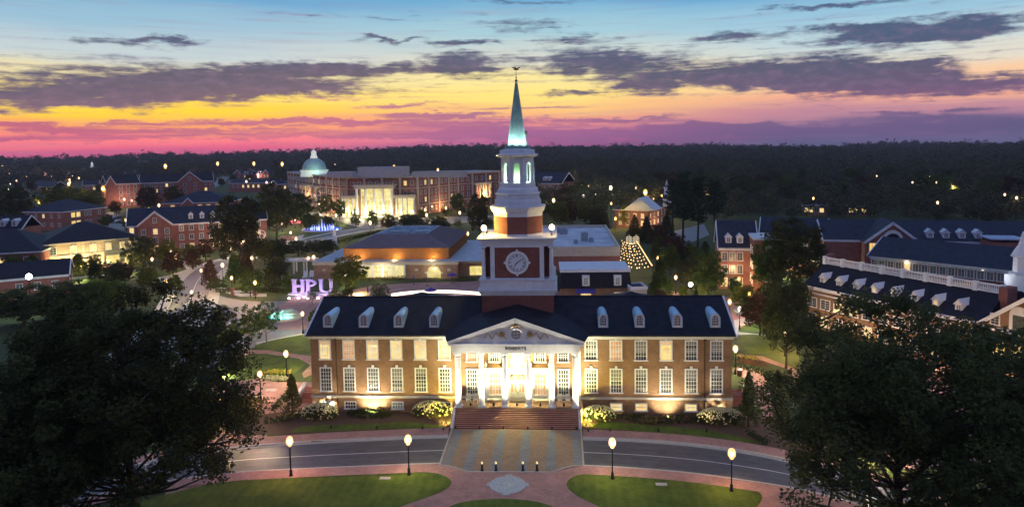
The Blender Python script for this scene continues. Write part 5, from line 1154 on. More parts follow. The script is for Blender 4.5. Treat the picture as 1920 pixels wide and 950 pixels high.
# -- flat white roofed block right of the tower and its mansard annex
A, Bq = gp(1030, 464, 9), gp(1162, 463, 9)
b = Bld('flat_roofed_block', 'red brick block with big pale flat roof behind the clock tower', (A[0]-4, A[1]), Bq, 52, 8.3, wall=BR_RED, trim=LIMEST, seed=70); b.finish_wall(); b.flat(.9, mat('white_membrane', (.62, .64, .68), .6, vs=.16, col2=(.3, .34, .42)))
MB().box(-.05, b.L+.05, -.16, -.004, 6.6, 8.0).build('fascia', LIMEST, b.root); MB().box(-.05, b.L+.05, -.16, -.004, 0, 2.6).build('base_band', LIMEST, b.root)
for (x, y, w_, d_, h_) in ((b.L*.62, 18, 2.0, 2.4, 2.4), (b.L*.7, 15, 1.3, 1.2, 1.2), (b.L*.36, 34, 2.5, 2, 1.8), (b.L*.30, 38, 1.5, 1.5, 1.4), (b.L*.5, 12, 1.2, 1.2, 1.0)):
    m = MB(); m.box(x-w_/2, x+w_/2, y-d_/2, y+d_/2, 8.385, 8.4+h_); m.lathe([(w_*.3, 8.4+h_), (w_*.3, 8.6+h_)], 12, (x, y)); m.build('rooftop_unit', bpy.data.materials['unit_grey'], b.root)
A, Bq = gp(1052, 540, 3.6), gp(1181, 539, 3.6)
b = Bld('mansard_annex', 'small annex with dark mansard roof and blue awning behind the hall roof', A, Bq, 12, 3.6, wall=BR_HALL, seed=71); b.finish_wall(); L = b.L
m = MB(); m._add([(-.4, -.4, 3.6), (L+.4, -.4, 3.6), (L+.4, 12.4, 3.6), (-.4, 12.4, 3.6), (0, .5, 7.2), (L, .5, 7.2), (L, 11.6, 7.2), (0, 11.6, 7.2)], [(0, 3, 2, 1), (0, 1, 5, 4), (1, 2, 6, 5), (2, 3, 7, 6), (3, 0, 4, 7), (4, 5, 6, 7)]); m.build('roof', SLATE, b.root)
MB().box(-.2, L+.2, .2, 11.8, 7.2, 7.8).build('roof_edge', WHITE2, b.root)
for f in (.36, .82):
    x = L*f; m = MB(); m.box(x-.85, x+.85, -.6, .6, 4.2, 6.6); d = m.build('dormer', WHITE2, b.root); simple_window(b.root, DIM, .9, 1.6, (x, -.61, 5.3)).parent = d
m = MB(); m.slab([(L*.22, -1.2, 2.6), (L*.5, -1.2, 2.6), (L*.5, -.02, 3.5), (L*.22, -.02, 3.5)], .08); m.build('awning', mat('awning_blue', (.06, .06, .3), .8, .1), b.root); b.windows([L*.36, L*.85], [1.6], 2.2, 1.8, pm=LITW)
b = Bld('terrace_block', 'narrow pale fronted block below the string-lit courtyard', gp(1183, 541, 4), gp(1213, 540, 4), 5, 4.0, wall=LIMEST, trim=WHITE2, seed=72); b.finish_wall(); b.flat(.4)
# -- small pedimented building with cupola
A, Bq = gp(1152, 392, 8), gp(1216, 394, 8)
b = Bld('pedimented_library', 'small brick library with pale pediment and white cupola before the wood', A, Bq, 26, 8, seed=73, trim=WHITE2); b.finish_wall(); b.hip(12, 10); b.windows(xs(1, b.L-1, 4), [5.4, 2.2], 1.2, 1.8, .35); b.side(1, 5, [5.4, 2.2], 1.2, 1.8, .5)
cx = b.L*.75; m = MB(); m.prism([(cx-7, 8.0), (cx+7, 8.0), (cx, 13.4)], -1.2, 10, 'y'); m.build('pediment', WHITE2, b.root)
m = MB(); m.box(b.L*1.1, b.L*1.1+3, 15, 18, 8.5, 14); m.lathe([(1.4, 14), (1.3, 16.5), (1.7, 16.7), (.9, 18), (.1, 20.5)], 8, (b.L*1.1+1.5, 16.5)); m.build('cupola', WHITE2, b.root)
point(b.root, (b.L*.5, -5, 2.5), 900, (1, .6, .25), .3); point(b.root, (b.L+3, 8, 2.5), 900, (1, .65, .3), .3)
b = Bld('distant_dormitory', 'distant four-storey brick dormitory just east of the belfry', gp(985, 342, 15), gp(1053, 343, 15), 18, 15, seed=74); b.finish_wall(); b.gable(21); b.windows(xs(1, b.L-1, 9), [12.6, 9, 5.4, 1.9], 1.4, 2, .08)
for f in (.5, .62): b.dormer(b.L*f, lambda y: 15+y*.66, 2, 1.8, 1.5, .66)
# -- east side blocks
A, Bq = gp(1348, 463, 10.5), gp(1420, 464, 10.5)
b = Bld('east_dormitory', 'three-storey brick dormitory with two white dormers and slate gable roof, east of the courtyard', (A[0], A[1]), Bq, 13, 10.5, seed=80); b.finish_wall(); b.gable(16.5); L = b.L
b.windows(xs(.5, L*.65, 3), [8.2, 5, 1.8], 1.2, 1.9, .1)
for f in (.26, .56): b.dormer(L*f, lambda y: 10.5+y*.92, 1.5, 1.5, 1.0, .92)
m = MB(); m.box(L*.82, L*.82+5.5, -6.5, 4, 0, 13.2); tb = m.build('stair_tower', BR_RED, b.root); MB().box(L*.82-.15, L*.82+5.65, -6.65, 4.15, 13.2, 13.7).build('tower_roof', WHITE2, tb)
for z in (11, 7.6, 4.2, 1.6): simple_window(b.root, DIM, 1.1, 1.7, (L*.82+3.4, -6.5, z)).parent = tb
for z in (10.5, 7, 3.5):
    for y in (-4.5, -1.5): simple_window(b.root, GLASSC, 1.0, 1.8, (L*.82, y, z), -math.pi/2).parent = tb
A, Bq = gp(1545, 447, 11), gp(2050, 455, 11)
b = Bld('long_east_block', 'very long slate-roofed brick block with white arched gable, along the east side', A, Bq, 17, 11, seed=81); b.finish_wall(); b.gable(15.2); L = b.L
g0, g1 = L*.15, L*.36
b.bay(g0, g1, 16.0, 4.0, back=8); gx = (g0+g1)/2
m = MB(); aw = 2.3; arc = [(gx+aw, 6.5), *[(gx+aw*math.cos(math.pi*k/12), 11.6+aw*math.sin(math.pi*k/12)) for k in range(13)], (gx-aw, 6.5)]; m.prism(arc, -4.25, -4.003, 'y'); ar = m.build('arched_window', WHITE2, b.root)
arc2 = [(gx+1.7, 11.2), *[(gx+1.7*math.cos(math.pi*k/12), 11.4+1.7*math.sin(math.pi*k/12)) for k in range(13)], (gx-1.7, 11.2)]; MB().prism(arc2, -4.3, -4.252, 'y').build('pane', GLASS, ar); MB().box(gx-1.5, gx+1.5, -4.3, -4.252, 7.5, 10.8).build('pane', LITY, ar)
b.windows([gx-4.6], [9.5], 1.3, 2, pm=LITY, y=-4.0)
b.bay(L*.72, L*.95, 14.6, 3.5, back=8)
for f in (.42, .48, .54, .60): b.dormer(L*f, lambda y: 11+y*.49, 1.6, 1.4, 1.0, .88)
m = MB(); m.box(L*.60, L*.72, -7, 0, 0, 11.6); m.build('flat_extension', BR_RED, b.root); MB().box(L*.60-.2, L*.72+.2, -7.2, 0, 12.2, 12.5).build('extension_roof', mat('blue_membrane', (.4, .47, .6), .5, .2, .5), b.root)
b = Bld('west_slate_wing', 'slate-roofed wing between the big dark tree and the arched gable', gp(1425, 440, 11), gp(1552, 444, 11), 15, 11, seed=82); b.finish_wall(); b.gable(15.2); b.windows(xs(1, b.L-1, 8), [8, 4.5], 1.2, 1.8, .1)
A, Bq = gp(1632, 477, 9), gp(1925, 507, 9)
b = Bld('window_row_block', 'long brick block with one row of paired windows under a broad slate roof', A, Bq, 16, 9, seed=83); b.finish_wall(); b.gable(12.6, .6); L = b.L
XW = []
for k in range(8): XW += [L*(.03+.118*k), L*(.03+.118*k)+1.75]
b.windows(XW, [7.0, 3.6], 1.2, 1.6, .05, dark=GLASSC)
m = MB(); m.box(0, L, -.18, -.005, 7.95, 8.2); m.build('belt_course', WHITE2, b.root)
wx = gp(1841, 503, 8.3)
t = empty('wall_lamp', (wx[0]-.3, wx[1]-1.0, 8.0), 0, 'bright cream floodlight on the window row block', 'wall lamp')
MB().lathe([(.05, 0), (.12, .1), (.42, .2), (.42, .5), (.2, .7)], 10).build('globe', globe_mat(CREAM), t); point(t, (0, 0, .4), 900, (1, .85, .6), .46)
MB().tube([(0, .2, .3), (.2, .9, .3)], .06, 6).build('arm', BLACK, t)
wx = gp(1700, 490, 8.3); t = empty('wall_lamp', (wx[0]-.2, wx[1]-.35, 7.9), 0, 'small orange wall light on the window row block', 'wall lamp')
MB().lathe([(.1, 0), (.3, .1), (.3, .3), (.1, .4)], 8).build('globe', globe_mat(YEL), t); point(t, (0, 0, .2), 60, (1, .55, .15), .33)
# front block with roof balustrade
A, Bq = gp(1512, 533, 8.2), gp(1842, 603, 8.2)
b = Bld('balustraded_block', 'brick block with white roof balustrade and eight white dormers', A, Bq, 15, 8.2, wall=BR_HALL, roofm=SLATE, seed=84); b.finish_wall(); L = b.L
m = MB(); m._add([(-.5, -.5, 8.2), (L+.5, -.5, 8.2), (L+.5, 15.5, 8.2), (-.5, 15.5, 8.2), (-.3, 5.2, 11.9), (L, 5.2, 11.9), (L, 10, 11.9), (-.3, 10, 11.9)], [(0, 3, 2, 1), (0, 1, 5, 4), (1, 2, 6, 5), (2, 3, 7, 6), (3, 0, 4, 7), (4, 5, 6, 7)]); m.build('roof', SLATE, b.root)
m = MB(); m.box(-.6, L+.6, -.6, -.003, 7.6, 8.19); m.box(-.1, L+.1, -.2, -.004, 6.7, 6.95); m.build('cornice', WHITE2, b.root)
bal = MB(); zb0 = 11.9
bal.box(-.2, L, 5.0, 5.3, zb0, zb0+.22); bal.box(-.2, L, 4.95, 5.35, zb0+1.15, zb0+1.35)
nb = 8
for k in range(nb+1): x = L*k/nb-.1; bal.box(x-.35, x+.35, 4.85, 5.45, zb0-.1, zb0+1.5)
for k in range(nb):
    for j in range(11): x = L*k/nb+.45+(L/nb-1.1)*(j+.5)/11; bal.lathe([(.06, zb0+.22), (.12, zb0+.5), (.06, zb0+.8), (.08, zb0+1.15)], 6, (x, 5.15))
bal.build('balustrade', WHITE, b.root)
for k in range(8): b.dormer(L*(.09+.112*k), lambda y: 8.2+y*.65, 1.2, 1.2, .9, .65, pm=(LITW if k in (3, 6) else (DIM if k == 4 else GLASSC)), m=WHITE)
b.windows(xs(0, L, 11), [5.0], 2.0, 1.7, .15, dark=GLASSC); b.windows(xs(0, L, 11), [1.8], 1.6, 2.0, .4)
MB().box(-1.0, 0, 6.5, 8.0, 8, 13.6).build('chimney', BR_RED, b.root); MB().box(L-.1, L+1.2, 4, 6.5, 8, 13.2).build('chimney', BR_RED, b.root)
point(b.root, (L*.5, -4, 2.0), 700, (1, .65, .35), .3); point(b.root, (L*.2, -4, 2.0), 600, (1, .65, .35), .3); point(b.root, (L*.85, -4, 2.0), 600, (1, .6, .3), .3)
A, Bq = gp(1846, 606, 8.2), gp(2010, 640, 8.2)
b = Bld('gable_pavilion', 'brick gable pavilion with arched white window and white cupola', A, Bq, 22, 8.2, wall=BR_HALL, seed=85); b.finish_wall(); L = b.L
m = MB(); m.prism([(0, 8.2), (L, 8.2), (L/2, 13.0)], .02, .4, 'y'); m.build('gable_wall', BR_HALL, b.root)
m = MB(); m2 = MB()
for q_ in (-1, 1):
    m.slab([(L/2, -.7, 13.3), (L/2+q_*(L/2+.7), -.7, 8.25), (L/2+q_*(L/2+.7), 22, 8.25), (L/2, 22, 13.3)], .2)
    m2.slab([(L/2, -.9, 13.36), (L/2+q_*(L/2+.8), -.9, 8.3), (L/2+q_*(L/2+.8), -.6, 8.3), (L/2, -.6, 13.36)], .55)
m2.box(-.4, L+.4, -.5, -.003, 7.5, 8.0); m.build('roof', SLATE, b.root); m2.build('rake_board', WHITE, b.root)
gx = L*.42
m = MB(); m.prism([(gx+1.3, 8.05), *[(gx+1.3*math.cos(math.pi*k/10), 10.4+1.3*math.sin(math.pi*k/10)) for k in range(11)], (gx-1.3, 8.05)], -.2, -.004, 'y'); ar = m.build('arched_window', WHITE, b.root); MB().box(gx-.8, gx+.8, -.24, -.202, 8.3, 10.4).build('pane', GLASSC, ar)
b.windows([L*.13], [9.2], 1.1, 1.5, pm=GLASSC); b.windows([L*.2, L*.42, L*.7], [5.2], 1.5, 2.2, pm=LITY)
cpx, cpy = at(1916, 520, A[1]+8).x, A[1]+8
q_ = b.root.matrix_basis.inverted() @ Vector((cpx, cpy, 0))
m = MB(); m.box(q_.x-1.7, q_.x+1.7, q_.y-1.7, q_.y+1.7, 10, 14.2); m.lathe([(1.9, 14.2), (1.9, 14.5), (1.35, 14.6), (1.3, 17), (1.7, 17.2), (1.2, 18.2), (.7, 19), (.1, 21.2)], 8, (q_.x, q_.y)); m.build('cupola', WHITE, b.root); point(b.root, (q_.x-2.6, q_.y-2.6, 13.6), 160, (.9, .95, 1), .15)
# flat buildings in the east wood
for k, (pa, pb, l) in enumerate((((1503, 385), (1550, 386), 'small flat pale-roofed building in the east wood'), ((1588, 386), (1628, 386), 'second small pale-roofed building among the east trees'))):
    b = Bld('flat_pavilion', l, gp(*pa, 5), gp(*pb, 5), 22, 5, wall=BR_TAN, seed=90+k); b.finish_wall(); b.flat(.6, bpy.data.materials['blue_membrane']); b.windows(xs(1, b.L-1, 4), [2.8], 1.8, 2, .5)
# ------------------------------------------------------------------ trees
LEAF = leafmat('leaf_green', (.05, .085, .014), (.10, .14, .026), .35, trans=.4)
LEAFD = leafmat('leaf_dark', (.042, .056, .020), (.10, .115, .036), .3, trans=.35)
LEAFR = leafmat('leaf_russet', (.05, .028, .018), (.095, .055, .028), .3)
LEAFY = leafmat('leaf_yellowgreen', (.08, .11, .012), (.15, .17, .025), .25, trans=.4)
NEEDLE = leafmat('needle_green', (.018, .040, .018), (.04, .07, .03), .25, trans=.1)
BARK = mat('bark', (.05, .038, .03), .95, .3, 3, bump=.3, bs=12)
BARKP = mat('pale_bark', (.22, .18, .14), .9, .2, 3)
def leaves(centres, radii, per, size, seed, flat=.8, aspect=.6):
    """many small leaf faces scattered through clumps"""
    g = np.random.default_rng(seed); centres = np.asarray(centres, float); radii = np.asarray(radii, float)
    n = len(centres)*per; c = np.repeat(centres, per, 0); r_ = np.repeat(radii, per)
    d = g.normal(size=(n, 3)); d /= np.linalg.norm(d, axis=1)[:, None]+1e-9; rad = g.random(n)**.45
    p = c+d*(rad*r_)[:, None]*np.array([1, 1, flat])
    a = g.normal(size=(n, 3)); a[:, 2] *= .55; a /= np.linalg.norm(a, axis=1)[:, None]
    nrm = d*.7+g.normal(size=(n, 3))*.6; nrm[:, 2] += .35
    b = np.cross(nrm, a); b /= np.linalg.norm(b, axis=1)[:, None]+1e-9; s = size*(.6+.8*g.random(n))[:, None]
    v = np.stack([p-a*s*.5, p+b*s*aspect*.5, p+a*s*.5, p-b*s*aspect*.5], 1).reshape(-1, 3)
    return v, np.arange(n*4).reshape(n, 4)
def branch_tree(h, cr, seed, crown_base=.25, n=60, top=.5, lean=0.0, squash=1.0):
    """clump centres fill an uneven crown; limbs run from the trunk out to them"""
    r = random.Random(seed); tubes = []; tr = max(.10, h*.020); m = 8; H = h*.86
    tp = [Vector((r.uniform(-1, 1)*.012*h*(k > 0), r.uniform(-1, 1)*.012*h*(k > 0), H*k/m)) for k in range(m+1)]
    tubes.append((tp, [tr*(1.3 if k == 0 else 1-.85*k/m) for k in range(m+1)]))
    z0 = h*crown_base; lobes = [(r.uniform(0, 6.28), r.uniform(-.25, .3), r.uniform(.8, 1.12)) for _ in range(7)]
    cl = []
    for k in range(n):
        t = (k+.5)/n; u = 1-2*t*.93; a = k*2.39996+r.uniform(-.3, .3)      # direction over the crown
        q = r.random()**.42; ph = math.sqrt(max(0, 1-u*u))
        g_ = 1.0
        for (la, lz, ls) in lobes:
            if math.cos(a-la)*ph > .75: g_ = ls
        rad = cr*q*g_*r.uniform(.82, 1.05); zz = z0+(h-z0)*(.46+.54*u*q*(1.0 if u > 0 else .86))
        pw = ph**squash; cl.append(Vector((rad*pw*math.cos(a), rad*pw*math.sin(a), zz)))
    mains = []
    for c in sorted(cl, key=lambda v: v.z):
        hz_ = max(h*.16, min(H*.95, c.z-math.hypot(c.x, c.y)*.55)); i = min(m-1, int(hz_/H*m)); p0 = tp[i].lerp(tp[i+1], hz_/H*m-i)
        if mains and r.random() < .6:
            best = min(mains, key=lambda w: (w[1]-c).length); 
            if (best[1]-c).length < (p0-c).length*.8: p0 = best[0].lerp(best[1], r.uniform(.45, .8))
        mid = p0.lerp(c, .5)+Vector((0, 0, -.06*(c-p0).length))
        L = (c-p0).length; tubes.append(([p0, mid, c], [tr*.30*min(1, L/cr)+.03, tr*.18+.015, .015])); mains.append((mid, c))
    return tubes, cl
def make_tree_meshes(h, cr, seed, per, leaf, clump, m, bark=None, crown_base=.25, n=60, flat=.75, sq=.85):
    tubes, tips = branch_tree(h, cr, seed, crown_base, n, squash=sq)
    mb = MB()
    for pts, rad in tubes: mb.tube(pts, rad, 6 if rad[0] > .08 else 4, False)
    g = random.Random(seed+5); rr = [clump*g.uniform(.55, 1.35) for _ in tips]
    v, f = leaves([tuple(t) for t in tips], rr, per, leaf, seed, flat)
    return mb, v, f
PROTO = {}
def tree(kind, x, y, sc_, label, z0=0.0, rz=None, group=None, cat='tree', name=None, m=None):
    p = PROTO[kind]; t = empty(name or p['name'], (x, y, z0), rnd.uniform(0, 6.28) if rz is None else rz, label, cat, group)
    t.scale = sc_ if isinstance(sc_, tuple) else (sc_,)*3
    if 'trunk' in p:
        o = p['trunk']; o2 = o if o.parent is None else o.copy()
        if o2 is not o: COL.objects.link(o2)
        o2.parent = t
    o = p['crown']; o2 = o if o.parent is None else o.copy()
    if o2 is not o: COL.objects.link(o2)
    o2.parent = t
    if m: 
        if len(o2.data.materials) and o2.material_slots[0].material != m: o2.material_slots[0].link = 'OBJECT'; o2.material_slots[0].material = m
    return t
def proto(kind, name, mb, v, f, m, bark=BARK):
    d = {'name': name}
    if mb is not None: d['trunk'] = mb.build('trunk', bark)
    d['crown'] = mesh_obj('crown', v, f, m); PROTO[kind] = d
# giant oaks near the viewer
def giant(name, label, x, y, h, cr, seed, n, per, leaf, m, base=.16):
    mb, v, f = make_tree_meshes(h, cr, seed, per, leaf, cr*.135, m, crown_base=base, n=n, sq=.6)
    t = empty(name, (x, y, 0), 0, label, 'tree'); mb.build('trunk', BARK, t); mesh_obj('crown', v, f, m, t); return t
gE = at(1690, 700, -31); gW = at(235, 700, -31); gW2 = at(10, 700, -38)
giant('oak_tree', 'huge dark oak filling the east foreground, lamps glinting through its leaves', gE.x, -31, 22.6, 12.2, 11, 320, 270, .34, LEAFD)
giant('oak_tree', 'huge dark oak filling the west foreground beside the drive', gW.x, -31, 23.6, 11.6, 23, 330, 270, .34, LEAFD)
giant('oak_tree', 'dark oak at the far west edge, partly behind the huge west oak', gW2.x, -38, 21.5, 9.4, 37, 200, 250, .34, LEAFD)
gE2 = at(1915, 700, -27); giant('oak_tree', 'dark oak at the far east edge, merging with the huge east oak', gE2.x, -27, 18.5, 7.6, 39, 150, 250, .34, LEAFD)
tree_pos = at(1440, 700, -4)
# prototypes for the middle distance, unit: metres
mb, v, f = make_tree_meshes(9, 3.6, 41, 95, .36, .85, LEAF, crown_base=.16, n=70); proto('round', 'broadleaf_tree', mb, v, f, LEAF)
mb, v, f = make_tree_meshes(9, 3.5, 43, 55, .30, .62, LEAF, crown_base=.2, n=72); proto('airy', 'young_tree', mb, v, f, LEAF, BARKP)
mb, v, f = make_tree_meshes(16, 7.0, 47, 95, .6, 1.5, LEAFD, crown_base=.14, n=95); proto('big', 'broadleaf_tree', mb, v, f, LEAFD)
mb, v, f = make_tree_meshes(18, 7.0, 53, 90, .65, 1.55, LEAFD, crown_base=.2, n=95); proto('big2', 'broadleaf_tree', mb, v, f, LEAFD)
def cone_tree(h, r0, seed, n, leaf, ragged=.25, base=.04, power=.9):
    g = np.random.default_rng(seed); C_ = []; Rr = []
    for k in range(n):
        t = g.random()**.75*(1-base)+base; a = g.random()*6.283; t_ = 1-t; 
        rr = r0*(t_**power)*(1-ragged*g.random()); q = .45+.55*g.random()**.5; z = base*h+(1-t_**1)*h*(1-base) if False else t*h
        C_.append((rr*q*math.cos(a), rr*q*math.sin(a), z)); Rr.append(max(.18, .32*rr+.15))
    return leaves(C_, Rr, 26, leaf, seed, .8)
def cone_proto(kind, name, h, r0, seed, n, leaf, m, **k):
    v, f = cone_tree(h, r0, seed, n, leaf, **k); mb = MB(); mb.tube([(0, 0, 0), (0, 0, h*.85)], [h*.022+.05, .03], 7); proto(kind, name, mb, v, f, m)
cone_proto('holly', 'conical_holly', 5.6, 1.9, 61, 210, .24, LEAFD, power=.75)
cone_proto('spruce', 'conifer_tree', 12, 3.2, 67, 240, .45, NEEDLE, ragged=.4, power=.9)
cone_proto('oval', 'oval_tree', 7.5, 2.6, 71, 190, .34, LEAF, ragged=.2, power=.45, base=.16)
# slender pines with high crowns
def pine(seed):
    r = random.Random(seed); mb = MB(); H = 19; mb.tube([(0, 0, 0), (.2, .1, H*.5), (.1, -.1, H)], [.3, .22, .06], 7); C_ = []; Rr = []
    for k in range(46):
        z = H*(.38+.62*(k/46)); a = k*2.4; L = (1-abs(k/46-.35)*.9)*3.3*r.uniform(.5, 1.1); e = (L*math.cos(a), L*math.sin(a), z+.4); mb.tube([(0, 0, z-.4), e], [.06, .02], 4, False); C_ += [e, (e[0]*.6, e[1]*.6, z+.2)]; Rr += [.95, .8]
    v, f = leaves(C_, Rr, 48, .5, seed, .55); return mb, v, f
mb, v, f = pine(73); proto('pine', 'pine_tree', mb, v, f, NEEDLE)
def T(kind, px, base, top, label, m=None, w=None, rz=None, **k):
    x, y = gp(px, base); h = CAM_Z-(top-hor(px))/(base-hor(px))*CAM_Z*1.0
    H0 = {'round': 9.5, 'airy': 9.4, 'big': 17, 'big2': 19, 'holly': 5.6, 'spruce': 12, 'oval': 7.6, 'pine': 19.5}[kind]; W0 = {'round': 4.1, 'airy': 3.9, 'big': 8.0, 'big2': 8.0, 'holly': 1.9, 'spruce': 3.2, 'oval': 2.7, 'pine': 4.0}[kind]
    s = h/H0; dist = math.hypot(x-CAM_X, y-CAM_Y)
    if w: sw = (w/2*dist/FPX)/W0
    else: sw = s
    return tree(kind, x, y, (sw, sw, s), label, m=m, rz=rz, **k)
TL = [
 ('big', 45, 610, 528, 120, LEAFD, 'dark garden tree before the brick wing, nearest the west edge'),
 ('big', 125, 600, 520, 100, LEAFD, 'dark garden tree before the brick wing gable end'),
 ('big', 195, 596, 516, 90, LEAF, 'dark garden tree just north of the huge west oak'),
 ('round', 592, 640, 575, 30, LEAF, 'small green tree tucked behind the hall west end'),
 # kind, px, base, top, width, material, label
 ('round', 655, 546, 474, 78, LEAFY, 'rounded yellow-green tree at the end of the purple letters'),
 ('airy', 712, 568, 527, 44, LEAFY, 'small lit yellow-green tree on the terrace before the student centre'),
 ('oval', 503, 540, 502, 16, LEAFY, 'narrow upright tree beside the pergola and the purple letters'),
 ('oval', 395, 545, 486, 34, LEAFR, 'upright reddish tree on the inside of the road bend'),
 ('oval', 440, 532, 476, 34, LEAF, 'upright green tree by the road behind the sign bed'),
 ('oval', 462, 520, 474, 28, LEAFR, 'upright reddish tree just east of a green one by the road'),
 ('oval', 330, 552, 514, 32, LEAF, 'small oval tree beside the road lamp, west of the bend'),
 ('round', 280, 545, 505, 40, LEAF, 'small broad tree west of the road bend'),
 ('round', 318, 512, 488, 30, LEAFR, 'small russet tree in the lawn of the road bend'),
 ('oval', 362, 505, 466, 34, LEAFR, 'dark russet tree across the road from the dormitory'),
 ('oval', 148, 518, 476, 34, LEAFY, 'bright green floodlit tree before the cream building'),
 ('holly', 247, 502, 485, 17, LEAFD, 'dark clipped cone at the corner of the cream building'),
 ('big', 268, 505, 435, 60, LEAFD, 'broad dark tree at the dormitory west end'),
 ('big', 452, 505, 352, 108, LEAFD, 'very large dark tree before the east end of the dormitory'),
 ('big2', 520, 455, 335, 84, LEAFD, 'large dark tree just west of the long centre'),
 ('big', 565, 425, 355, 55, LEAF, 'mid-sized tree before the centre west wing'),
 ('round', 612, 408, 362, 40, LEAF, 'tree before the centre west wing, nearest the portico but two'),
 ('round', 637, 412, 372, 30, LEAF, 'tree beside the pale portico, west side'),
 ('round', 700, 430, 395, 24, LEAFY, 'tiny lit tree by the forecourt lamp'),
 ('round', 594, 424, 397, 18, LEAFY, 'tiny bright tree behind the blue fountain'),
 ('big', 858, 400, 358, 34, LEAF, 'green tree standing against the centre east wing'),
 ('big', 770, 430, 398, 60, LEAFD, 'dark spreading tree east of the pale portico'),
 ('big', 900, 445, 355, 52, LEAFD, 'tall dark tree just west of the octagonal tower stage'),
 ('big', 820, 432, 405, 60, LEAFD, 'low dark tree behind the student centre roof'),
 ('big', 28, 430, 342, 66, LEAFD, 'big black tree at the west edge beside the dormered wing'),
 ('big', 105, 395, 345, 60, LEAFY, 'yellow-green tree cluster crown behind the hipped block, west one'),
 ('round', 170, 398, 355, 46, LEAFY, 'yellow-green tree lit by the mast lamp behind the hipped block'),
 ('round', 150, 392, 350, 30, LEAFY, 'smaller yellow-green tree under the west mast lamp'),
 ('round', 218, 405, 374, 22, LEAFY, 'small bright tree by the car park'),
 ('big', 278, 398, 346, 44, LEAFR, 'russet dark tree before the gabled residence'),
 ('big', 325, 385, 345, 34, LEAFD, 'dark tree between the residence and the hipped hall'),
 ('holly', 118, 425, 378, 26, LEAFD, 'dark conical tree against the hipped block'),
 ('airy', 413, 690, 562, 78, LEAF, 'loose young tree nearest the circle, pale trunk in a mulch ring'),
 ('airy', 468, 665, 560, 66, LEAF, 'loose young tree in the middle of three by the path'),
 ('airy', 500, 646, 555, 58, LEAF, 'loose young tree in front of the turquoise fountain'),
 ('round', 470, 556, 512, 44, LEAF, 'low bushy tree behind the sign bed'),
 ('round', 512, 548, 515, 36, LEAFD, 'low dark tree under the pergola'),
 ('round', 405, 548, 520, 40, LEAF, 'low tree beside the road lamp in the sign bed'),
 ('big', 560, 480, 448, 70, LEAFD, 'dark low tree between the road and the pergola, west one'),
 ('big', 608, 478, 446, 60, LEAFD, 'dark low tree between the road and the pergola, east one'),
 ('round', 480, 440, 405, 44, LEAFR, 'reddish tree by the small red fountain'),
 ('round', 506, 428, 398, 36, LEAFD, 'dark tree west of the red fountain'),
 # east of the tower
 ('oval', 1140, 555, 502, 40, LEAFD, 'dark tree hugging the mansard annex east dormer'),
 ('round', 1056, 556, 498, 44, LEAF, 'green tree beside the clock stage corner column'),
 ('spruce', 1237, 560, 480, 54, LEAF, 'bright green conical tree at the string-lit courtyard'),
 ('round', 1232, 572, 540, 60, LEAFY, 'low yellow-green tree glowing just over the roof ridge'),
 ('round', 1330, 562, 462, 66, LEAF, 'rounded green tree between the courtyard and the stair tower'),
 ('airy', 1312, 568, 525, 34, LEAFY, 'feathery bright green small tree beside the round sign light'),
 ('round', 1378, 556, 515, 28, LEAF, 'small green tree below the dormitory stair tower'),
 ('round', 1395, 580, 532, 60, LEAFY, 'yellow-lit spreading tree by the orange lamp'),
 ('round', 1412, 596, 560, 46, LEAF, 'rounded tree beside the parked silver car'),
 ('big', 1268, 500, 436, 62, LEAFR, 'russet broad tree beside the string lights'),
 ('big', 1235, 470, 415, 44, LEAFR, 'russet tree at the head of the string lights'),
 ('big', 1290, 540, 480, 60, LEAFD, 'dark tree south of the russet ones by the courtyard'),
 ('spruce', 1190, 452, 402, 42, NEEDLE, 'feathery conifer at the courtyard head, westmost of three'),
 ('spruce', 1212, 455, 406, 42, NEEDLE, 'feathery conifer at the courtyard head, middle of three'),
 ('spruce', 1250, 455, 400, 48, NEEDLE, 'feathery conifer at the courtyard head, eastmost of three'),
 ('pine', 1280, 462, 322, 60, NEEDLE, 'tall slender pine west of the dormitory, nearest the library'),
 ('pine', 1308, 466, 330, 56, NEEDLE, 'tall slender pine beside the paved corner'),
 ('pine', 1340, 440, 335, 54, NEEDLE, 'tall slender pine behind the east dormitory gable'),
 ('pine', 1262, 440, 335, 50, NEEDLE, 'tall slender pine behind the library'),
 ('big', 1192, 425, 395, 34, LEAFD, 'round dark tree in front of the library'),
 ('round', 1098, 425, 372, 40, LEAFY, 'bright yellow-green tree under the pale mast lamp'),
 ('big', 1066, 425, 378, 44, LEAFR, 'dark russet tree behind the flat white roof'),
 ('round', 1048, 400, 376, 24, LEAFY, 'small lit tree east of the belfry'),
 ('big', 1120, 440, 382, 44, LEAFD, 'dark tree behind the flat white roof corner'),
 ('big2', 1490, 560, 396, 130, LEAFD, 'massive dark tree between the stair tower and the arched gable'),
 ('round', 1440, 560, 440, 70, LEAF, 'green lit tree against the stair tower'),
 ('big', 1474, 690, 490, 100, LEAFD, 'tall dark tree behind the orange path lamp'),
 ('big', 1612, 500, 440, 56, LEAFD, 'dark tree at the west end of the window row block'),
 ('big', 1575, 480, 430, 50, LEAFD, 'dark tree before the arched gable'),
 ('holly', 549, 778, 699, 42, LEAFD, 'dark conical holly off the west end of the hall'),
 ('holly', 1403, 800, 694, 40, LEAFD, 'dark conical holly off the east end of the hall'),
 ('holly', 818, 766, 737, 24, LEAFD, 'small dark shrub cone against the wall west of the portico'),
 ('holly', 1102, 766, 739, 24, LEAFD, 'small dark shrub cone against the wall east of the portico'),
]
for kind, px, base, top, w, m, l in TL: T(kind, px, base, top, l, m=m, w=w)
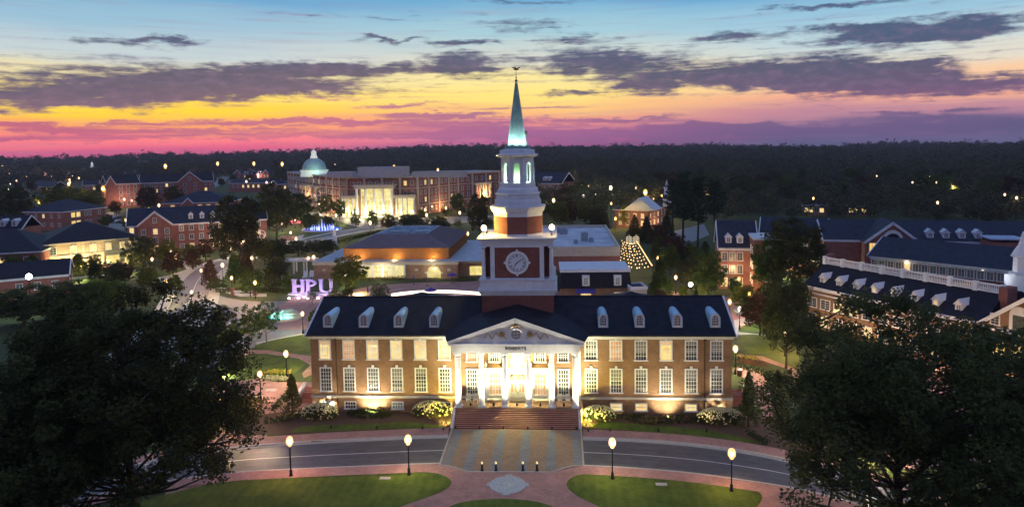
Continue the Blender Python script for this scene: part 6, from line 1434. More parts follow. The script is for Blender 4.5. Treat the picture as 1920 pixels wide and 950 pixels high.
# a darker scatter of trees filling between the far buildings
boxes = [(-330, -150, 330, 420), (-260, -215, 225, 290), (-170, -95, 120, 190), (-150, -20, 265, 345), (25, 75, 190, 262), (-225, -160, 255, 320), (30, 130, 50, 110), (-60, 30, 80, 150)]
def free(x, y):
    return not any(a < x < b and c < y < d for a, b, c, d in boxes)
fill = [(px, py) for px, py in ()]
spots = []
g = random.Random(99)
bands = [(1020, 1500, 372, 400, 15), (1350, 1920, 385, 402, 16), (560, 1000, 345, 352, 16), (1020, 1420, 350, 372, 20), (1420, 1920, 352, 384, 26), (0, 260, 345, 380, 12), (250, 560, 336, 352, 10), (20, 560, 334, 342, 6)]
for bi, (x0, x1, y0, y1, n) in enumerate(bands):
    c = 0; tries = 0
    while c < n and tries < 400:
        tries += 1; px, py = g.uniform(x0, x1), g.uniform(y0, y1); x, y = gp(px, py)
        if not free(x, y) or any((x-a)**2+(y-b)**2 < 70 for a, b in spots): continue
        spots.append((x, y)); c += 1
        kind = g.choice(['big', 'big2', 'big', 'round', 'pine'] if px > 1000 else ['big', 'round', 'big2']); H0 = {'big': 16.8, 'big2': 18.6, 'round': 9.4, 'pine': 19.5}[kind]
        hh = g.uniform(6, 9) if bi == 7 else g.uniform(9, 13) if px < 560 else g.uniform(13, 19)
        m = g.choice([LEAFD, LEAFD, LEAFR, LEAF]) if kind != 'pine' else NEEDLE
        where = 'at the wood edge beyond the east buildings' if px > 1000 else ('behind the long brick centre' if px > 560 else 'among the far west houses')
        tree(kind, x, y, hh/H0, 'dark tree standing '+where, m=m, group='dark trees '+where)
MID = [(10, 350, 502, 545, 14, 5, 8, 'in the dark garden west of the road bend'), (365, 560, 498, 552, 9, 4, 7, 'in the planted bed by the letters'), (250, 540, 462, 498, 12, 5, 9, 'before the gabled dormitory'), (560, 930, 426, 440, 10, 5, 9, 'behind the student centre'),
       (1180, 1430, 545, 590, 9, 3, 5, 'in the garden behind the hall east wing'), (1225, 1330, 465, 530, 9, 5, 9, 'around the string-lit courtyard'), (1420, 1500, 570, 650, 5, 6, 10, 'beside the tall dark tree'), (600, 930, 402, 412, 8, 4, 8, 'along the forecourt of the long centre'),
       (130, 260, 405, 440, 10, 6, 10, 'around the hipped block'), (560, 660, 545, 575, 5, 3, 5, 'beside the letters'), (1010, 1180, 395, 440, 14, 8, 13, 'behind the flat white roof'), (0, 130, 500, 560, 8, 5, 9, 'before the dark west wing'), (1500, 1900, 505, 640, 0, 5, 8, 'by the east blocks')]
rr_ = [(f[0]+p[0], f[1]+p[1]) for f, p in []]
paths_ = smooth_line(roadP)+[gp(480, 600), gp(540, 590), gp(440, 590), gp(590, 590), gp(578, 558), gp(600, 556), gp(560, 556)]
blds = [(-152, -126, 100, 150), (-57, -8, 84, 142), (-6, 30, 92, 155), (5, 26, 66, 90), (-160, -92, 132, 192), (-30, 30, -6, 27), (43, 75, 60, 100)]
for (x0, x1, y0, y1, n, h0, h1, where) in MID:
    c = 0; tries = 0
    while c < n and tries < 300:
        tries += 1; px, py = g.uniform(x0, x1), g.uniform(y0, y1); x, y = gp(px, py)
        if any(a < x < b and cc < y < d for a, b, cc, d in blds) or any((x-a)**2+(y-b)**2 < 64 for a, b in paths_) or any((x-a)**2+(y-b)**2 < 12 for a, b in spots): continue
        spots.append((x, y)); c += 1; kind = g.choice(['round', 'oval', 'round', 'big', 'airy', 'spruce' if px > 1100 else 'round']); H0 = {'round': 9.5, 'airy': 9.4, 'big': 17, 'oval': 7.6, 'spruce': 12}[kind]
        m = g.choice([LEAF, LEAF, LEAFY, LEAFD, LEAFR]) if kind != 'spruce' else NEEDLE
        tree(kind, x, y, g.uniform(h0, h1)/H0, 'smaller tree '+where, m=m, group='smaller trees '+where)
# the wood to the horizon: one mass
def forest():
    g = np.random.default_rng(5); P = []; S = []
    def start(az):   # degrees from camera heading
        if az < -19: return 1130+20*(az+19) if az > -25 else 1010
        if az < -1: return 640
        return 335
    tot = 0
    for (d0, d1, n) in ((330, 520, 1100), (520, 800, 2200), (800, 1200, 2600), (1200, 1700, 2300), (1700, 2600, 2200)):
        k = 0
        while k < n:
            az = g.uniform(-41, 41); d = math.sqrt(g.uniform(d0*d0, d1*d1)); k += 1
            if d < start(az): continue
            a = R(az)-.0653; x = CAM_X+d*math.sin(a); y = CAM_Y+d*math.cos(a)
            if not free(x, y): continue
            P.append((x, y, d)); 
    V = []; tot = 0; 
    for (x, y, d) in P:
        h = g.uniform(8, 18 if d < 1200 else 23)+5.0*math.sin(x*.011)*math.cos(y*.008)+(6 if g.random() < .1 else 0); r_ = g.uniform(3.6, 8.0)*(1 if d < 1200 else 1.9); nq = 340 if d < 520 else (200 if d < 800 else (130 if d < 1300 else 90)); s = .85 if d < 520 else (1.2 if d < 800 else (1.9 if d < 1300 else 3.0))
        nc = 7; cc_ = g.normal(size=(nc, 3))*np.array([r_*.42, r_*.42, h*.15])+np.array([0, 0, h*.66]); 
        ci = g.integers(0, nc, nq); dd = g.normal(size=(nq, 3)); dd /= np.linalg.norm(dd, axis=1)[:, None]; p = cc_[ci]+dd*r_*.5*np.array([1, 1, .62])*(g.random(nq)**.25)[:, None]
        a = g.normal(size=(nq, 3)); a /= np.linalg.norm(a, axis=1)[:, None]; nn = dd+g.normal(size=(nq, 3))*.4; b = np.cross(nn, a); b /= np.linalg.norm(b, axis=1)[:, None]+1e-9
        ss = s*(.6+.8*g.random(nq))[:, None]; p = p+np.array([x, y, terr(x, y)])
        V.append(np.stack([p-a*ss*.5, p+b*ss*.4, p+a*ss*.5, p-b*ss*.4], 1).reshape(-1, 3))
    V = np.concatenate(V); Fc = np.arange(len(V)).reshape(-1, 4)
    fm = leafmat('wood_foliage', (.036, .042, .026), (.12, .115, .055), 0, .06, trans=.1)
    o = mesh_obj('woodland', V, Fc, fm); tag(o, 'far dark woodland rolling to the horizon', 'woodland', None, 'stuff'); print('forest', len(P), len(Fc))
forest()
# ------------------------------------------------------------------ shrubs and hedges
HEDGE = leafmat('hedge_leaf', (.028, .05, .014), (.06, .09, .02), .15, 3)
BLOOM = mat('hydrangea_bloom', (.42, .40, .22), .85, col2=(.60, .55, .32), vs=6)
def shrub(cx, cy_, rx, ry, h, seed, label, bloom=True, m=HEDGE, cat='shrub', name='flowering_shrub'):
    g = np.random.default_rng(seed); n = int(26*rx*ry*1.3)+16; C_ = []; Rr = []
    for _ in range(n):
        a = g.random()*6.283; q = math.sqrt(g.random()); C_.append((q*rx*math.cos(a), q*ry*math.sin(a), h*(.15+.65*math.sqrt(max(0, 1-q*q))*g.random()**.4))); Rr.append(.38)
    t = empty(name, (cx, cy_, .03), 0, label, cat); v, f = leaves(C_, Rr, 40, .17, seed); mesh_obj('foliage', v, f, m, t)
    mb = MB(); mb.tube([(0, 0, 0), (0, 0, h*.5)], [.06, .03], 5); mb.build('stem', BARK, t)
    if bloom:
        mb = MB()
        for _ in range(int(n*2.2)):
            a = g.random()*6.283; q = math.sqrt(g.random())*1.02; z = h*(.2+.72*math.sqrt(max(0, 1-q*q))); s = .10+.05*g.random(); x, y = q*rx*math.cos(a), q*ry*math.sin(a)
            mb._add([(x+s, y, z), (x, y+s, z), (x-s, y, z), (x, y-s, z), (x, y, z+s*1.1), (x, y, z-s)], [(0, 1, 4), (1, 2, 4), (2, 3, 4), (3, 0, 4), (1, 0, 5), (2, 1, 5), (3, 2, 5), (0, 3, 5)])
        mb.build('blossom', BLOOM, t)
    return t
sx = lambda px, py: gp(px, py)
for px, py, rx, ry, h, l in ((596, 785, 2.6, 1.5, 2.0, 'cream blossomed hydrangea at the west corner of the hall'), (808, 781, 2.7, 1.3, 2.1, 'cream blossomed hydrangea west of the steps, lit yellow at one end'),
                             (1122, 790, 2.3, 1.4, 2.1, 'blossomed hydrangea east of the steps, lit yellow at one end'), (1352, 795, 3.1, 1.5, 2.1, 'cream blossomed hydrangea at the east corner of the hall')):
    x, y = gp(px, py); shrub(x, y+.5, rx, ry, h, int(px), l)
def hedge(pts, w, h, label, m=HEDGE, cat='hedge', leaf=.15, bloom=None, world_pts=None, dens=22):
    P = smooth_line(world_pts or [gp(*p) for p in pts], 2); g = np.random.default_rng(len(label)*7+int(abs(P[0][0])*10)); C_ = []; Rr = []
    for a, b in zip(P, P[1:]):
        L = math.hypot(b[0]-a[0], b[1]-a[1]); 
        for k in range(max(1, int(L*dens*w))): t = g.random(); C_.append((a[0]+(b[0]-a[0])*t-P[0][0]+g.uniform(-w/2, w/2), a[1]+(b[1]-a[1])*t-P[0][1]+g.uniform(-w/2, w/2), g.uniform(.1, h-.1))); Rr.append(.16)
    v, f = leaves(C_, Rr, 14, leaf, 3, 1.0); o = mesh_obj('hedge' if cat == 'hedge' else 'flower_bed', v, f, m); o.location = (P[0][0], P[0][1], .03); tag(o, label, cat); return o
YFL = mat('yellow_flowers', (.5, .38, .04), .8, col2=(.22, .26, .03), vs=4); WFL = mat('white_flowers', (.55, .52, .42), .8, col2=(.2, .24, .08), vs=4); RFL = mat('red_flowers', (.25, .07, .05), .8, col2=(.08, .08, .03), vs=3)
hedge([(642, 768), (700, 776), (745, 780), (700, 785), (640, 779), (700, 772), (770, 770)], .7, .6, 'scrolled low hedge before the west wing')
hedge([(1150, 785), (1190, 781), (1240, 789), (1290, 783), (1330, 790), (1290, 792), (1230, 797), (1175, 791)], .7, .6, 'scrolled low hedge before the east wing')
hedge([(632, 768), (770, 770)], .9, .9, 'straight hedge at the foot of the west wing wall'); hedge([(1150, 771), (1310, 774)], .9, .9, 'straight hedge at the foot of the east wing wall')
hedge([(496, 794), (540, 790), (560, 780)], 1.2, .9, 'curved hedge round the west holly'); hedge([(510, 775), (528, 755), (540, 745)], 1.0, .9, 'short hedge north of the west holly')
hedge([(1400, 812), (1440, 838)], 1.0, .8, 'hedge running from the east holly to the drive'); hedge([(1376, 690), (1430, 700), (1440, 712)], 1.2, .9, 'hedge beside the brick path east of the hall')
hedge([(395, 762), (440, 756), (500, 760)], 2.0, 1.0, 'dark hedge under the yellow flowers of the terrace', m=LEAFD)
hedge([(432, 748), (455, 745)], 1.2, .5, 'yellow flower bed on the terrace', YFL, 'flower bed'); hedge([(455, 746), (490, 744)], 1.2, .5, 'white flower bed beside the yellow one', WFL, 'flower bed')
hedge([(500, 700), (545, 700)], 1.2, .6, 'yellow flowers along the lawn edge by the terrace', YFL, 'flower bed'); hedge([(496, 711), (540, 713)], 1.6, .6, 'pale ornamental grasses beside the terrace lamp', WFL, 'flower bed')
hedge([(1384, 670), (1420, 674)], 1.4, .6, 'yellow flowers east of the hall', YFL, 'flower bed'); hedge([(1386, 680), (1430, 685)], 1.8, .7, 'reddish grasses beside the hedge east of the hall', RFL, 'flower bed')
hedge([(380, 560), (440, 552), (500, 550)], 1.5, .8, 'low hedge along the pavement of the circle') if False else None
hedge([(410, 548), (480, 546), (540, 549)], 2.4, 1.0, 'hedge below the long white sign rail', m=LEAFD)
hedge([(600, 465), (690, 440), (740, 432)], 2.5, 1.2, 'dark hedge between the upper road and the student centre', m=LEAFD, dens=6, leaf=.3)
hedge([(690, 528), (760, 524)], 1.4, 1.2, 'clipped dark hedge under the glass front of the student centre', m=LEAFD); hedge([(790, 527), (820, 527)], 1.4, 1.1, 'clipped hedge west of the arched window', m=LEAFD); hedge([(850, 527), (890, 527)], 1.4, 1.1, 'clipped hedge east of the arched window', m=LEAFD)
hedge([(330, 820), (420, 800), (470, 790)], 3, 1.1, 'rough planting between the west oak and the terrace', m=LEAF, dens=10, leaf=.25)
hedge([(350, 790), (430, 778), (480, 772)], 2.5, 1.0, 'yellowish planting under the small west lamp', m=LEAFY, dens=10, leaf=.22)
# ------------------------------------------------------------------ street lamps of the campus
LL = [ # px, py of the globe, height, power, colour, label
 (487, 701, 4, 1500, PINKW, 'pinkish globe lamp on the brick terrace west of the hall'), (536, 663, 4, 1500, CREAM, 'cream globe lamp with banners on the path west of the hall'),
 (451, 622, 4, 300, WARM, 'dim globe lamp among the young trees'), (412, 757, 3, 700, YEL, 'short yellow lamp in the planting beside the west oak'), (567, 588, 4, 1200, CREAM, 'globe lamp beside the circle at the hall west corner'),
 (1379, 654, 4, 1500, CREAM, 'bright cream globe lamp at the hall east corner'), (1472, 624, 4, 1500, (1, .6, .2), 'orange globe lamp under the tall dark tree'), (1368, 566, 4, 1100, (1, .45, .2), 'reddish-orange globe lamp by the hall roof corner'),
 (1387, 579, 4, 800, COOL, 'bluish-white globe lamp beside the parked car'), (1406, 552, 3.5, 900, YEL, 'yellow globe lamp inside the spreading tree'), (1386, 523, 4, 1100, WARM, 'warm globe lamp below the stair tower'),
 (1267, 520, 4, 900, PINKW, 'pinkish globe lamp east of the courtyard'), (1234, 484, 4.5, 500, WARM, 'small globe lamp at the top of the conical tree'), (1154, 410, 5, 900, YEL, 'yellow lamp behind the flat white roof corner'),
 (377, 507, 4, 1200, PINKW, 'globe lamp on the outside of the road bend'), (417, 497, 4, 1100, CREAM, 'globe lamp across the road from the upright trees'), (434, 521, 4, 1300, (1, .6, .35), 'orange-pink globe lamp in the sign bed'), (478, 530, 4, 1300, (1, .6, .3), 'orange globe lamp at the end of the sign rail'),
 (359, 548, 3, 900, CREAM, 'low white lamp box at the circle edge'), (311, 528, 4, 900, YEL, 'yellowish globe lamp west of the road bend'), (381, 461, 4, 700, PINKW, 'globe lamp before the dormitory, middle of its front'), (433, 465, 4, 700, CREAM, 'globe lamp before the dormitory beside the pale tree trunk'),
 (456, 452, 4, 700, CREAM, 'globe lamp by the dormitory door'), (468, 468, 4, 700, PINKW, 'globe lamp on the road before the dormitory'), (472, 484, 4, 700, PINKW, 'globe lamp beside the twin banners by the road'), (285, 486, 4, 900, PINKW, 'pinkish globe lamp east of the cream building'),
 (320, 472, 4, 500, PINKW, 'small globe lamp in the dark trees by the dormitory corner'), (330, 479, 4, 500, PINKW, 'lower of the paired lamps on the curved path'), (329, 487, 4, 500, WARM, 'third lamp down the curved path'), (236, 413, 5, 900, CREAM, 'white lamp at the car park before the dormitory gable'),
 (545, 436, 4, 600, CREAM, 'globe lamp at the top of the lawn steps'), (555, 448, 4, 700, CREAM, 'globe lamp at the foot of the lawn steps'), (553, 412, 4, 600, CREAM, 'globe lamp beside the small red fountain'), (627, 435, 4, 700, YEL, 'globe lamp above the white sculpture'), (529, 419, 4, 400, CREAM, 'small lamp west of the red fountain'),
 (578, 485, 4, 900, (1, .6, .35), 'west one of the twin orange lamps behind the pergola'), (588, 483, 4, 900, (1, .6, .35), 'east one of the twin orange lamps behind the pergola'), (647, 515, 3.5, 500, CREAM, 'lamp shining through the rounded tree by the letters'),
 (567, 390, 5, 500, CREAM, 'lamp at the centre west wing door'), (599, 382, 5, 900, CREAM, 'tall white lamp before the centre west wing'), (619, 386, 5, 800, YEL, 'yellow lamp west of the pale portico'), (630, 404, 4.5, 800, CREAM, 'lamp on the road before the portico'), (650, 392, 4.5, 800, CREAM, 'lamp at the portico west corner'),
 (694, 418, 4.5, 900, CREAM, 'lamp in front of the portico on the forecourt'), (749, 409, 4.5, 700, CREAM, 'lamp at the portico east corner'), (800, 403, 4.5, 700, CREAM, 'lamp east of the portico'), (797, 394, 4.5, 400, CREAM, 'smaller lamp behind the one east of the portico'), (836, 390, 4.5, 700, YEL, 'yellow lamp before the centre east wing'), (862, 399, 4.5, 700, CREAM, 'white lamp beside the tree of the east wing'),
 (877, 438, 5, 900, (1, .6, .15), 'orange lamp at the rear corner of the student centre'), (248, 357+5, 5, 300, PINKW, 'pink lamp before the four-storey block'), (233, 374, 5, 900, PINKW, 'pink lamp at the four-storey block corner'), (247, 376, 5, 900, PINKW, 'second pink lamp at the four-storey block corner'), (298, 385, 5, 700, PINKW, 'pink lamp west of the hipped hall'), (279, 392, 5, 700, YEL, 'yellow lamp west of the hipped hall'),
 (73, 379, 5, 900, YEL, 'yellow lamp behind the hipped block'), (73, 407, 4, 300, CREAM, 'lamp on the hipped block side wall'), (42, 425, 4, 300, PINKW, 'lamp between the dormered wing and hipped block'), (128, 357, 7, 400, CREAM, 'small white lamp under the west mast'),
 (1053, 347, 7, 1600, CREAM, 'tall white lamp east of the distant dormitory'), (1040, 355, 6, 700, CREAM, 'white lamp before the distant dormitory'), (1091, 347, 7, 1500, YEL, 'tall yellow lamp west of a white one in the wood'), (1103, 349, 7, 900, CREAM, 'white lamp just east of the tall yellow lamp'), (1094, 367, 5, 700, COOL, 'bluish lamp over the bright tree'), (1038, 376, 5, 400, CREAM, 'lower lamp east of the belfry'), (1063, 386, 5, 400, CREAM, 'small lamp between the trees east of the belfry'),
 (1193, 353, 6, 400, CREAM, 'small white lamp in the wood left of the library lamp'), (1241, 368, 6, 700, YEL, 'yellow lamp beside the library cupola'), (1257, 396, 5, 500, YEL, 'small yellow lamp east of the library'), (1324, 362, 5, 300, CREAM, 'tiny white lamp in the pines'),
 (1644, 330, 6, 500, PINKW, 'tiny pink lamp deep in the east wood'), (1787, 350, 6, 1200, WARM, 'bright lamp in the east wood with green grass beneath'), (1711, 342, 5, 300, CREAM, 'tiny lamp west of the bright one in the east wood'), (1756, 342, 5, 300, WARM, 'tiny warm lamp just west of the bright wood lamp'), (1743, 331, 5, 300, CREAM, 'highest tiny lamp in the east wood'),
 (1884, 365, 5, 500, PINKW, 'pink lamp near the east edge of the wood'), (1906, 371, 5, 300, CREAM, 'tiny lamp at the far east edge'), (1758, 380, 5, 400, CREAM, 'small lamp over the long east roof'), (1525, 372, 5, 200, YEL, 'tiny yellow lamp above the flat pavilion'), (1650, 712, 4, 900, PINKW, 'reddish lamp glinting through the east oak'), (1645, 808, 4, 1200, CREAM, 'cream lamp low behind the east oak'), (1843, 692, 4, 1100, WARM, 'warm lamp before the pavilion behind the east oak'),
 (262, 736, 3.6, 300, CREAM, 'lamp glinting through the west oak'), (16, 355, 6, 400, CREAM, 'white lamp by the black tree at the west edge'),
]
for px, py, h, P, col, l in LL:
    far = py < 400
    if px > 1420 and py < 400: h = 13
    elif 1000 < px < 1350 and py < 380: h = max(h, 10)
    elif px < 560 and py < 400: h = max(h, 6)
    lamp_px(px, py, h, P*(18 if py > 470 else (30 if px < 1420 else 12)), col, l, r=(rnd.choice((.34, .38, .42)) if py > 500 else (rnd.choice((.4, .46, .52)) if py > 430 else (rnd.choice((.5, .6)) if not far else (.42 if px > 1420 else rnd.choice((.6, .75)))))), group='globe lamps of the campus')
for px, py, P, h, col, r_, l in ((310, 312, 9000, 20, YEL, 2.0, 'tall mast lamp glowing yellow over the far houses, west one of four'), (408, 307, 9000, 20, YEL, 2.0, 'tall mast lamp glowing yellow, second from the west of four'), (476, 307, 9000, 20, YEL, 1.9, 'tall mast lamp glowing yellow, third of four, nearest the far road'), (529, 308, 9000, 20, YEL, 1.9, 'tall mast lamp glowing yellow, beside the green dome'),
        (129, 345, 110000, 13, YEL, 1.1, 'mast lamp over the yellow-green trees, beside the small white lamp'), (193, 354, 110000, 13, YEL, 1.1, 'mast lamp at the corner of the four-storey block'), (4, 311, 5000, 16, YEL, 1.5, 'yellow mast lamp at the west edge'),
        (739, 313, 3000, 16, YEL, 1.6, 'yellow lamp in the wood over the centre'), (821, 319, 1500, 16, YEL, 1.2, 'dim lamp in the wood over the centre east wing'), (628, 309, 600, 16, CREAM, .9, 'faint lamp in the wood east of the dome'),
        (1145, 353, 26000, 12, (.9, 1, .8), 1.0, 'pale green-white mast lamp with thick white pole'), (1210, 361, 30000, 11, YEL, 1.1, 'brilliant yellow mast lamp behind the library')):
    lamp_px(px, py, h, P, col, l, r=r_, name='mast_lamp', cat='mast lamp')
for k in range(34):
    px, py = (rnd.uniform(0, 560), rnd.uniform(322, 348)) if k < 18 else ((rnd.uniform(1030, 1330), rnd.uniform(345, 385)) if k < 27 else (rnd.uniform(560, 930), rnd.uniform(300, 318)))
    x, y = gp(px, py, 9); lamp(x, y, 9 if k < 27 else 14, rnd.uniform(1500, 6000), rnd.choice((YEL, WARM, PINKW, CREAM)), 'small distant street light beyond the campus', 'distant street lights beyond the campus', r=rnd.uniform(.3, .6) if k >= 18 else rnd.choice((.5, .7, .9)), z0=0 if k < 27 else 0)
x, y = gp(54, 518, 9.0); t = empty('flood_mast', (x, y, 0), 0, 'dazzling white flood lamp on a mast beside the west oak', 'flood lamp')
MB().lathe([(.25, 0), (.12, .5), (.09, 8.4)], 10).build('pole', BLACK, t); MB().lathe([(.1, 8.3), (.6, 8.6), (.66, 9.0), (.5, 9.4), (.1, 9.65)], 14).build('globe', globe_mat((.85, 1, .9)), t, True); point(t, (0, 0, 9.0), 4500, (.9, 1, .88), .9)
# uplights added to brighten the green trees
for px, py, P, col, l in ((1462, 520, 9000, (.8, 1, .5), 'added uplight under the green tree by the stair tower'), (1252, 562, 3500, (.85, 1, .5), 'added uplight beside the conical tree'), (676, 549, 3500, (1, .9, .35), 'added uplight under the rounded tree by the letters'), (1222, 570, 2500, (.9, 1, .35), 'added uplight under the glowing low tree behind the ridge'),
        (1330, 572, 3000, (.9, 1, .5), 'added uplight before the rounded tree'), (155, 524, 3500, (.9, 1, .3), 'added uplight by the bright green tree of the cream building'), (1398, 585, 3000, (1, .85, .3), 'added uplight under the yellow spreading tree'), (430, 700, 1500, (1, .9, .6), 'added uplight under the loose young tree'), (240, 512, 4000, (.95, 1, .4), 'added uplight on the lawn of the cream building')):
    x, y = gp(px, py); t = empty('added_uplight', (x, y-1.5, .04), 0, l, 'added light', 'added uplights'); MB().lathe([(.1, 0), (.14, .1), (.12, .2)], 8).build('housing', BLACK, t); point(t, (0, 0, .5), P*.5, col, .08)
# ------------------------------------------------------------------ the giant letters
PURP = mat('lilac_paint', (.52, .42, .66), .6, .05, 1)
ga, gb = gp(549, 551.5), gp(626, 551); rz, L = frame2(ga, gb); Hs = 6.2*(L/ (L or 1)); Hs = CAM_Z-(523-hor(585))/(551.5-hor(585))*CAM_Z
sign = empty('letter_sign', (ga[0], ga[1], 0), rz, 'giant lilac-lit letters HPU standing behind the circle', 'letter sign')
MB().box(-.8, L+.8, -1.2, 1.2, .02, .35).build('plinth', STONE, sign)
def serif(m, x0, x1, z0, z1, d0, d1, w=.28): m.box(x0-w, x1+w, d0, d1, z0, z0+.28); m.box(x0-w, x1+w, d0, d1, z1-.28, z1)
lw = L/3.15; z0, z1 = .35, Hs; st = lw*.24
m = MB(); m.box(.1, .1+st, -.4, .4, z0+.28, z1-.28); m.box(lw-.1-st-.2, lw-.3, -.4, .4, z0+.28, z1-.28); m.box(.1+st, lw-.3-st, -.3, .3, (z0+z1)/2-.3, (z0+z1)/2+.3)
serif(m, .1, .1+st, z0, z1, -.4, .4, .22); serif(m, lw-.3-st, lw-.3, z0, z1, -.4, .4, .22); m.build('letter_h', PURP, sign)
ox_ = lw*1.08; m = MB(); m.box(ox_, ox_+st, -.4, .4, z0+.28, z1-.28); serif(m, ox_, ox_+st, z0, z1, -.4, .4, .22)
zm = (z0+z1)/2-.15; cxp = ox_+st; n = 10; rb_ = (z1-.05-zm)/2; zc_ = zm+rb_
for k in range(n):
    a0 = -math.pi/2+math.pi*k/n; a1 = -math.pi/2+math.pi*(k+1)/n; rx = lw*.52; ri = rx-st*.9; rz_i = rb_-.42
    m.prism([(cxp+rx*math.cos(a0), zc_+rb_*math.sin(a0)), (cxp+rx*math.cos(a1), zc_+rb_*math.sin(a1)), (cxp+ri*math.cos(a1), zc_+rz_i*math.sin(a1)), (cxp+ri*math.cos(a0), zc_+rz_i*math.sin(a0))], -.39, .39, 'y')
m.build('letter_p', PURP, sign)
ox_ = lw*2.08; uw = lw*.98; m = MB(); m.box(ox_, ox_+st, -.4, .4, z0+uw*.3, z1-.28); m.box(ox_+uw-st*.8, ox_+uw, -.4, .4, z0+uw*.3, z1-.28)
m.box(ox_-.2, ox_+st+.2, -.41, .41, z1-.28, z1); m.box(ox_+uw-st*.8-.2, ox_+uw+.2, -.41, .41, z1-.28, z1)
for k in range(n):
    a0 = math.pi+math.pi*k/n; a1 = math.pi+math.pi*(k+1)/n; cxu = ox_+uw/2; zc2 = z0+uw*.3; ro = uw/2; ri = ro-st*.85
    m.prism([(cxu+ro*math.cos(a0), zc2+uw*.3*math.sin(a0)), (cxu+ro*math.cos(a1), zc2+uw*.3*math.sin(a1)), (cxu+ri*math.cos(a1), zc2+(uw*.3-.35)*math.sin(a1)), (cxu+ri*math.cos(a0), zc2+(uw*.3-.35)*math.sin(a0))], -.39, .39, 'y')
m.build('letter_u', PURP, sign)
for k in range(4): point(sign, (L*(.12+.25*k), -3.0, .5), 300, (.62, .5, 1.0), .12)
for k, px in enumerate((542, 559.5, 577.5, 596)):
    x, y = gp(px, 559, .5); t = empty('ground_light', (x, y, .04), 0, 'small cream ground light before the letters, %s from the west' % ['first', 'second', 'third', 'fourth'][k], 'ground light', 'ground lights before the letters')
    MB().lathe([(.2, 0), (.24, .25), (.2, .3)], 10).build('housing', BLACK, t); MB().lathe([(.2, .31), (.3, .45), (.22, .62), (.05, .68)], 10).build('globe', globe_mat(CREAM), t, True); point(t, (0, 0, .5), 60, CREAM, .3)
# sign rail and pergola
a, b_ = gp(436, 545, 1.2), gp(478, 545, 1.2); rz, L = frame2(a, b_); t = empty('sign_rail', (a[0], a[1], 0), rz, 'long white sign rail on brick piers in the planted bed', 'sign')
MB().box(0, L, -.1, .1, .9, 1.3).build('board', WHITE, t)
for x in (0, L): MB().box(x-.35, x+.35, -.35, .35, 0, 1.9).build('pier', BR_RED, t)
a, b_ = gp(532, 514), gp(590, 512); rz, L = frame2(a, b_); t = empty('pergola', (a[0], a[1], 0), rz, 'white columned pergola beside the student centre', 'pergola')
hp = 3.6
for x in (0, L*.33, L*.66, L):
    for y in (0, 4): MB().box(x-.18, x+.18, y-.18, y+.18, 0, hp).build('post', WHITE, t)
m = MB(); m.box(-.6, L+.6, -.2, .2, hp, hp+.35); m.box(-.6, L+.6, 3.8, 4.2, hp, hp+.35); m.build('beam', WHITE, t)
m = MB()
for k in range(int(L/.5)): m.box(k*.5, k*.5+.12, -.7, 4.7, hp+.351, hp+.55)
m.build('rafter_slat', WHITE, t)
for k, (px, py, l) in enumerate(((572, 522, 'pale lounge chair under the pergola, west one'), (584, 521, 'pale lounge chair under the pergola, east one'))):
    x, y = gp(px, py); c = empty('lounge_chair', (x, y, 0), .2, l, 'chair'); MB().box(-.6, .6, -1.4, 1.0, .5, .62).build('seat', WHITE, c); m = MB(); m.slab([(-.6, .9, .6), (.6, .9, .6), (.6, 1.7, 1.9), (-.6, 1.7, 1.9)], .1); m.build('backrest', WHITE, c)
    for xx in (-.5, .5):
        for yy in (-1.3, .8): MB().box(xx-.05, xx+.05, yy-.05, yy+.05, 0, .5).build('leg', WHITE, c)
# white sculpture and ring sculpture
x, y = gp(628, 474); t = empty('white_sculpture', (x, y, 0), 0, 'tall white abstract sculpture by the upper road', 'sculpture'); m = MB(); m.lathe([(.5, 0), (.4, .6), (.2, 1.4), (.5, 2.0), (1.1, 2.8), (.9, 4.6), (.6, 6.6), (.15, 8.4)], 8); m.build('figure', WHITE, t, True); MB().box(-.9, .9, -.9, .9, 0, .3).build('base', BLACK, t)
x, y = gp(490, 462); t = empty('ring_sculpture', (x, y, 0), 0, 'white looped ring sculpture on a thin pole', 'sculpture')
m = MB(); m.tube([(1.7*math.cos(a), .3*math.sin(2*a), 4.5+1.7*math.sin(a)) for a in [2*math.pi*k/24 for k in range(25)]], .16, 6); m.tube([(.3+.9*math.cos(a), .2, 4.1+.9*math.sin(a)) for a in [2*math.pi*k/16 for k in range(17)]], .12, 6); m.build('ring', WHITE, t); MB().tube([(0, 0, 0), (0, 0, 2.8)], .08, 6).build('pole', WHITE, t); point(t, (0, -2, 4), 160, CREAM, .1)
# fountains
def fountain(px, py, r_, label, col, P, jets, jh, rimm=STONE):
    x, y = gp(px, py); t = empty('fountain', (x, y, 0), 0, label, 'fountain'); m = MB(); m.lathe([(r_+.5, .01), (r_+.5, .55), (r_, .55), (r_, .3)], 28); m.build('basin', rimm, t)
    wm = mat('water_'+str(px), tuple(.3*c+.02 for c in col), .08, .3, 1.5, em=col, es=.32); MB().lathe([(r_, .31), (r_, .36)], 28).build('water', wm, t)
    jm = mat('jet_'+str(px), (.6, .65, .7), .3, em=tuple(.4+.6*c for c in col), es=.8); g = random.Random(px)
    for k in range(jets):
        a = 2*math.pi*k/jets; q = r_*.62 if k else 0
        hh = jh*(1 if k == 0 else g.uniform(.35, .6)); MB().tube([(q*math.cos(a), q*math.sin(a), .3), (q*.95*math.cos(a), q*.95*math.sin(a), .3+hh*.7), (q*.85*math.cos(a), q*.85*math.sin(a), .3+hh)], [.2, .12, .03], 6).build('water_jet', jm, t)
    for k in range(4): a = k*math.pi/2+.6; point(t, (r_*.8*math.cos(a), r_*.8*math.sin(a), .9), P, col, .1)
    return t
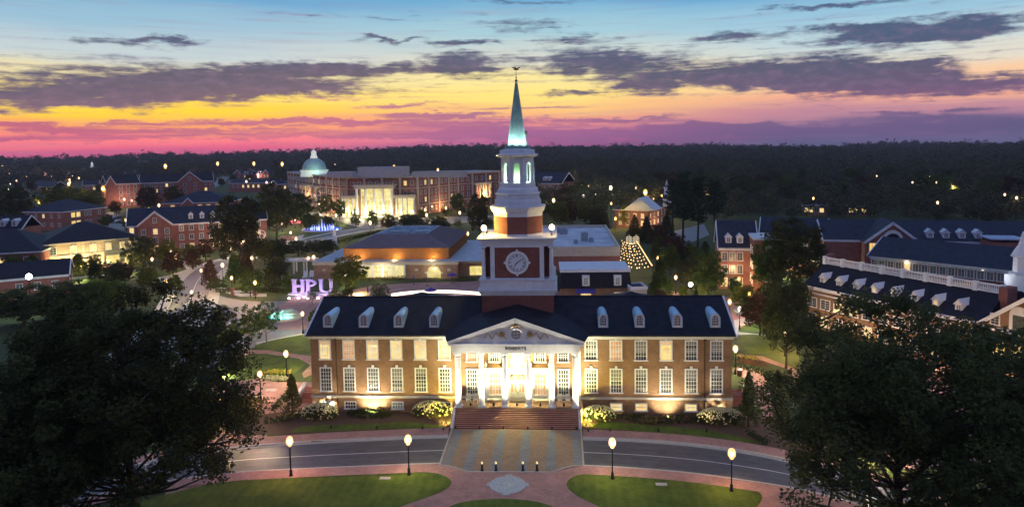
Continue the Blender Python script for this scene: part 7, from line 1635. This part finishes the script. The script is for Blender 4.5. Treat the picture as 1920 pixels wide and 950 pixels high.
fountain(604, 431, 8.5, 'round fountain with deep blue lit jets on the lawn', (.05, .14, 1.0), 1600, 26, 5)
ft = fountain(531, 596, 3.6, 'turquoise lit stepped fountain in the middle of the circle', (.15, .95, .75), 260, 9, 1.6)
m = MB(); 
for k, (r_, h_) in enumerate(((2.4, .8), (1.7, 1.3), (1.0, 1.8))): m.lathe([(r_, .36), (r_, h_)], 20, (1.2, .6))
m.build('stepped_tier', LIMEST, ft)
fountain(548, 418, 4.2, 'small fountain lit red beside the globe lamp', (1.0, .08, .12), 900, 8, 2.0)
# lawn steps
x, y = gp(531, 452); t = empty('garden_steps', (x, y, 0), 0, 'brick garden steps with pale treads below the fountain lawn', 'steps')
m = MB(); mm = MB()
for k in range(6): m.box(-2.6, 2.6, k*1.1, 7, k*.25, k*.25+.2); mm.box(-2.7, 2.7, k*1.1-.1, k*1.1+.4, k*.25+.201, k*.25+.26)
m.build('riser', BR_RED, t); mm.build('tread_slat', CONC, t)
# ------------------------------------------------------------------ string lights over the courtyard
c = [gp(1163, 493, 4.6), gp(1222, 497, 4.6), gp(1193, 453, 4.6), gp(1166, 450, 4.6)]
st_ = empty('string_lights', (c[0][0], c[0][1], 0), 0, 'canopy of warm festoon bulbs over the courtyard', 'string lights')
bulbm = mat('bulb_glow', (.8, .6, .4), .4, em=(1, .62, .24), es=1.7); bulbm.cycles.emission_sampling = 'NONE'
for r_ in range(9):
    t_ = r_/8; A0 = (c[0][0]*(1-t_)+c[3][0]*t_-c[0][0], c[0][1]*(1-t_)+c[3][1]*t_-c[0][1]); B0 = (c[1][0]*(1-t_)+c[2][0]*t_-c[0][0], c[1][1]*(1-t_)+c[2][1]*t_-c[0][1]); pts_ = []; 
    for k in range(9): u = k/8; pts_.append((A0[0]*(1-u)+B0[0]*u+rnd.uniform(-.25, .25), A0[1]*(1-u)+B0[1]*u+rnd.uniform(-.5, .5), 4.6-3.0*u*(1-u)+rnd.uniform(-.15, .15)))
    w_ = MB().tube(pts_, .03, 4).build('string', BLACK, st_)
    m = MB()
    for p in pts_[:-1]: m.lathe([(.02, p[2]-.42), (.15, p[2]-.3), (.15, p[2]-.14), (.04, p[2]-.02)], 6, (p[0]+.15, p[1]))
    m.build('bulb', bulbm, w_)
    if r_ % 2 == 0: point(st_, (pts_[4][0], pts_[4][1], 3.2), 260, (1, .62, .32), .25)
ed = [gp(1194, 452, 4.8), gp(1222, 497, 4.8)]; n = 26
t = empty('bulb_edge', (0, 0, 0), 0, 'bright line of bulbs along the east edge of the courtyard canopy', 'string lights')
for k in range(n): u = k/(n-1); MB().lathe([(.02, 4.6), (.18, 4.75), (.18, 4.95), (.03, 5.1)], 6, (ed[0][0]*(1-u)+ed[1][0]*u, ed[0][1]*(1-u)+ed[1][1]*u)).build('bulb', bulbm, t)
MB().tube([(ed[0][0], ed[0][1], 5.1), (ed[1][0], ed[1][1], 5.1)], .04, 5).build('cable', BLACK, t)
for q in (ed[0], ed[1]): MB().tube([(q[0]+.3, q[1], 0), (q[0]+.3, q[1], 5.3)], .08, 6).build('post', BLACK, t)
for px, l in ((1180, 'white glowing lattice trellis at the courtyard head, west one'), (1193, 'white glowing lattice trellis at the courtyard head, east one')):
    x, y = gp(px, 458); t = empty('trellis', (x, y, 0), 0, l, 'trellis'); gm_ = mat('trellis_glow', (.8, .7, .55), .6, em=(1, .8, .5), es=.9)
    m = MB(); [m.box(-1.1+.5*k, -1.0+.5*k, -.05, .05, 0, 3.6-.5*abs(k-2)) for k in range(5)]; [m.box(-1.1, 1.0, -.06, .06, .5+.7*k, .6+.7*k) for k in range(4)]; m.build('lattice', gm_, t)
# ------------------------------------------------------------------ cars, people, small objects
def car_proto(col, name='parked_car'):
    t = empty('parked_car', (0, 0, 0)); body = mat('car_paint_'+name, col, .25, .04, 1, metal=.3, spec=.6)
    m = MB(); prof = [(-2.2, .35), (2.15, .35), (2.25, .62), (2.1, .85), (1.1, .98), (.55, 1.0), (-1.6, 1.02), (-2.2, .95), (-2.28, .6)]; m.prism(prof, -.88, .88, 'y')
    m.prism([(.95, .99), (.35, 1.42), (-1.1, 1.45), (-1.75, 1.03)], -.74, .74, 'y'); m.build('body', body, t)
    m = MB(); m.prism([(.8, 1.02), (.3, 1.36), (-1.05, 1.38), (-1.5, 1.06)], -.755, .755, 'y'); m.prism([(1.0, 1.0), (.42, 1.405), (.38, 1.405), (.95, 1.0)], -.66, .66, 'y'); m.build('window', GLASS, t)
    for x in (-1.4, 1.4):
        for y in (-.8, .8): w = MB(); w.T = Matrix.Translation((x, y, .33)) @ Matrix.Rotation(math.pi/2, 4, 'X'); w.lathe([(.33, -.11), (.33, .11)], 14); w.build('wheel', BLACK, t); 
    for y in (-.62, .62): MB().box(2.2, 2.27, y-.18, y+.18, .62, .78).build('headlight', WHITE, t); MB().box(-2.3, -2.24, y-.16, y+.16, .68, .84).build('tail_light', mat('tail_red', (.4, .02, .02), .3) if 'tail_red' not in bpy.data.materials else bpy.data.materials['tail_red'], t)
    return t
cols = [('silver', (.5, .52, .55)), ('white', (.75, .76, .78)), ('dark blue', (.04, .06, .12)), ('black', (.02, .02, .022)), ('grey', (.2, .21, .23))]
cp_ = [car_proto(c_, n_) for n_, c_ in cols]; used_ = [False]*5
def put_car(k, x, y, rz, label, group=None):
    if not used_[k]: o = cp_[k]; used_[k] = True; o.location = (x, y, .04); o.rotation_euler = (0, 0, rz); o['label'] = label; o['category'] = 'car'
    else: o = tree_copy(cp_[k], None, (x, y, .04), rz, None, label)
    if group: o['group'] = group
    elif 'group' in o: del o['group']
x, y = gp(1397, 590); put_car(0, x, y, .4, 'silver car parked by the bluish lamp behind the hall east end')
g = random.Random(3); ordn = ['first', 'second', 'third', 'fourth', 'fifth', 'sixth', 'seventh']
for row in range(2):
    for k in range(7):
        px = 203+k*3.6+row*2; py = 408+row*7+k*.4; x, y = gp(px, py); c_ = g.choice([0, 1, 1, 2, 4]); put_car(c_, x, y, 1.2, '%s car, %s in the %s row of the small car park' % (cols[c_][0], ordn[k], ['back', 'front'][row]), 'cars in the small car park')
put_car(3, *gp(646, 404), .3, 'black car on the road before the pale portico'); put_car(4, *gp(1050, 600-210), 0.1, 'grey car behind the flat white roof')
put_car(3, *gp(1640, 770), .5, 'dark car parked under the east oak'); put_car(1, *gp(1545, 790), .9, 'white car half hidden by the east oak')
for k in range(1, 5):
    if not used_[k]: [bpy.data.objects.remove(o, do_unlink=True) for o in list(cp_[k].children)+[cp_[k]]]
# people: one skinned body each, tiny in the picture
def person(px, py, top, legs, label, rz=0.0):
    V = [(0, 0, .95), (0, 0, 1.2), (0, 0, 1.45), (0, .0, 1.55), (0, .02, 1.7), (.1, 0, .9), (.12, .12, .5), (.12, .05, .06), (.12, .2, .04), (-.1, 0, .9), (-.12, -.14, .5), (-.12, -.22, .08), (-.12, -.08, .04), (.2, 0, 1.42), (.26, -.05, 1.15), (.25, .08, .9), (-.2, 0, 1.42), (-.26, .06, 1.15), (-.25, .16, .92)]
    Ed = [(0, 1), (1, 2), (2, 3), (3, 4), (0, 5), (5, 6), (6, 7), (7, 8), (0, 9), (9, 10), (10, 11), (11, 12), (2, 13), (13, 14), (14, 15), (2, 16), (16, 17), (17, 18)]
    Rd = [.15, .14, .15, .06, .11, .1, .07, .05, .04, .1, .07, .05, .04, .06, .05, .035, .06, .05, .035]
    me = bpy.data.meshes.new('body'); me.from_pydata(V, Ed, []); o = bpy.data.objects.new('body', me); COL.objects.link(o)
    md = o.modifiers.new('skin', 'SKIN'); sv = me.skin_vertices[0].data
    for i, r_ in enumerate(Rd): sv[i].radius = (r_, r_*.85)
    sv[0].use_root = True; o.modifiers.new('sub', 'SUBSURF').levels = 1
    bpy.context.view_layer.update(); nm = bpy.data.meshes.new_from_object(o.evaluated_get(bpy.context.evaluated_depsgraph_get())); bpy.data.objects.remove(o)
    nm.materials.append(mat('clothes_'+str(px), top, .9)); x, y = gp(px, py); t = empty('person', (x, y, .04), rz, label, 'person'); b_ = bpy.data.objects.new('body', nm); COL.objects.link(b_); b_.parent = t
    m = MB(); m.lathe([(.05, 1.62), (.1, 1.7), (.11, 1.78), (.07, 1.86), (.01, 1.88)], 10, (0, .0)); m.build('hair', BLACK, t)
person(729, 428, (.03, .03, .035), None, 'person in dark clothes walking across the forecourt', 1.2); person(661, 421, (.04, .04, .05), None, 'person in dark clothes standing by the forecourt road', .3)
# umbrellas and tables on the terrace
for k, (px, py, op, l) in enumerate(((690, 556, 0, 'closed purple parasol on the terrace beside the small lit tree'), (848, 530, 1, 'open purple parasol before the arched window'), (808, 560, 1, 'open purple parasol in front of the glowing wall'), (801, 536, 0, 'closed purple parasol by the student centre hedge'), (776, 533, 0, 'closed purple parasol below the glass front'))):
    x, y = gp(px, py); t = empty('parasol', (x, y, .03), 0, l, 'parasol'); pm_ = mat('purple_canvas', (.10, .05, .28), .8, .1) if 'purple_canvas' not in bpy.data.materials else bpy.data.materials['purple_canvas']
    MB().lathe([(.3, 0), (.3, .08), (.04, .12), (.03, 2.5)], 8).build('pole', BLACK, t)
    (MB().lathe([(1.5, 2.0), (1.45, 2.1), (.05, 2.75)], 8) if op else MB().lathe([(.12, 1.2), (.22, 1.4), (.16, 2.2), (.03, 2.7)], 8)).build('canopy', pm_, t)
for k, (px, py) in enumerate(((700, 560), (745, 562), (770, 565), (830, 563), (852, 560), (800, 566), (720, 566), (870, 563))):
    x, y = gp(px, py); t = empty('cafe_table', (x, y, .03), 0, 'small round cafe table with stools on the lit terrace', 'table', 'cafe tables on the terrace')
    MB().lathe([(.5, .7), (.5, .75)], 14).build('tabletop', WHITE2, t); MB().lathe([(.25, 0), (.04, .06), (.04, .7)], 8).build('leg', BLACK, t)
    for a in (0, 2.1, 4.2): MB().lathe([(.18, 0), (.03, .05), (.03, .42), (.2, .43), (.2, .48)], 8, (.95*math.cos(a), .95*math.sin(a))).build('stool', BLACK, t)
# round glowing sign and litter bin
x, y = gp(1295, 545); t = empty('round_sign', (x, y, 0), 0, 'small round glowing yellow sign by the feathery tree', 'sign'); MB().tube([(0, 0, 0), (0, 0, 1.2)], .05, 6).build('post', BLACK, t); m = MB(); m.T = Matrix.Translation((0, 0, 1.6)) @ Matrix.Rotation(math.pi/2, 4, 'X'); m.lathe([(.55, -.05), (.55, .05)], 16); m.build('disc', globe_mat(YEL), t)
x, y = gp(1387, 704); t = empty('litter_bin', (x, y, .03), 0, 'dark round litter bin with pale lid on the east path', 'bin'); MB().lathe([(.38, 0), (.42, .9)], 14).build('drum', BROWNM, t); MB().lathe([(.44, .9), (.36, 1.05), (.1, 1.12)], 14).build('lid', CONC, t)
x, y = gp(508, 731); tag(mesh_obj('utility_cover', [(x-.8, y-.5, .03), (x+.8, y-.5, .03), (x+.8, y+.5, .03), (x-.8, y+.5, .03), (x-.8, y-.5, .045), (x+.8, y-.5, .045), (x+.8, y+.5, .045), (x-.8, y+.5, .045)], [(4, 5, 6, 7), (0, 1, 5, 4), (1, 2, 6, 5), (2, 3, 7, 6), (3, 0, 4, 7)], CONC), 'pale rectangular cover in the brick terrace paving', 'cover')
for px, py, l in ((722, 896.5, 'pale flat utility cover in the west lawn'), (1240, 908, 'grey flat utility cover in the east lawn')):
    x, y = gp(px, py); o = MB().box(-.6, .6, -.3, .3, 0, .03).build('utility_cover', CONC); o.location = (x, y, .055); tag(o, l, 'cover')
# drain inlets in the kerbs
for px, py, l in ((594, 829, 'drain inlet in the far kerb of the west drive'), (734, 870, 'drain inlet in the near kerb of the west drive')):
    x, y = gp(px, py); o = MB().box(-.7, .7, -.12, .12, 0, .02).build('drain_grate', BROWNM); o.location = (x, y, .125); tag(o, l, 'drain')
# side stairs with rails and white stones at both ends of the hall
for s, l in ((-1, 'brick side stair with rails off the west end of the hall'), (1, 'brick side stair with rails off the east end of the hall')):
    t = empty('side_stair', (s*30.6, 4, 0), 0, l, 'stairs'); m = MB()
    for k in range(8): m.box(-1.1, 1.1, -1+k*.35, 2.2, k*.16, k*.16+.14)
    m.build('flight', BR_RED, t)
    for q in (-1.15, 1.15): r2 = MB(); r2.tube([(q, -1, .95), (q, 1.8, 2.2)], .035, 6); r2.tube([(q, -1, 0), (q, -1, .95)], .03, 6); r2.tube([(q, 1.8, 1.2), (q, 1.8, 2.2)], .03, 6); r2.build('handrail', CONC, t)
    m = MB(); m.slab([(s*1.3, -1.8, .6), (s*1.9, -1.8, .6), (s*1.9, 3, 1.7), (s*1.3, 3, 1.7)], .3); m.build('stone_coping', WHITE2, t)
    point(t, (s*1.5, -2.2, 1.6), 60, CREAM, .2)
# ------------------------------------------------------------------ evening haze
hm_ = bpy.data.materials.new('evening_haze'); hm_.use_nodes = True; nt = hm_.node_tree; nt.nodes.clear(); o_ = nt.nodes.new('ShaderNodeOutputMaterial'); v_ = nt.nodes.new('ShaderNodeVolumePrincipled')
v_.inputs['Color'].default_value = (.84, .80, .95, 1); v_.inputs['Density'].default_value = .00009; v_.inputs['Anisotropy'].default_value = .2; nt.links.new(v_.outputs[0], o_.inputs['Volume'])
hz_o = MB().box(-5300, 5300, -5300, 5300, -6, 62).build('haze', hm_); tag(hz_o, 'thin mauve evening haze over the campus and woods', 'haze', None, 'stuff')
cy.volume_bounces = 0
